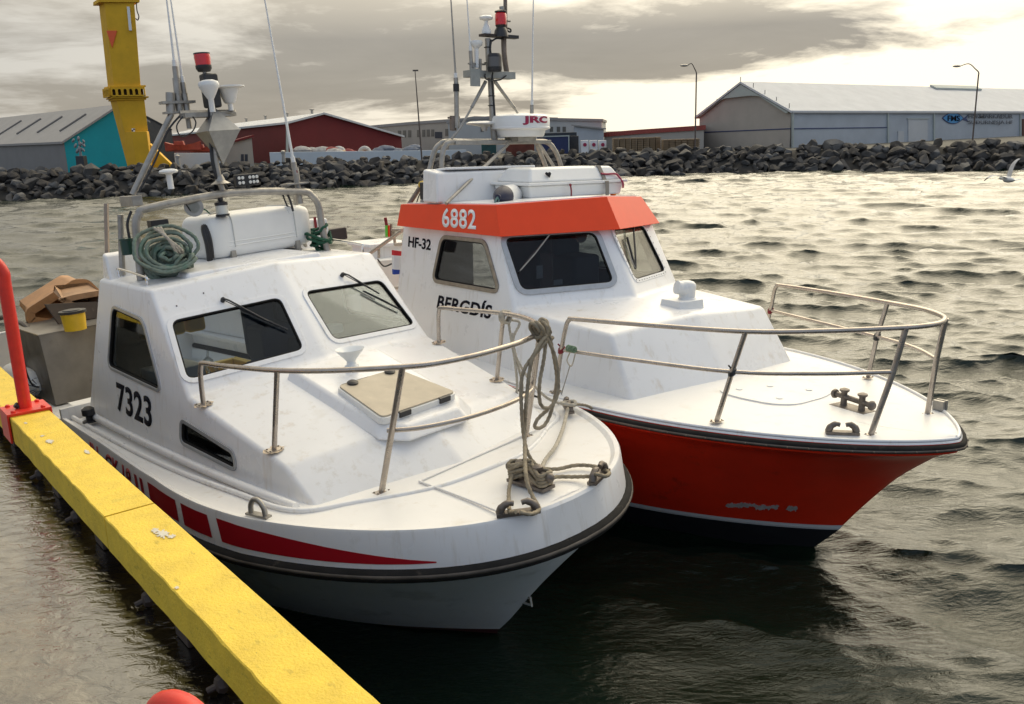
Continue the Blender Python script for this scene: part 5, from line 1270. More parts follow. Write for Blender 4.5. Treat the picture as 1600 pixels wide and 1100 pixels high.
g = G(); g.tube(catmull([UV(-2.55, .95, 2.35), UV(-2.55, .97, 2.2), UV(-2.5, .92, 2.05), UV(-2.52, .99, 1.98)], 5), [.01]*4+[.05]*6+[.02]*6, 8); g.build('plastic_bag', GLASSC, b1)

# aft deck: bulwarks, coaming, cockpit sole
g = G()
for s in (1, -1):
    a = [UV(-5.0, 1.67*s, 1.44), UV(-9.0, 1.56*s, 1.44), UV(-9.0, 1.38*s, 1.44), UV(-5.0, 1.38*s, 1.44)]; g.prism([p-Vector((0, 0, .04)) for p in a], (0, 0, .045))
g.box(UV(-7.0, 0, .75), (4.0, 2.9, .06)); g.build('side_decks', DECKW, b1)
g = G(); a = [UV(-4.9, -1.60, 1.45), UV(-9, -1.48, 1.45)]; g.hexa([a[0], a[1], a[1]+Vector((0, .05, 0)), a[0]+Vector((0, .05, 0)), a[0]+Vector((0, 0, .62)), a[1]+Vector((0, 0, .50)), a[1]+Vector((0, .05, .50)), a[0]+Vector((0, .05, .62))]); g.build('bulwark', WHITE, b1, bevel=.015)
g = G(); g.box(UV(-4.98, 0, 1.4), (.05, 3.3, .3)); g.build('cockpit_front', WHITE, b1)

# --- metal tank on the side deck (fish-processing box)
def hexpx(b, pts): return [X(b, *p) for p in pts]
q0 = X(1, (87, 634), 'z', 1.46); q1 = X(1, (138, 622), 'z', 1.46); ex = (q1-q0).normalized(); back_ = Vector((-1, 0, 0)); wT = .95; hT = (X(1, (75, 530), 'v', -q0.y).z-1.46)
g = G(); L_ = 1.35; bb = [q0, q0+Vector((0, wT, 0)), q0+Vector((-L_, wT, 0)), q0+Vector((-L_, 0, 0))]; tt = [p+Vector((-.10 if i in (0, 1) else 0, 0, hT)) for i, p in enumerate(bb)]
tank = G(); tank.hexa(bb+tt); o = tank.build('tank_body', SSTEEL, None, bevel=.006); tr = empty('metal_tank', M1 @ Matrix.Translation(q0)); o.parent = tr; o.matrix_parent_inverse = Matrix.Translation(-q0); tag(tr, 'dull stainless steel tank standing on the side deck behind the 7323 wheelhouse', 'tank')
g = G(); e_ = [p+Vector((0, 0, .004)) for p in tt]; g.tube(e_, .012, 6, closed=True); o = g.build('rolled_edge', SSTEEL, None); o.parent = tr; o.matrix_parent_inverse = Matrix.Translation(-q0)
topz = q0.z+hT
def on1(name, gfun, m, label, cat, c, rot=None, group=None, bevel=.01):
    M = M1 @ Matrix.Translation(c)
    if rot is not None: M = M @ rot
    g = G(); gfun(g); o = g.build(name, m, None, bevel=bevel, M=M); tag(o, label, cat, group); return o
q = X(1, (123, 520), 'z', topz+.01); 
def bucket(g): g.lathe([(.0, 0), (.115, 0), (.13, .19), (.135, .19), (.135, .205), (.12, .205), (.11, .03), (0, .03)], (0, 0, 0), (0, 0, 1), 24)
bk_ = on1('bucket', bucket, YPL, 'small yellow tub with black rim standing on the metal tank', 'tub', q+Vector((-.26, .05, 0)), bevel=0)
g = G(); g.lathe([(.128, .195), (.145, .195), (.145, .225), (.128, .225)], (0, 0, 0), (0, 0, 1), 24); g.lathe([(0, .19), (.125, .19), (.10, .235), (0, .24)], (0, 0, 0), (0, 0, 1), 12); g.build('rim', BLACK, bk_)
q = X(1, (108, 505), 'z', topz+.01)
def panel(g): g.prism([Vector((0, -.24, 0)), Vector((0, .30, 0)), Vector((.0, .34, .20)), Vector((0, -.34, .26))], (.02, 0, 0))
on1('board', panel, DWOOD, 'dark tilted board leaning behind the yellow tub', 'board', q+Vector((-.02, .10, 0)), Matrix.Rotation(R(-14), 4, 'Y') @ Matrix.Rotation(R(12), 4, 'Z'))
def opentub(L_, w_, h_, th=.03, lip=.03):
    def f(g):
        for s in (-1, 1): g.box((0, s*(w_/2-th/2), h_/2), (L_, th, h_)); g.box((s*(L_/2-th/2), 0, h_/2), (th, w_-2*th-.002, h_)); g.box((0, s*(w_/2+lip/2), h_-.02), (L_+2*lip, lip, .04)); g.box((s*(L_/2+lip/2), 0, h_-.021), (lip, w_-.004, .038))
        g.box((0, 0, th/2), (L_-2*th-.002, w_-2*th-.002, th))
    return f
q = X(1, (118, 470), 'u', -7.0)
def tubpx(px, u, dep, label, m=TUB, ins=.07):
    """tipped tub: rim outline from the photo on the plane u, body behind it"""
    P = [X(1, p, 'u', u) for p in px]; c = sum(P, Vector())/len(P); c.z = min(p.z for p in P); root = empty('fish_tub', M1 @ Matrix.Translation(c)); tag(root, label, 'fish tub')
    P = rpoly([p-c for p in P], .06); n = Vector((1, 0, 0)); inn = shrink(P, ins, n)
    if (sum(inn, Vector())/len(inn)-inn[0]).length > (sum(P, Vector())/len(P)-P[0]).length: inn = shrink(P, -ins, n)
    bk = Vector((-dep, 0, .12)); g = G(); g.ring(P, inn, Vector((-.06, 0, 0))); g.build('rim', m, root, bevel=.008)
    mid = [p.lerp(q, .5) for p, q in zip(P, inn)]; g = G(); N = len(mid); vs = [p-n*.03 for p in mid]+[p+bk for p in inn]
    g.add(vs, [(i, (i+1) % N, N+(i+1) % N, N+i) for i in range(N)]+[tuple(range(N, 2*N))]); g.build('body', m, root); return root
tubpx([(43, 507), (40, 484), (116, 436), (138, 436), (165, 462), (165, 520)], -6.9, .6, 'large orange tan fish tub tipped on its side behind the metal tank', TUB, .10)
tubpx([(90, 467), (117, 460), (165, 452), (165, 500), (118, 486)], -6.3, .35, 'smaller tan fish tub nested above the dark board', mat('tub_tan', (.36, .21, .11), .6, var=.25, vscale=6))
on1('fish_tub', opentub(1.1, .8, .55, .045, .05), mat('tub_yellow', (.55, .37, .06), .5, var=.15, vscale=4), 'yellow fish tub seen through the 7323 wheelhouse windows', 'fish tub', Vector((-5.9, .65, .80)), None, bevel=.02)
# grey hauler box far left with pipes
def hauler(g): g.hexa([Vector(v) for v in ((-.3, -.28, 0), (.3, -.28, 0), (.3, .28, 0), (-.3, .28, 0), (-.3, -.28, .55), (.3, -.28, .62), (.3, .28, .62), (-.3, .28, .55))])
hb_ = on1('hauler_box', hauler, WHITEP, 'grey white line hauler box behind the red handrail', 'line hauler', Vector((-8.2, -1.30, 1.44)))
g = G(); g.tube(catmull([Vector(v) for v in ((-.1, -.3, .5), (.0, -.5, .62), (.1, -.62, .45), (.1, -.6, .1), (.05, -.55, -.1))], 6), .045, 10); g.build('hose', ROPEL, hb_)
g = G(); g.tube(catmull([Vector(v) for v in ((-.6, .1, .70), (-.1, .05, .76), (.5, .0, .74), (1.0, -.05, .80), (1.5, -.1, .82), (1.75, -.1, .70), (1.8, -.1, .45), (1.8, -.1, .1))], 5), .035, 10); g.box((.35, .02, .77), (.22, .09, .09)); g.build('pipe_arm', mat('pipe_dark', (.07, .06, .055), .5, .4), hb_)
# white fender hanging at the quay side by the red post
q = X(1, (34, 596), 'z', 1.70)
def fender(g): g.lathe([(0, -.36), (.035, -.36), (.05, -.33), (.10, -.29), (.15, -.22), (.16, -.15), (.16, .15), (.15, .22), (.10, .27), (0, .28)], (0, 0, 0), (-.55, -.15, .12), 20)
fo = on1('fender', fender, WHITEP, 'white cylindrical fender lying beside the red handrail', 'fender', q+Vector((-.2, .05, -.02)), bevel=0)
g = G(); g.lathe([(0, .33), (.05, .33), (.10, .29), (.105, .285), (0, .28)], (0, 0, 0), (.55, .15, -.12), 16); g.tube(catmull([Vector(v) for v in ((.34, .08, -.06), (.42, .0, .0), (.50, -.05, .18), (.52, -.05, .42))], 5), .010, 8); g.build('rope_eye', BLACK, fo)

# --- life raft canister on the roof
rc0, rc1 = X(1, (318, 414), 'z', 2.97), X(1, (484, 386), 'z', 2.97)
cc = (rc0+rc1)/2; cl_ = (rc1-rc0).length; e = (rc1-rc0).normalized(); nrm = Vector((-e.y, e.x, 0)); nrm = nrm if nrm.x < 0 else -nrm
Mr = M1 @ Matrix.Translation(cc+e*.07+nrm*.24) @ Matrix((e, e.cross(Vector((0, 0, 1)))*-1, Vector((0, 0, 1)))).transposed().to_4x4()
raft = empty('life_raft', Mr); tag(raft, 'white oval life raft canister strapped to the nearer wheelhouse roof', 'life raft')
def canister(L_, w_, h_, z0):
    g = G(); n = 26
    secs = [(-.5, .60, .62), (-.495, .72, .74), (-.47, .86, .87), (-.44, .95, .95), (-.36, .985, .985), (0, 1, 1), (.36, .985, .985), (.43, .94, .94), (.47, .86, .87), (.495, .72, .74), (.5, .60, .62)]
    vs = []; fs = []
    for x, a, b_ in secs:
        for k in range(n):
            t = 2*math.pi*k/n; cx_, cz_ = math.cos(t), math.sin(t); p = 2/5.5
            vs.append((x*L_, math.copysign(abs(cx_)**p, cx_)*w_/2*a, z0+h_/2+math.copysign(abs(cz_)**p, cz_)*h_/2*b_))
    for i in range(len(secs)-1):
        for k in range(n): fs.append((i*n+k, i*n+(k+1) % n, (i+1)*n+(k+1) % n, (i+1)*n+k))
    fs += [tuple(range(n))[::-1], tuple((len(secs)-1)*n+k for k in range(n))]; g.add(vs, fs); return g
RL, RWd, RH = cl_*1.0, .60, .47
canister(RL, RWd, RH, .02).build('shell', WHITEP, raft, ang=60)
g = G()
for z_ in (.155, .195):
    P = []
    for k in range(48):
        t = 2*math.pi*k/48; cx_, sy = math.cos(t), math.sin(t); P.append(Vector((math.copysign(abs(cx_)**.45, cx_)*RL*.497, math.copysign(abs(sy)**.55, sy)*RWd*.503, z_)))
    g.tube(P, .008, 6, closed=True)
g.build('seam', WHITEP, raft)
for x in (-.30, .30):
    g = G(); g.box((x*RL*1.02, -RWd*.47, .035), (.055, .05, .13)); g.box((x*RL*1.02, -RWd*.30, .005), (.05, .3, .02)); g.build('cradle_foot', ALU, raft, bevel=.004)
for x in (-.28, .30):
    P = []
    for k in range(25):
        t = math.pi*k/24-.15+(.3*k/24); cx_, cz_ = math.cos(t), math.sin(t); p = 2/5.5; P.append(Vector((x*RL, math.copysign(abs(cx_)**p, cx_)*RWd/2*1.004, .02+RH/2+math.copysign(abs(cz_)**p, cz_)*RH/2*1.008)))
    g = G(); g.tube(P, .006, 5); g.build('strap', mat('strap_pale', (.60, .60, .58), .6), raft)
g = G(); P = [(-.505*RL, -.25, .02), (-.51*RL, -.27, .2), (-.50*RL, -.22, .36), (-.42*RL, -.12, .43), (-.30*RL, -.05, .445), (-.22*RL, .0, .45)]
for dx in (0, .035, .07): g.tube(catmull([Vector(p)+Vector((dx*.6, -.0, dx*.5)) for p in P], 5), .022, 6)
g.build('black_bag', BLACK, raft); g = G(); g.tube(catmull([Vector(v) for v in ((-.3*RL, 0, .44), (-.05*RL, .05, .45), (.05*RL, .0, .435), (.1*RL, .02, .45))], 5), .014, 8); g.build('painter', BLACK, raft)
g = G(); g.tube(catmull([Vector(v) for v in ((-.40*RL, .1, .38), (-.38*RL, .1, .50), (-.34*RL, .08, .54), (-.30*RL, .08, .50), (-.27*RL, .06, .42))], 5), .008, 6); g.build('green_line', ROPEDG, raft)

# --- rope coils on the roof
def coil(name, c, ax, r_in, r_out, loops, rr0, m, label, seed, squash=.8, tilt=0):
    rq = random.Random(seed); root = None; g = G(); pts = []
    ax = ax.normalized(); x, y, d = frame_from(ax)
    for k in range(loops):
        rad = rq.uniform(r_in, r_out); off = rq.uniform(-.17, .20); ph = rq.uniform(-.9, .9); ex = rq.uniform(.85, 1.12); sh = Vector((0, 0, -(r_out-rad)*.55)); N = 14
        for i in range(N):
            t = 2*math.pi*i/N; pts.append(x*math.cos(t+ph*.2)*rad*ex+y*math.sin(t+ph*.2)*rad*squash+d*(off+.05*math.sin(t+ph*6))+sh*.7+Vector((rq.uniform(-1, 1), rq.uniform(-1, 1), rq.uniform(-1, 1)))*.012)
    g.rope(pts, rr0, 4); o = g.build(name, m, None, ang=60, M=M1 @ Matrix.Translation(c)); tag(o, label, 'rope coil'); return o
qc = X(1, (276, 398), 'u', -3.45)
cr1 = coil('rope_coil', Vector((qc.x+.02, qc.y-.10, 3.14)), Vector((1, -.35, .55)), .05, .27, 30, .0175, ROPEG, 'big grey green rope coil heaped against the roof arch beside the life raft', 3, .92)
g = G(); 
for k in range(3): P = [Vector((.1, -.12+.03*k, .28)), Vector((.20, -.05, .18)), Vector((.22, .0+.03*k, .05)), Vector((.16, .06, -.02))]; g.rope(P, .013)
g.build('rope_tail', ROPEL, cr1)
qd_ = X(1, (497, 384), 'z', 2.98)
coil('rope_coil', Vector((qd_.x, qd_.y, 3.02)), Vector((.25, .1, 1)), .05, .17, 8, .014, ROPEDG, 'small dark green rope coil at the foot of the roof arch', 8, 1.0)

# --- mooring ropes on the pulpit and foredeck
def rope_thing(name, lists, rad, m, label, group=None, b=1):
    g = G()
    for L2 in lists: g.rope(L2, rad*.86, 7)
    o = g.build(name, m, None, ang=60, M=bmat(b)); tag(o, label, 'mooring rope', group); recenter(o); return o
def D(px, z=1.475): return X(1, px, 'z', z)
def F_(px, u=.33): return X(1, px, 'u', u)
def FD(px, z0=1.475): # down rope reaching deck
    return X(1, px, 'z', z0)
kn = F_((846, 512), .30)
wr = []
rq = random.Random(21)
for k in range(8):
    c0 = kn+Vector((rq.uniform(-.015, .02), .016*k-.06, rq.uniform(-.03, .01))); N = 8; ra, rb, ti = rq.uniform(.035, .065), rq.uniform(.045, .085), rq.uniform(-.05, .05)
    wr += [c0+Vector((ra*math.cos(2*math.pi*i/N), .018*i/N+ti*math.sin(2*math.pi*i/N), rb*math.sin(2*math.pi*i/N)-.012)) for i in range(N)]
hang = [kn+Vector((.05, .0, -.05)), F_((832, 560), .36), F_((823, 620), .38), F_((820, 680), .37), D((822, 745), 1.60), D((832, 775), 1.50), D((842, 795), 1.48), D((830, 803), 1.50), D((812, 800), 1.53)]
rope_thing('mooring_rope', [wr, hang], .017, ROPE, 'brown mooring rope knotted on the pulpit and running down to the near chock')
l1 = [kn+Vector((.03, -.03, .02)), F_((868, 560), .34), F_((872, 610), .36), F_((860, 636), .36), F_((845, 632), .36), F_((843, 600), .36), F_((850, 560), .34), kn+Vector((.04, .02, -.02))]
l2 = [kn+Vector((.04, .03, .0)), F_((870, 590), .30), F_((862, 640), .32), F_((850, 665), .34), F_((836, 668), .34), F_((840, 655), .34), F_((856, 640), .33)]
rope_thing('mooring_rope', [l1, l2], .0165, ROPE, 'brown rope loops hanging in a bight from the pulpit knot')
l3 = [kn+Vector((.06, -.02, -.10)), F_((818, 580), .33), F_((815, 640), .36), F_((822, 700), .36), D((840, 728), 1.50), D((868, 733), 1.475), D((900, 727), 1.475), D((930, 729), 1.475), D((951, 738), 1.50), D((946, 744), 1.53), D((932, 741), 1.54), D((925, 744), 1.50), D((900, 745), 1.475), D((872, 745), 1.475), D((858, 748), 1.50)]
rope_thing('mooring_rope', [l3], .0165, ROPE, 'brown rope lying in two lines across the foredeck to the bow chock')
cq = X(1, (829, 757), 'z', 1.46); rq = random.Random(4); fig = []
for k in range(9):
    s = 1 if k % 2 else -1; h_ = .03+.013*k
    fig += [cq+dc*(.15*s)+yv*(.055)+Vector((0, 0, h_)), cq+dc*(.19*s)+Vector((0, 0, h_+.01)), cq+dc*(.15*s)-yv*(.055)+Vector((0, 0, h_)), cq+dc*rq.uniform(-.03, .03)+yv*rq.uniform(-.03, .03)+Vector((0, 0, h_+.05))]
l5 = [cq-dc*.16+Vector((0, 0, .08)), D((796, 760), 1.50), D((795, 785), 1.475), D((797, 800), 1.50), D((806, 800), 1.53)]
rope_thing('mooring_rope', [fig, l5], .016, ROPE, 'rope wound in figures of eight on the central bow cleat')
fk = X(1, (888, 640), 'z', 1.50)
l6 = [cq+dc*.1+Vector((0, 0, .06)), D((850, 722)), D((868, 697)), D((880, 668)), fk+Vector((0, 0, .01)), fk+Vector((.05, .04, .05)), fk+Vector((0, .08, .06)), fk+Vector((-.06, .05, .05)), fk+Vector((-.06, -.03, .06)), fk+Vector((.02, -.05, .07)), fk+Vector((.06, .03, .04))]
rope_thing('mooring_rope', [l6], .018, ROPEL, 'pale rope from the cleat to the far side chock of the nearer boat')
l7 = [fk+Vector((.05, .03, .04)), X(1, (905, 632), 'z', 1.52), X(1, (922, 636), 'z', 1.45), X(1, (936, 652), 'z', 1.25), X(1, (944, 668), 'z', 1.12)]
l8 = [F_((800, 520), -.62), F_((803, 550), -.6), F_((825, 590), -.6), X(1, (850, 618), 'u', -.65), X(1, (868, 628), 'u', -.70), X(1, (888, 634), 'u', -.75), X(1, (898, 643), 'u', -.80)]
rope_thing('mooring_rope', [l7], .014, ROPE, 'short rope leading from the far chock over the side to the other boat')
kk = X(1, (790, 492), 'u', -.87); w2 = []
for k in range(4): w2 += [kk+Vector((.018*k-.03, .05*math.cos(2*math.pi*i/9), .055*math.sin(2*math.pi*i/9)-.02)) for i in range(9)]
l9 = [kk+Vector((0, .03, -.04)), F_((797, 520), -.85), F_((804, 560), -.8), F_((808, 600), -.8), F_((806, 632), -.8), F_((812, 634), -.8), F_((816, 600), -.8), F_((808, 565), -.8), F_((802, 530), -.82), F_((812, 505), -.85), F_((800, 500), -.86)]
rope_thing('mooring_rope', [w2, l9, l8], .014, ROPEL, 'pale rope looped on the far pulpit post of the nearer boat')
# ================================================================== BOAT 2 (farther, red hull, orange visor, 6882)
M2 = bmat(2)
b2 = empty('fishing_boat', M2); tag(b2, 'farther fishing boat with red hull, white cabin and orange roof band numbered 6882', 'fishing boat')
dz2 = lambda u: 1.417+.0*u
rings2 = [(1.258, 1.77, -1.907, 1.911, 1.405, dz2),
          (1.268, 1.78, -1.907, 1.911, 1.405, lambda u: 1.40),
          (1.25, 1.77, -1.907, 1.911, 1.40, lambda u: 1.30),
          (1.06, 1.73, -2.0, 1.92, 1.34, lambda u: 1.20),
          (.76, 1.66, -2.3, 1.95, 1.25, lambda u: .93),
          (.47, 1.56, -2.6, 1.98, 1.15, lambda u: .58),
          (.27, 1.47, -2.9, 2, 1.10, lambda u: .31),
          (.23, 1.45, -2.95, 2, 1.08, lambda u: .25),
          (.0, 1.32, -3.2, 2, 1.0, lambda u: .0),
          (-.38, 1.0, -3.6, 2, .95, lambda u: -.4)]
NARROW[0] = None
hull2, HP2 = hull_mesh('hull', rings2, [WHITE, REDH, STRIPEW, ANTIF], [0, 1, 1, 1, 1, 1, 2, 3, 3], b2)
g = G(); rp = ring_pts((1.275, 1.80, -1.907, 1.911, 1.40, lambda u: 1.362)); g.tube(rp[::-1]+[mir(p) for p in rp[1:]], .034, 10); g.build('rubbing_strake', RUB, b2, ang=60)
g = G(); rp = ring_pts((1.30, 1.828, -1.907, 1.911, 1.40, lambda u: 1.352)); line = rp[::-1]+[mir(p) for p in rp[1:]]; g.tube(line, .016, 8)
for p, q in zip(*(lambda L_: (L_[:-1], L_[1:]))(resample(line, .17))):
    o_ = Vector((0, 0, 0)); d = (q-p).normalized(); n = d.cross(Vector((0, 0, 1))); n = n if n.dot(Vector((p.x+3, p.y, 0))) > 0 else -n; g.lathe([(.011, .010), (.010, .020), (.004, .024), (0, .024)], p, n, 7)
g.build('riveted_strip', mat('strip_worn', (.13, .105, .085), .45, .5, var=.3, vscale=8), b2, ang=50)
g = G(); rp = ring_pts((1.24, 1.75, -1.907, 1.911, 1.40, lambda u: 1.425)); g.tube(rp[::-1]+[mir(p) for p in rp[1:]], .016, 8); g.build('toe_rail', WHITE, b2, ang=60)
rows = []; din = ring_pts((1.245, 1.755, -1.907, 1.911, 1.41, lambda u: 1.415))
for t in (0, .1, .25, .4, .5, .6, .75, .9, 1): rows.append([Vector((p.x, p.y*(1-2*t), p.z+.035*math.sin(math.pi*t))) for p in din if p.x > -5.7])
g = G(); g.grid(rows); g.build('deck', DECKW, b2, ang=25)
# scraped patches on the hull side
for (x0, x1, y0, s) in ((1139, 1180, 789, 1), (1183, 1216, 792, 2), (1232, 1244, 794, 3)):
    rq = random.Random(s); w_ = x1-x0
    for k in range(int(w_/5)+1):
        px_ = [(x0+k*5+rq.uniform(-1, 1)+math.cos(a)*rq.uniform(2, 5.5), y0+rq.uniform(-.5, .5)+math.sin(a)*rq.uniform(1.5, 5.5)) for a in [2*math.pi*i/9 for i in range(9)]]
        # find the hull surface: walk the sight line to the ring skin
        c = sum(p[0] for p in px_)/9, sum(p[1] for p in px_)/9
        best = None
        dg_ = None
        o_, ud_, vd_, zd_ = FR[2]; inv = M2.inverted(); ro = inv @ CAMP; rd = (inv.to_3x3() @ ray(c)).normalized()
        hit, loc, nn_, fi = hull2.ray_cast(ro, rd)
        if not hit: continue
        pl3 = [loc, loc+frame_from(nn_)[0], loc+frame_from(nn_)[1]]; pts = [XP(2, p, pl3)+nn_*.004 for p in px_]
        if nn_.dot(ro-loc) < 0: nn_ = -nn_
        g = G(); g.prism(pts, nn_*.002); g.build('paint_scrape', SCUFF, b2)

hp2 = {'rb': (-5.66, 1.235, 2.95), 'rf': (-3.50, 1.20, 2.95), 'nb': (-3.10, 1.335, 2.09), 'tf': (-1.66, 1.215, 2.015), 'tfb': (-1.24, 1.275, 1.36), 'mb': (-3.0, 1.42, 1.36), 'bb': (-5.66, 1.42, 1.36)}
cp2 = {'rb': (-5.66, 0, 3.05), 'rf': (-2.93, 0, 3.0), 'nb': (-2.50, 0, 2.14), 'tf': (-1.60, 0, 2.09), 'tfb': (-1.12, 0, 1.36), 'bb': (-5.66, 0, 1.36)}
ex2 = {'tf': (-1.70, .79, 2.055), 'nb': (-2.92, .75, 2.125)}
def S2(k, s=1): u, v, z = hp2[k]; return UV(u, v*s, z)
def C2(k): return UV(*cp2[k])
planar(hp2, ('rb', 'mb'), ('rf', 'nb', 'bb')); planar(hp2, ('tfb',), ('nb', 'mb', 'tf')); planar_c(hp2, cp2, 'rf', 'nb', 'nb', 'rf')
faces2 = []
for s in (1, -1):
    faces2 += [[S2('rb', s), S2('rf', s), C2('rf'), C2('rb')], [S2('rf', s), S2('nb', s), C2('nb'), C2('rf')], [S2('nb', s), S2('tf', s), C2('tf'), C2('nb')], [S2('tf', s), S2('tfb', s), C2('tfb'), C2('tf')],
               [S2('rb', s), S2('rf', s), S2('nb', s), S2('mb', s), S2('bb', s)], [S2('nb', s), S2('tf', s), S2('tfb', s), S2('mb', s)], [S2('rb', s), S2('bb', s), C2('bb'), C2('rb')], [S2('bb', s), S2('mb', s), S2('tfb', s), C2('tfb'), C2('bb')]]
cab2 = solid(faces2, 'wheelhouse', WHITE, b2, .05, 4); bake(cab2)
ic = UV(-3.3, 0, 2.0)
cuts = cavities(faces2, UV(-3.3, 0, 1.8), -3.1)
bpy.data.objects.remove(cuts.pop())
PS2 = [S2('rf'), S2('nb'), S2('bb')]; PF2 = [S2('rf'), S2('nb'), C2('nb')]; PG2 = [S2('rf', -1), S2('nb', -1), C2('nb')]
win2s, n2s, gl_ = window('side_window', 2, [(692, 373), (757, 380), (778, 453), (679, 436)], PS2, Vector((0, -1, .1)), b2, cuts, mat('window_frame_bronze', (.30, .26, .21), .45, .5, var=.2, vscale=12), GLASSD, .085, .048, .018)
n2s_ = n2s
window('side_window', 2, None, [mir(p) for p in PS2], Vector((0, 1, .1)), b2, cuts, GREYF, GLASS, .10, .055, .018, pts3=[onside(hp2, -5.0, 2.74, ('rf', 'nb', 'bb')), onside(hp2, -3.72, 2.76, ('rf', 'nb', 'bb')), onside(hp2, -3.45, 2.20, ('rf', 'nb', 'bb')), onside(hp2, -5.1, 2.18, ('rf', 'nb', 'bb'))])
win2f, n2f, _ = window('windscreen_pane', 2, [(788, 372), (929, 363), (959, 441), (815, 454)], PF2, Vector((1, -.3, .3)), b2, cuts, GREYF, GLASSD, .09, .062, .018)
win2g, n2g, glg = window('windscreen_pane', 2, [(957, 358), (1005, 353), (1039, 423), (992, 437)], PG2, Vector((1, .3, .3)), b2, cuts, WHITE, GLASSC, .09, .05, .010)
c = G(); c.box(UV(-5.5, -.1, 2.15), (.5, .8, 1.4)); cuts.append(c.build('cutter', WHITE))
cut(cab2, cuts); cab2.parent = b2
for i in range(0, len(glg), 2):
    pass
g = G(); og = shrink(glg, -.028, n2g)
for p in resample(og+[og[0]], .085): g.lathe([(.008, 0), (.006, .012), (0, .014)], p+n2g*.003, n2g, 6)
g.build('screws', DWOOD, win2g)
# visor band with white roof
lo = [UV(-5.52, 1.36, 2.86), UV(-3.38, 1.275, 2.86), UV(-2.79, 0, 2.90)]; hi = [UV(-5.56, 1.215, 3.13), UV(-3.61, 1.165, 3.195), UV(-3.02, 0, 3.262)]
n_v = (lo[1]-lo[0]).cross(hi[1]-lo[0]); hi[0].y = lo[0].y-(n_v.x*(hi[0].x-lo[0].x)+n_v.z*(hi[0].z-lo[0].z))/n_v.y
L_ = lo+[mir(lo[1]), mir(lo[0])]; H_ = hi+[mir(hi[1]), mir(hi[0])]
g = G(); g.add(L_+H_, [(0, 1, 6, 5), (1, 2, 7, 6), (2, 3, 8, 7), (3, 4, 9, 8), (4, 0, 5, 9), (0, 4, 3, 2, 1), (5, 6, 7), (5, 7, 9), (7, 8, 9)]); visor = g.build('roof_visor', ORANGEP, b2, bevel=.006)
Hi2 = [p.lerp(UV(-4.4, 0, 3.2), .05) for p in H_]
g = G(); g.add([Vector((p.x, p.y, p.z-.05)) for p in Hi2]+[Vector((p.x, p.y, p.z+.012)) for p in Hi2], [(0, 4, 3, 2, 1), (5, 6, 7), (5, 7, 9), (7, 8, 9)]+[(i, (i+1) % 5, 5+(i+1) % 5, 5+i) for i in range(5)]); g.build('roof', WHITE, b2)
VP_ = [lo[0], lo[1], hi[1]]; nv = (VP_[1]-VP_[0]).cross(VP_[2]-VP_[0]).normalized(); nv = nv if nv.y < 0 else -nv
side_text('6882', 2, (691, 355), (744, 359), (691.5, 325), VP_, TEXTW, .018, visor, nv, sp=1.05)
side_text('HF-32', 2, (638, 385.5), (673, 391.5), (639, 369), PS2, TEXTK, .022, b2, n2s_)
side_text('BERGDÍS', 2, (682.5, 481), (767, 499), (685, 456), PS2, TEXTK, .026, b2, n2s_, shear=.12, sp=1.06)
# thin white slit through the stylised name
o, xr = XP(2, (682, 471.5), PS2), XP(2, (770, 489), PS2); g = G(); dd = Vector((0, 0, .007)); g.prism([o+n2s_*.0052, xr+n2s_*.0052, xr+dd+n2s_*.0052, o+dd+n2s_*.0052], n2s_*.001); 
# wipers
def seg(nm, b, pts, plane, n, offs, r, m, par):
    P = [XP(b, p, plane)+n*o for p, o in zip(pts, offs)]; g = G(); g.tube(P, r, 7); return g.build(nm, m, par)
wp = seg('wiper', 2, [(858, 368), (835, 398), (812, 424)], PF2, n2f, (.05, .04, .02), .009, ALU, b2); seg('blade', 2, [(846, 382), (828, 402), (811, 426)], PF2, n2f, (.018, .022, .018), .010, BLACK, wp)
wp = seg('wiper', 2, [(984, 356), (988, 395), (991, 419)], PG2, n2g, (.05, .04, .02), .012, BLACK, b2); seg('blade', 2, [(978, 372), (985, 400), (991, 421)], PG2, n2g, (.018, .022, .018), .014, BLACK, wp); seg('blade', 2, [(974, 380), (982, 404), (990, 420)], PG2, n2g, (.03, .03, .02), .006, ALU, wp)
# interior
g = G(); g.box(UV(-3.45, .1, 1.98), (.5, 1.9, .22)); g.box(UV(-3.55, .85, 2.08), (.3, .35, .3)); g.build('console', DARKI, b2, bevel=.03)
g = G(); g.box(UV(-3.9, -.3, 1.95), (.45, .45, 1.1)); g.box(UV(-4.1, -.3, 2.55), (.12, .42, .5)); g.build('helm_seat', DARKI, b2, bevel=.05)
g = G(); g.box(UV(-5.3, .75, 2.2), (.08, .8, 1.4)); g.box(UV(-4.9, -1.0, 1.9), (.8, .3, .9)); g.build('bulkhead', DARKI, b2)
g = G(); g.box(XP(2, (843, 425), [q-Vector((.25, 0, 0)) for q in PF2]), (.01, .09, .15)); g.box(XP(2, (872, 441), [q-Vector((.25, 0, 0)) for q in PF2]), (.01, .13, .06)); g.build('notice', mat('paper_dim', (.4, .4, .38), .8), b2)
g = G(); g.tube([UV(-3.0, -.35, 2.12), UV(-3.0, -.30, 2.3), UV(-3.0, -.5, 2.12)], .012, 6); g.ball(UV(-3.35, .1, 2.78), .07, 10); g.build('lamp_and_bracket', ALU, b2)

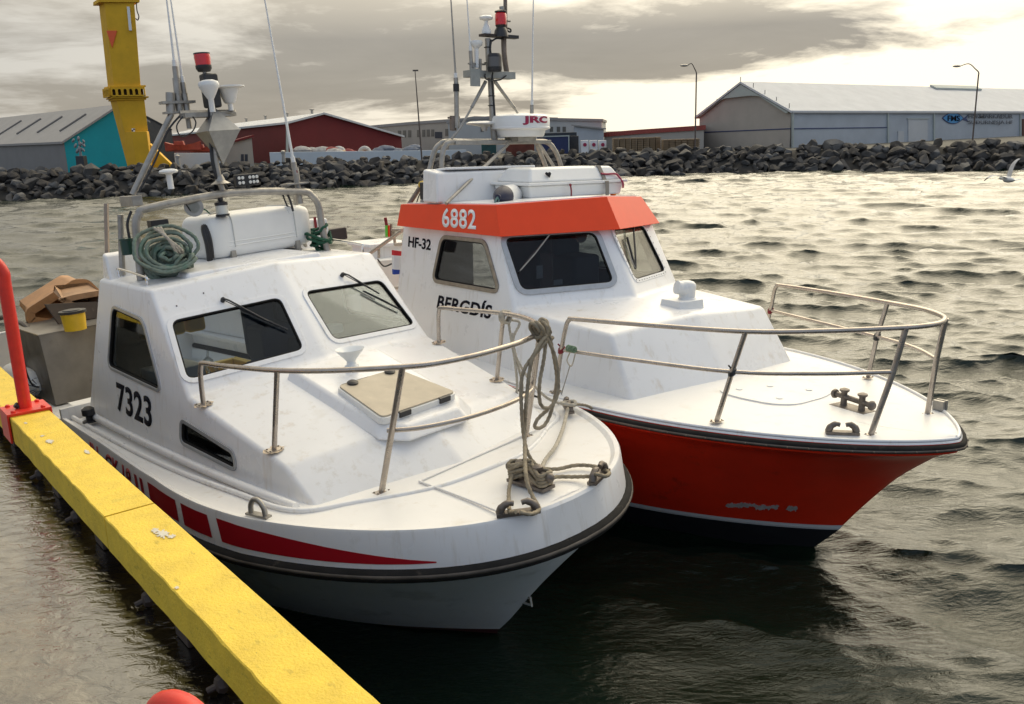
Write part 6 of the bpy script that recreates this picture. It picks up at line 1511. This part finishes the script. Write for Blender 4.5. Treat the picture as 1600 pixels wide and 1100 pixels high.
# trunk ventilator cowl on its plinth
q = X(2, (1068, 478), 'z', 2.095); vr = empty('ventilator'); vr.parent = b2
g = G(); bs = [(-.16, -.22), (.14, -.22), (.18, -.12), (.18, .14), (-.12, .14), (-.16, .08)]; P0 = [q+Vector((x, y, -.02)) for x, y in bs]; P1 = [q+Vector((x*.93, y*.93, .085)) for x, y in bs]
g.add(P0+P1, [tuple(range(6))[::-1], tuple(range(6, 12))]+[(i, (i+1) % 6, 6+(i+1) % 6, 6+i) for i in range(6)]); g.build('plinth', WHITEP, vr, bevel=.012)
g = G(); g.lathe([(0, .08), (.10, .08), (.10, .092), (.088, .096), (.090, .17), (.098, .21), (.094, .245), (.07, .27), (.03, .282), (0, .284)], q+Vector((.02, .03, 0)), (0, 0, 1), 24)
g.tube(catmull([q+Vector((.02, .03, .19)), q+Vector((.0, -.05, .205)), q+Vector((-.02, -.11, .22))], 5), [.088]*5+[.075]*5+[.05], 16); g.build('cowl', WHITEP, vr, ang=60)
# foredeck hatch pad, cleat, chocks, roller
pad = [X(2, p, 'z', 1.445) for p in ((1120, 612), (1160, 594), (1240, 590), (1303, 612), (1290, 622), (1245, 634), (1205, 633), (1150, 622))]
g = G(); g.prism([p-Vector((0, 0, .02)) for p in rpoly(pad, .12)], (0, 0, .035)); hd = g.build('deck_hatch', DECKW, b2, bevel=.01, bseg=3)
for p in ((1203, 603), (1264, 609), (1218, 622), (1155, 608)): q = X(2, p, 'z', 1.462); pod('hatch_screw', q, [(0, 0), (.035, 0), (.03, .006), (0, .007)], WHITEP, hd, n=14)
q0, q1 = X(2, (1318, 634), 'z', 1.445), X(2, (1346, 642), 'z', 1.445); d = (q1-q0).normalized(); g = G()
for q in (q0, q1): g.lathe([(.034, 0), (.030, .02), (.028, .13), (.045, .145), (.045, .16), (.02, .17), (0, .17)], q, (0, 0, 1), 14)
a, c = q0-d*.10+Vector((0, 0, .095)), q1+d*.10+Vector((0, 0, .075)); g.tube([a, c], .025, 10)
for q, s in ((a, -1), (c, 1)): g.lathe([(.0, -.01), (.042, -.01), (.046, .01), (.03, .03), (0, .035)], q, d*s, 12)
g.box((q0+q1)/2+Vector((0, 0, .004)), (.38, .18, .008), Matrix((d, Vector((-d.y, d.x, 0)), Vector((0, 0, 1)))).transposed())
g.build('mooring_cleat', BRONZE, b2, ang=50)
q = X(2, (1316, 678), 'z', 1.43); chock('chock', q, X(2, (1340, 679), 'z', 1.43)-X(2, (1292, 677), 'z', 1.43), b2, .27)
q = X(2, (1466, 640), 'z', 1.43); g = G(); g.box(q+Vector((0, 0, .04)), (.10, .03, .09)); g.box(q+Vector((0, .06, .04)), (.10, .02, .09)); g.tube([q+Vector((0, -.01, .05)), q+Vector((0, .06, .05))], .03, 10); g.build('bow_roller', ALU, b2)
for pts in ([(1290, 640), (1340, 660), (1440, 676)], ):
    P = [X(2, p, 'z', 1.44) for p in pts]; rail('deck_seam', [P[0], P[1], P[2]], .007, WHITE, b2, 5, 6)
# pulpit
Z = {'T1': (-1.83, 1.63, 2.2), 'M1': (-1.89, 1.65, 1.88), 'T2': (-.10, 1.11, 2.27), 'B2': (-.30, 1.20, 1.44), 'M2': (-.20, 1.14, 1.90), 'T3': (.89, .32, 2.35), 'B3': (.74, .46, 1.425), 'M3': (.83, .35, 1.97)}
bb1 = X(2, (868, 650), 'v', 1.64); Z['B1'] = (bb1.x, 1.64, 1.43)
def zz2(k, s=1): u, v, z = Z[k]; return UV(u, v*s, z)
hs_ = {s: [zz2('B1', s), zz2('M1', s), UV(-1.84, 1.635*s, 2.12), UV(-1.80, 1.625*s, 2.19), UV(-1.73, 1.61*s, 2.205), UV(-1.0, 1.42*s, 2.235), zz2('T2', s), UV(.45, .77*s, 2.315), UV(.80, .43*s, 2.345), UV(.93, .22*s, 2.352)] for s in (1, -1)}
rail('pulpit_rail', hs_[1]+[UV(.98, 0, 2.355)]+hs_[-1][::-1], .022, STEEL, b2, 5)
for s in (1, -1):
    rail('pulpit_midrail', [zz2('M1', s), UV(-1.1, 1.43*s, 1.885), zz2('M2', s), UV(.40, .77*s, 1.94), zz2('M3', s)], .0185, STEEL, b2, 5)
    rail('stanchion', [zz2('B2', s), zz2('M2', s), zz2('T2', s)], .023, STEEL, b2, 0); rail('stanchion', [zz2('B3', s), zz2('M3', s), zz2('T3', s)], .025, STEEL, b2, 0)
    for k in ('B1', 'B2', 'B3'): foot(zz2(k, s), b2, .11)
    for k in ('M1', 'M2'):
        g = G(); q = zz2(k, s); 
        for j in range(3): g.tube([q+Vector((.028*math.cos(a), .028*math.sin(a), .012*(j-1)+.02*math.sin(a))) for a in [2*math.pi*i/9 for i in range(9)]], .010, 6, closed=True)
        g.tube([q+Vector((0, 0, .02)), q+Vector((-.02, -.03*s, .06))], .008, 6); g.build('tape_wrap', BLACK if k == 'M2' else DKRED, b2)
q = X(2, (892, 545), 'v', 1.64)
g = G(); rq = random.Random(2)
for j in range(4): g.tube([q+Vector((.03*j-.04, .026*math.cos(a), .026*math.sin(a))) for a in [2*math.pi*i/9 for i in range(9)]], .010, 6, closed=True)
g.build('green_cord', mat('cord_green', (.16, .24, .15), .9, var=.3, vscale=20), b2)
cable([q+Vector((0, 0, -.02)), X(2, (886, 563), 'v', 1.64), X(2, (893, 572), 'v', 1.64), X(2, (899, 552), 'v', 1.64)], b2, .007, ROPEL, 'wire_eye'); cable([X(2, (891, 570), 'v', 1.64), X(2, (876, 620), 'v', 1.64)], b2, .006, ALU, 'wire')

# roof frame (two hoops, plate, brace)
U2 = -5.2
def A2_(px, u=U2): return X(2, px, 'u', u)
rail('roof_frame', [A2_((690, 319)), A2_((690, 270)), A2_((691, 243)), A2_((696, 228)), A2_((708, 222)), A2_((770, 222)), A2_((835, 221)), A2_((856, 223)), A2_((868, 237)), A2_((876, 258)), A2_((888, 300))], .034, ALU, b2, 5, 14)
rail('roof_frame', [A2_((660, 318), -5.45), A2_((672, 262), -5.4), A2_((679, 236), -5.4), A2_((688, 225), -5.4), A2_((702, 221), -5.4), A2_((770, 221), -5.5), A2_((832, 221), -5.5), A2_((841, 232), -5.5), A2_((853, 262), -5.5), A2_((860, 290), -5.5)], .034, ALU, b2, 5, 14)
g = G(); a, c = A2_((702, 223), -5.3), A2_((851, 222), -5.3); g.box((a+c)/2, (.30, (c-a).length, .05)); g.build('frame_plate', ALU, b2, bevel=.005)
rail('frame_brace', [A2_((795, 224), -5.1), A2_((697, 318), -4.55)], .022, ALU, b2, 0); rail('frame_brace', [A2_((842, 224)), A2_((860, 252)), A2_((878, 280))], .022, ALU, b2, 0)
# radar
c = A2_((813, 214), -5.15); rd_ = empty('radar'); rd_.parent = b2
z0 = c.z; zt = A2_((813, 178.5), -5.15).z; hh = zt-z0; rr_d = abs(A2_((850, 198), -5.15).y-A2_((776, 198), -5.15).y)/2
g = G(); g.lathe([(0, 0), (rr_d*.76, 0), (rr_d*.80, .02), (rr_d*.84, hh*.28), (rr_d*.97, hh*.34), (rr_d, hh*.36), (rr_d, hh*.42), (rr_d*.985, hh*.44), (rr_d*.985, hh*.80), (rr_d*.95, hh*.90), (rr_d*.86, hh*.96), (rr_d*.6, hh), (0, hh*1.01)], c, (0, 0, 1), 48); g.build('radome', WHITEP, rd_, ang=30)
g = G(); g.box(c+Vector((0, 0, -.03)), (.3, .3, .06)); g.build('radar_foot', ALU, rd_)
def text_cyl(s, c, r, a0, a1, z0, z1, m, parent, bold=.02):
    o = text('lettering', s, m, (0, 0, 0), (1, 0, 0), (0, 0, 1), None, bold=bold, th=.01)
    bm = bmesh.new(); bm.from_mesh(o.data); bmesh.ops.subdivide_edges(bm, edges=[e for e in bm.edges if e.calc_length() > .08], cuts=2)
    for v in bm.verts:
        a = a0+(a1-a0)*v.co.x; rad = r+.002+(-v.co.y)*.2; v.co = Vector((c.x+rad*math.cos(a), c.y+rad*math.sin(a), z0+(z1-z0)*v.co.z))
    bm.to_mesh(o.data); bm.free(); o.parent = parent; return o
inv = M2.inverted(); dcm = inv @ CAMP-c; ac = math.atan2(dcm.y, dcm.x)
text_cyl('JRC', c, rr_d*.985, ac+.08, ac+1.10, z0+hh*.50, z0+hh*.88, TEXTR, rd_, .045)
g = G(); g.lathe([(0, 0), (.03, 0), (.05, .06), (.24, .09), (.25, .105), (.20, .125), (0, .135)], A2_((757, 205), -5.45), (0, 0, 1), 28); g.build('satellite_disc', WHITEP, b2)
# mast
mt = empty('mast'); mt.parent = b2
g = G(); g.tube([A2_((773, 222), -5.3), A2_((770, 190), -5.3), A2_((766.5, 118), -5.3)], .042, 12); g.build('mast_tube', ALU, mt)
for P in ([(759, 127), (737, 168)], [(773, 127), (804, 169)]): rail('mast_leg', [A2_(p, -5.3) for p in P], .024, ALU, mt, 0)
for P in ([(737, 168), (719, 200), (706, 217)], [(804, 169), (809, 177)]): rail('mast_leg', [A2_(p, -5.3) for p in P], .015, ALU, mt, 0)
g = G(); a, c_ = A2_((729, 117), -5.3), A2_((800, 117), -5.3); g.box((a+c_)/2, (.16, (c_-a).length, .09)); g.box(A2_((742.5, 121), -5.2), (.02, .15, .22)); g.build('mast_platform', mat('galvanised', (.33, .34, .32), .5, .4, var=.15, vscale=8), mt, bevel=.004)
rail('mast_post', [A2_((764, 114), -5.3), A2_((762, 60), -5.3)], .038, ALU, mt, 0); rail('mast_post', [A2_((792, 114), -5.3), A2_((788, 86), -5.3), A2_((787, 55), -5.3)], .036, mat('post_brown', (.20, .16, .13), .6, .2, var=.3, vscale=10), mt, 4)
g = G(); a, c_ = A2_((753, 57), -5.3), A2_((788, 55), -5.3); g.box((a+c_)/2, (.14, (c_-a).length, .03)); g.build('top_bracket', DWOOD, mt)
q = A2_((760, 54), -5.3); pod('gps_antenna', q, [(0, 0), (.06, 0), (.065, .04), (.04, .11), (.025, .13), (.025, .17), (.085, .19), (.09, .215), (.06, .235), (0, .24)], WHITEP, mt, n=22)
q = A2_((745, 106), -5.3); pod('gps_antenna', q, [(0, 0), (.03, 0), (.03, .24), (.04, .25), (.075, .28), (.085, .31), (.08, .335), (0, .345)], WHITEP, mt, n=22)
g = G(); 
for x in (736, 740, 750): g.tube([A2_((x, 92 if x != 740 else 98), -5.3), A2_((x, 113), -5.3)], .022, 8)
g.box(A2_((745, 100), -5.3), (.04, .26, .02)); g.build('antenna_clamps', ALU, mt)
q = A2_((782.5, 39), -5.25); lr = pod('red_beacon', q, [(0, 0), (.072, 0), (.076, .04), (.076, .13), (.06, .155), (0, .16)], REDL, mt, n=20); pod('lamp_cap', q, [(0, .155), (.078, .155), (.08, .17), (.05, .185), (0, .19)], BLACK, lr)
g = G(); g.lathe([(0, -.15), (.10, -.15), (.085, -.07), (.06, -.03), (.075, 0), (0, 0)], q, (0, 0, 1), 16); g.box(q+Vector((0, .15, -.14)), (.10, .22, .04)); g.build('lamp_base', BLACK, lr)
q = A2_((773, 112), -5.12); pod('fog_horn', q, [(0, 0), (.085, 0), (.095, .03), (.095, .20), (.08, .225), (0, .23)], BLACK, mt, n=20); pod('horn_band', q, [(.09, .06), (.099, .06), (.099, .18), (.09, .18)], mat('drum_grey', (.12, .115, .11), .3, .6), mt, n=20)
rail('top_pole', [A2_((790, 58), -5.3), A2_((789.5, 0), -5.3), A2_((789, -60), -5.3)], .026, MATS['post_brown'], mt, 0)
rail('top_pole', [A2_((785, 24), -5.3), A2_((784, 10), -5.3)], .034, ALU, mt, 0)
cable([A2_((793, 44), -5.3), A2_((798, 46), -5.3), A2_((797, 50), -5.3), A2_((791, 47), -5.3)], mt, .012); cable([A2_((791, 32), -5.3), A2_((797, 33), -5.3)], mt, .016, ALU)
cable([A2_((768, 62), -5.25), A2_((766, 75), -5.25), A2_((768, 90), -5.25), A2_((771, 105), -5.25), A2_((769, 120), -5.22), A2_((771, 150), -5.25), A2_((774, 190), -5.25)], mt, .013)
cable([A2_((786, 61), -5.25), A2_((776, 60), -5.25), A2_((769, 64), -5.25)], mt, .012); cable([A2_((758, 115), -5.2), A2_((760, 124), -5.2), A2_((780, 125), -5.2), A2_((791, 118), -5.2)], mt, .010)
for y in (74, 98, 150, 165): g = G(); q = A2_((762+(0 if y < 110 else 6), y), -5.3); g.tube([q+Vector((.045*math.cos(a), .045*math.sin(a), 0)) for a in [2*math.pi*i/12 for i in range(12)]], .007, 5, closed=True); g.build('cable_tie', BLACK, mt)
whip((713, 134), (704, -10), 2, -5.35, .016, b2, 1.3, ALU, base=.05); g = G(); g.tube([A2_((713, 133), -5.35), A2_((714, 200), -5.35)], .032, 12); g.build('antenna_base', ALU, b2); g = G(); g.tube([A2_((712.6, 131), -5.35), A2_((713, 143), -5.35)], .04, 12); g.build('antenna_collar', BLACK, b2)
g = G(); g.tube([A2_((708, 181), -5.4), A2_((708, 204), -5.4)], .045, 12); g.tube([A2_((700, 184), -5.4), A2_((718, 183), -5.4)], .014, 8); g.build('antenna_clamps', MATS['post_brown'], b2)
whip((736, 92), (729, -10), 2, -5.3, .013, b2, 1.3, base=.1); whip((831, 176), (833.5, -10), 2, -5.1, .014, b2, 1.3, base=.02)
# floodlight box, yellow float, boom at the aft end
g = G(); g.box(A2_((670, 298), -5.35), (.14, .20, .22)); g.box(A2_((682, 300), -5.3), (.04, .14, .05)); g.build('floodlight', BLACK, b2, bevel=.015)
g = G(); g.ball(A2_((660, 289), -5.5), .055, 12); g.build('yellow_float', YPL, b2)
rail('boom', [A2_((658, 290), -5.6), A2_((640, 318), -5.6), A2_((636, 325), -5.6)], .030, MATS['post_brown'], b2, 0); cable([A2_((661, 296), -5.6), A2_((655, 305), -5.6), A2_((650, 320), -5.6)], b2, .008)
g = G(); q = A2_((958, 300), -4.2); g.ball(q, .055, 12); g.build('yellow_float', YPL, b2); g = G(); g.ball(A2_((962, 297), -4.2)+Vector((0, 0, .05)), .045, 10); g.build('lamp_knob', BLACK, b2)
# flag colours on the aft corner pillar, brackets
def apl(px, nm, m, u=-5.70, th=.05):
    P = [X(2, p, 'u', u) for p in px]; g = G(); g.prism(P, (-th, 0, 0)); return g.build(nm, m, b2)
apl([(615, 391), (630, 393), (630, 400), (615, 399)], 'flag_red', FLAGR); apl([(615, 399), (630, 400), (629, 422), (615.5, 421)], 'flag_white', TEXTW); apl([(615.5, 421), (628, 422), (627, 428), (616, 429)], 'flag_blue', FLAGB)
for y in (381, 449):
    a = X(2, (630, y), 'u', -5.72); g = G(); g.tube([X(2, (630.5, y-7), 'u', -5.72), X(2, (630.5, y+6), 'u', -5.72)], .022, 8); g.tube([a, X(2, (617, y+1), 'u', -5.9)], .022, 8); g.build('grab_bracket', STEEL, b2)
# aft deck
g = G()
for s in (1, -1): g.prism([UV(-5.5, 1.76*s, 1.39), UV(-9, 1.62*s, 1.39), UV(-9, 1.45*s, 1.39), UV(-5.5, 1.45*s, 1.39)], (0, 0, .035))
g.box(UV(-7.25, 0, .8), (3.5, 2.9, .05)); g.build('side_decks', DECKW, b2)
g = G(); q = X(2, (592, 392), 'u', -7.6); g.box(Vector((-7.6, q.y, q.z-.25)), (.6, .62, .7)); g.box(Vector((-7.6, q.y, q.z+.12)), (.7, .72, .06)); g.build('aft_locker', WHITE, b2, bevel=.02)
g = G(); q = X(2, (596, 425), 'u', -7.2); g.box(Vector((-7.2, q.y, q.z-.3)), (.3, .6, 1.0)); g.build('aft_panel', WHITEP, b2, bevel=.02)
rail('aft_rail', [X(2, (578, 396), 'u', -7.0), X(2, (629, 360), 'u', -6.0)], .026, STEEL, b2, 0); rail('aft_rail', [X(2, (592, 387), 'u', -6.8), X(2, (592, 403), 'u', -6.8)], .02, STEEL, b2, 0)
rail('aft_rail', [X(2, (613, 359), 'u', -6.3), X(2, (630, 359), 'u', -6.1)], .02, STEEL, b2, 0); rail('aft_rail', [X(2, (615, 358), 'u', -6.3), X(2, (617, 380), 'u', -6.3)], .02, STEEL, b2, 0)
cable([X(2, (590, 405), 'u', -6.9), X(2, (600, 416), 'u', -6.9), X(2, (612, 412), 'u', -6.9)], b2, .012)
for x0, m, h_ in ((604, mat('tube_green', (.12, .55, .05), .5), 21), (607.5, ORANGEP, 18), (611.5, MATS['post_brown'], 20)):
    rail('marker_tube', [X(2, (x0, 370), 'u', -6.6), X(2, (x0-.5, 370-h_), 'u', -6.6)], .018, m, b2, 0)
rail('marker_tube', [X(2, (604, 352), 'u', -6.6), X(2, (602, 340), 'u', -6.6)], .022, DKRED, b2, 0)

# --- things lying on the roof of boat 2
def on2(name, c, rot=None):
    M = M2 @ Matrix.Translation(c)
    return M @ rot if rot is not None else M
# raft canister with lid, lying athwart
RT = UV(-4.33, -.40, 3.20)
raft2 = empty('life_raft', on2('', RT)); tag(raft2, 'boxy white life raft canister with lid lashed on the orange banded roof', 'life raft')
wy = 1.52; g = G(); g.hexa([Vector(v) for v in ((-.36, -wy/2, .02), (.34, -wy/2, .02), (.34, wy/2, .02), (-.36, wy/2, .02), (-.36, -wy/2-.03, .17), (.36, -wy/2-.03, .17), (.36, wy/2+.03, .17), (-.36, wy/2+.03, .17))]); g.build('lower_shell', WHITEP, raft2, bevel=.02, bseg=3)
g = G(); g.box((0, 0, .19), (.80, wy+.14, .035)); g.build('rim', WHITEP, raft2, bevel=.008)
g = G(); g.hexa([Vector(v) for v in ((-.36, -wy/2-.02, .207), (.36, -wy/2-.02, .207), (.36, wy/2+.02, .207), (-.36, wy/2+.02, .207), (-.24, -wy/2+.08, .38), (.24, -wy/2+.08, .38), (.24, wy/2-.08, .38), (-.24, wy/2-.08, .38))]); g.build('lid', WHITEP, raft2, bevel=.035, bseg=4)
g = G(); g.box((0, .42, .05), (.05, .05, .03)); 
P = [Vector((.42, .45, .02)), Vector((.415, .45, .19)), Vector((.37, .45, .215)), Vector((.25, .45, .39)), Vector((-.25, .45, .39)), Vector((-.41, .45, .2)), Vector((-.41, .45, .02))]
g = G(); g.prism([Vector((p.x, .42, p.z)) for p in P]+[Vector((p.x*.985, .42, p.z-.006)) for p in P[::-1]], (0, .06, 0)); g.build('webbing_strap', mat('strap_grey', (.22, .20, .17), .8), raft2)
g = G(); g.tube(catmull([Vector(v) for v in ((.415, -.18, .16), (.42, -.17, .10), (.42, -.17, .02))], 4), .01, 6); g.ball((.415, -.18, .165), .018, 8); g.build('red_cord', DKRED, raft2)
g = G(); g.tube(catmull([Vector(v) for v in ((.34, .68, .30), (.40, .64, .265), (.42, .50, .26), (.405, .38, .275), (.36, .30, .28))], 5) if False else catmull([Vector(v) for v in ((.405, .74, .10), (.42, .72, .17), (.36, .70, .25), (.34, .66, .28), (.33, .52, .28), (.33, .42, .29))], 5), .013, 6); g.build('pink_cord', TEXTR, raft2)
g = G()
hpts = [Vector((.0, 0, -.045)), Vector((0, .04, .0)), Vector((0, .038, .022)), Vector((0, .018, .028)), Vector((0, 0, .012)), Vector((0, -.018, .028)), Vector((0, -.038, .022)), Vector((0, -.04, 0))]
sl_ = Matrix.Rotation(R(-35), 3, 'Y'); g.prism([sl_ @ p+Vector((.318, -.46, .30)) for p in hpts], Vector((.012, 0, .008))); g.build('heart_mark', TEXTK, raft2)
# plain white box behind it
bx = empty('roof_box', on2('', UV(-4.72, .62, 3.17))); tag(bx, 'plain white box standing on the roof left of the life raft canister', 'box')
g = G(); g.hexa([Vector(v) for v in ((-.35, -.62, .0), (.0, -.62, .0), (.0, 1.1, .0), (-.35, 1.1, .0), (-.35, -.60, .41), (-.03, -.60, .37), (-.03, 1.1, .38), (-.35, 1.1, .42))]); g.build('shell', WHITE, bx, bevel=.03, bseg=3)
g = G(); g.box((-.18, .25, .405), (.30, 1.4, .03), Matrix.Rotation(R(-5), 3, 'Y')); g.build('lid', WHITE, bx, bevel=.01)
# fender
fc = X(2, (790, 306), 'u', -4.05); Mf = on2('', fc); fo2 = empty('fender', Mf); tag(fo2, 'white fender with navy blue end lying on the roof before the raft canister', 'fender')
ax = (X(2, (768, 309), 'u', -3.85)-X(2, (800, 303), 'u', -4.3)).normalized()
g = G(); g.lathe([(0, -.42), (.06, -.40), (.11, -.34), (.125, -.25), (.125, .07), (0, .07)], (0, 0, 0), ax, 22); g.build('body', WHITEP, fo2); g = G(); g.lathe([(.126, .07), (.12, .12), (.075, .22), (.035, .27), (.035, .30), (0, .30), (0, .07)], (0, 0, 0), ax, 22); g.build('end_cap', NAVY, fo2)
e = ax*.30; g = G(); g.tube(catmull([e, e+Vector((.03, -.05, -.03)), e+Vector((.05, -.08, -.08)), e+Vector((.06, -.06, -.12))], 5), .012, 7); g.tube(catmull([e, e+Vector((.02, -.0, -.04)), e+Vector((.04, -.05, -.10)), e+Vector((.06, -.12, -.13))], 5), .010, 7); g.build('lanyard', mat('cord_teal', (.10, .18, .17), .9), fo2)
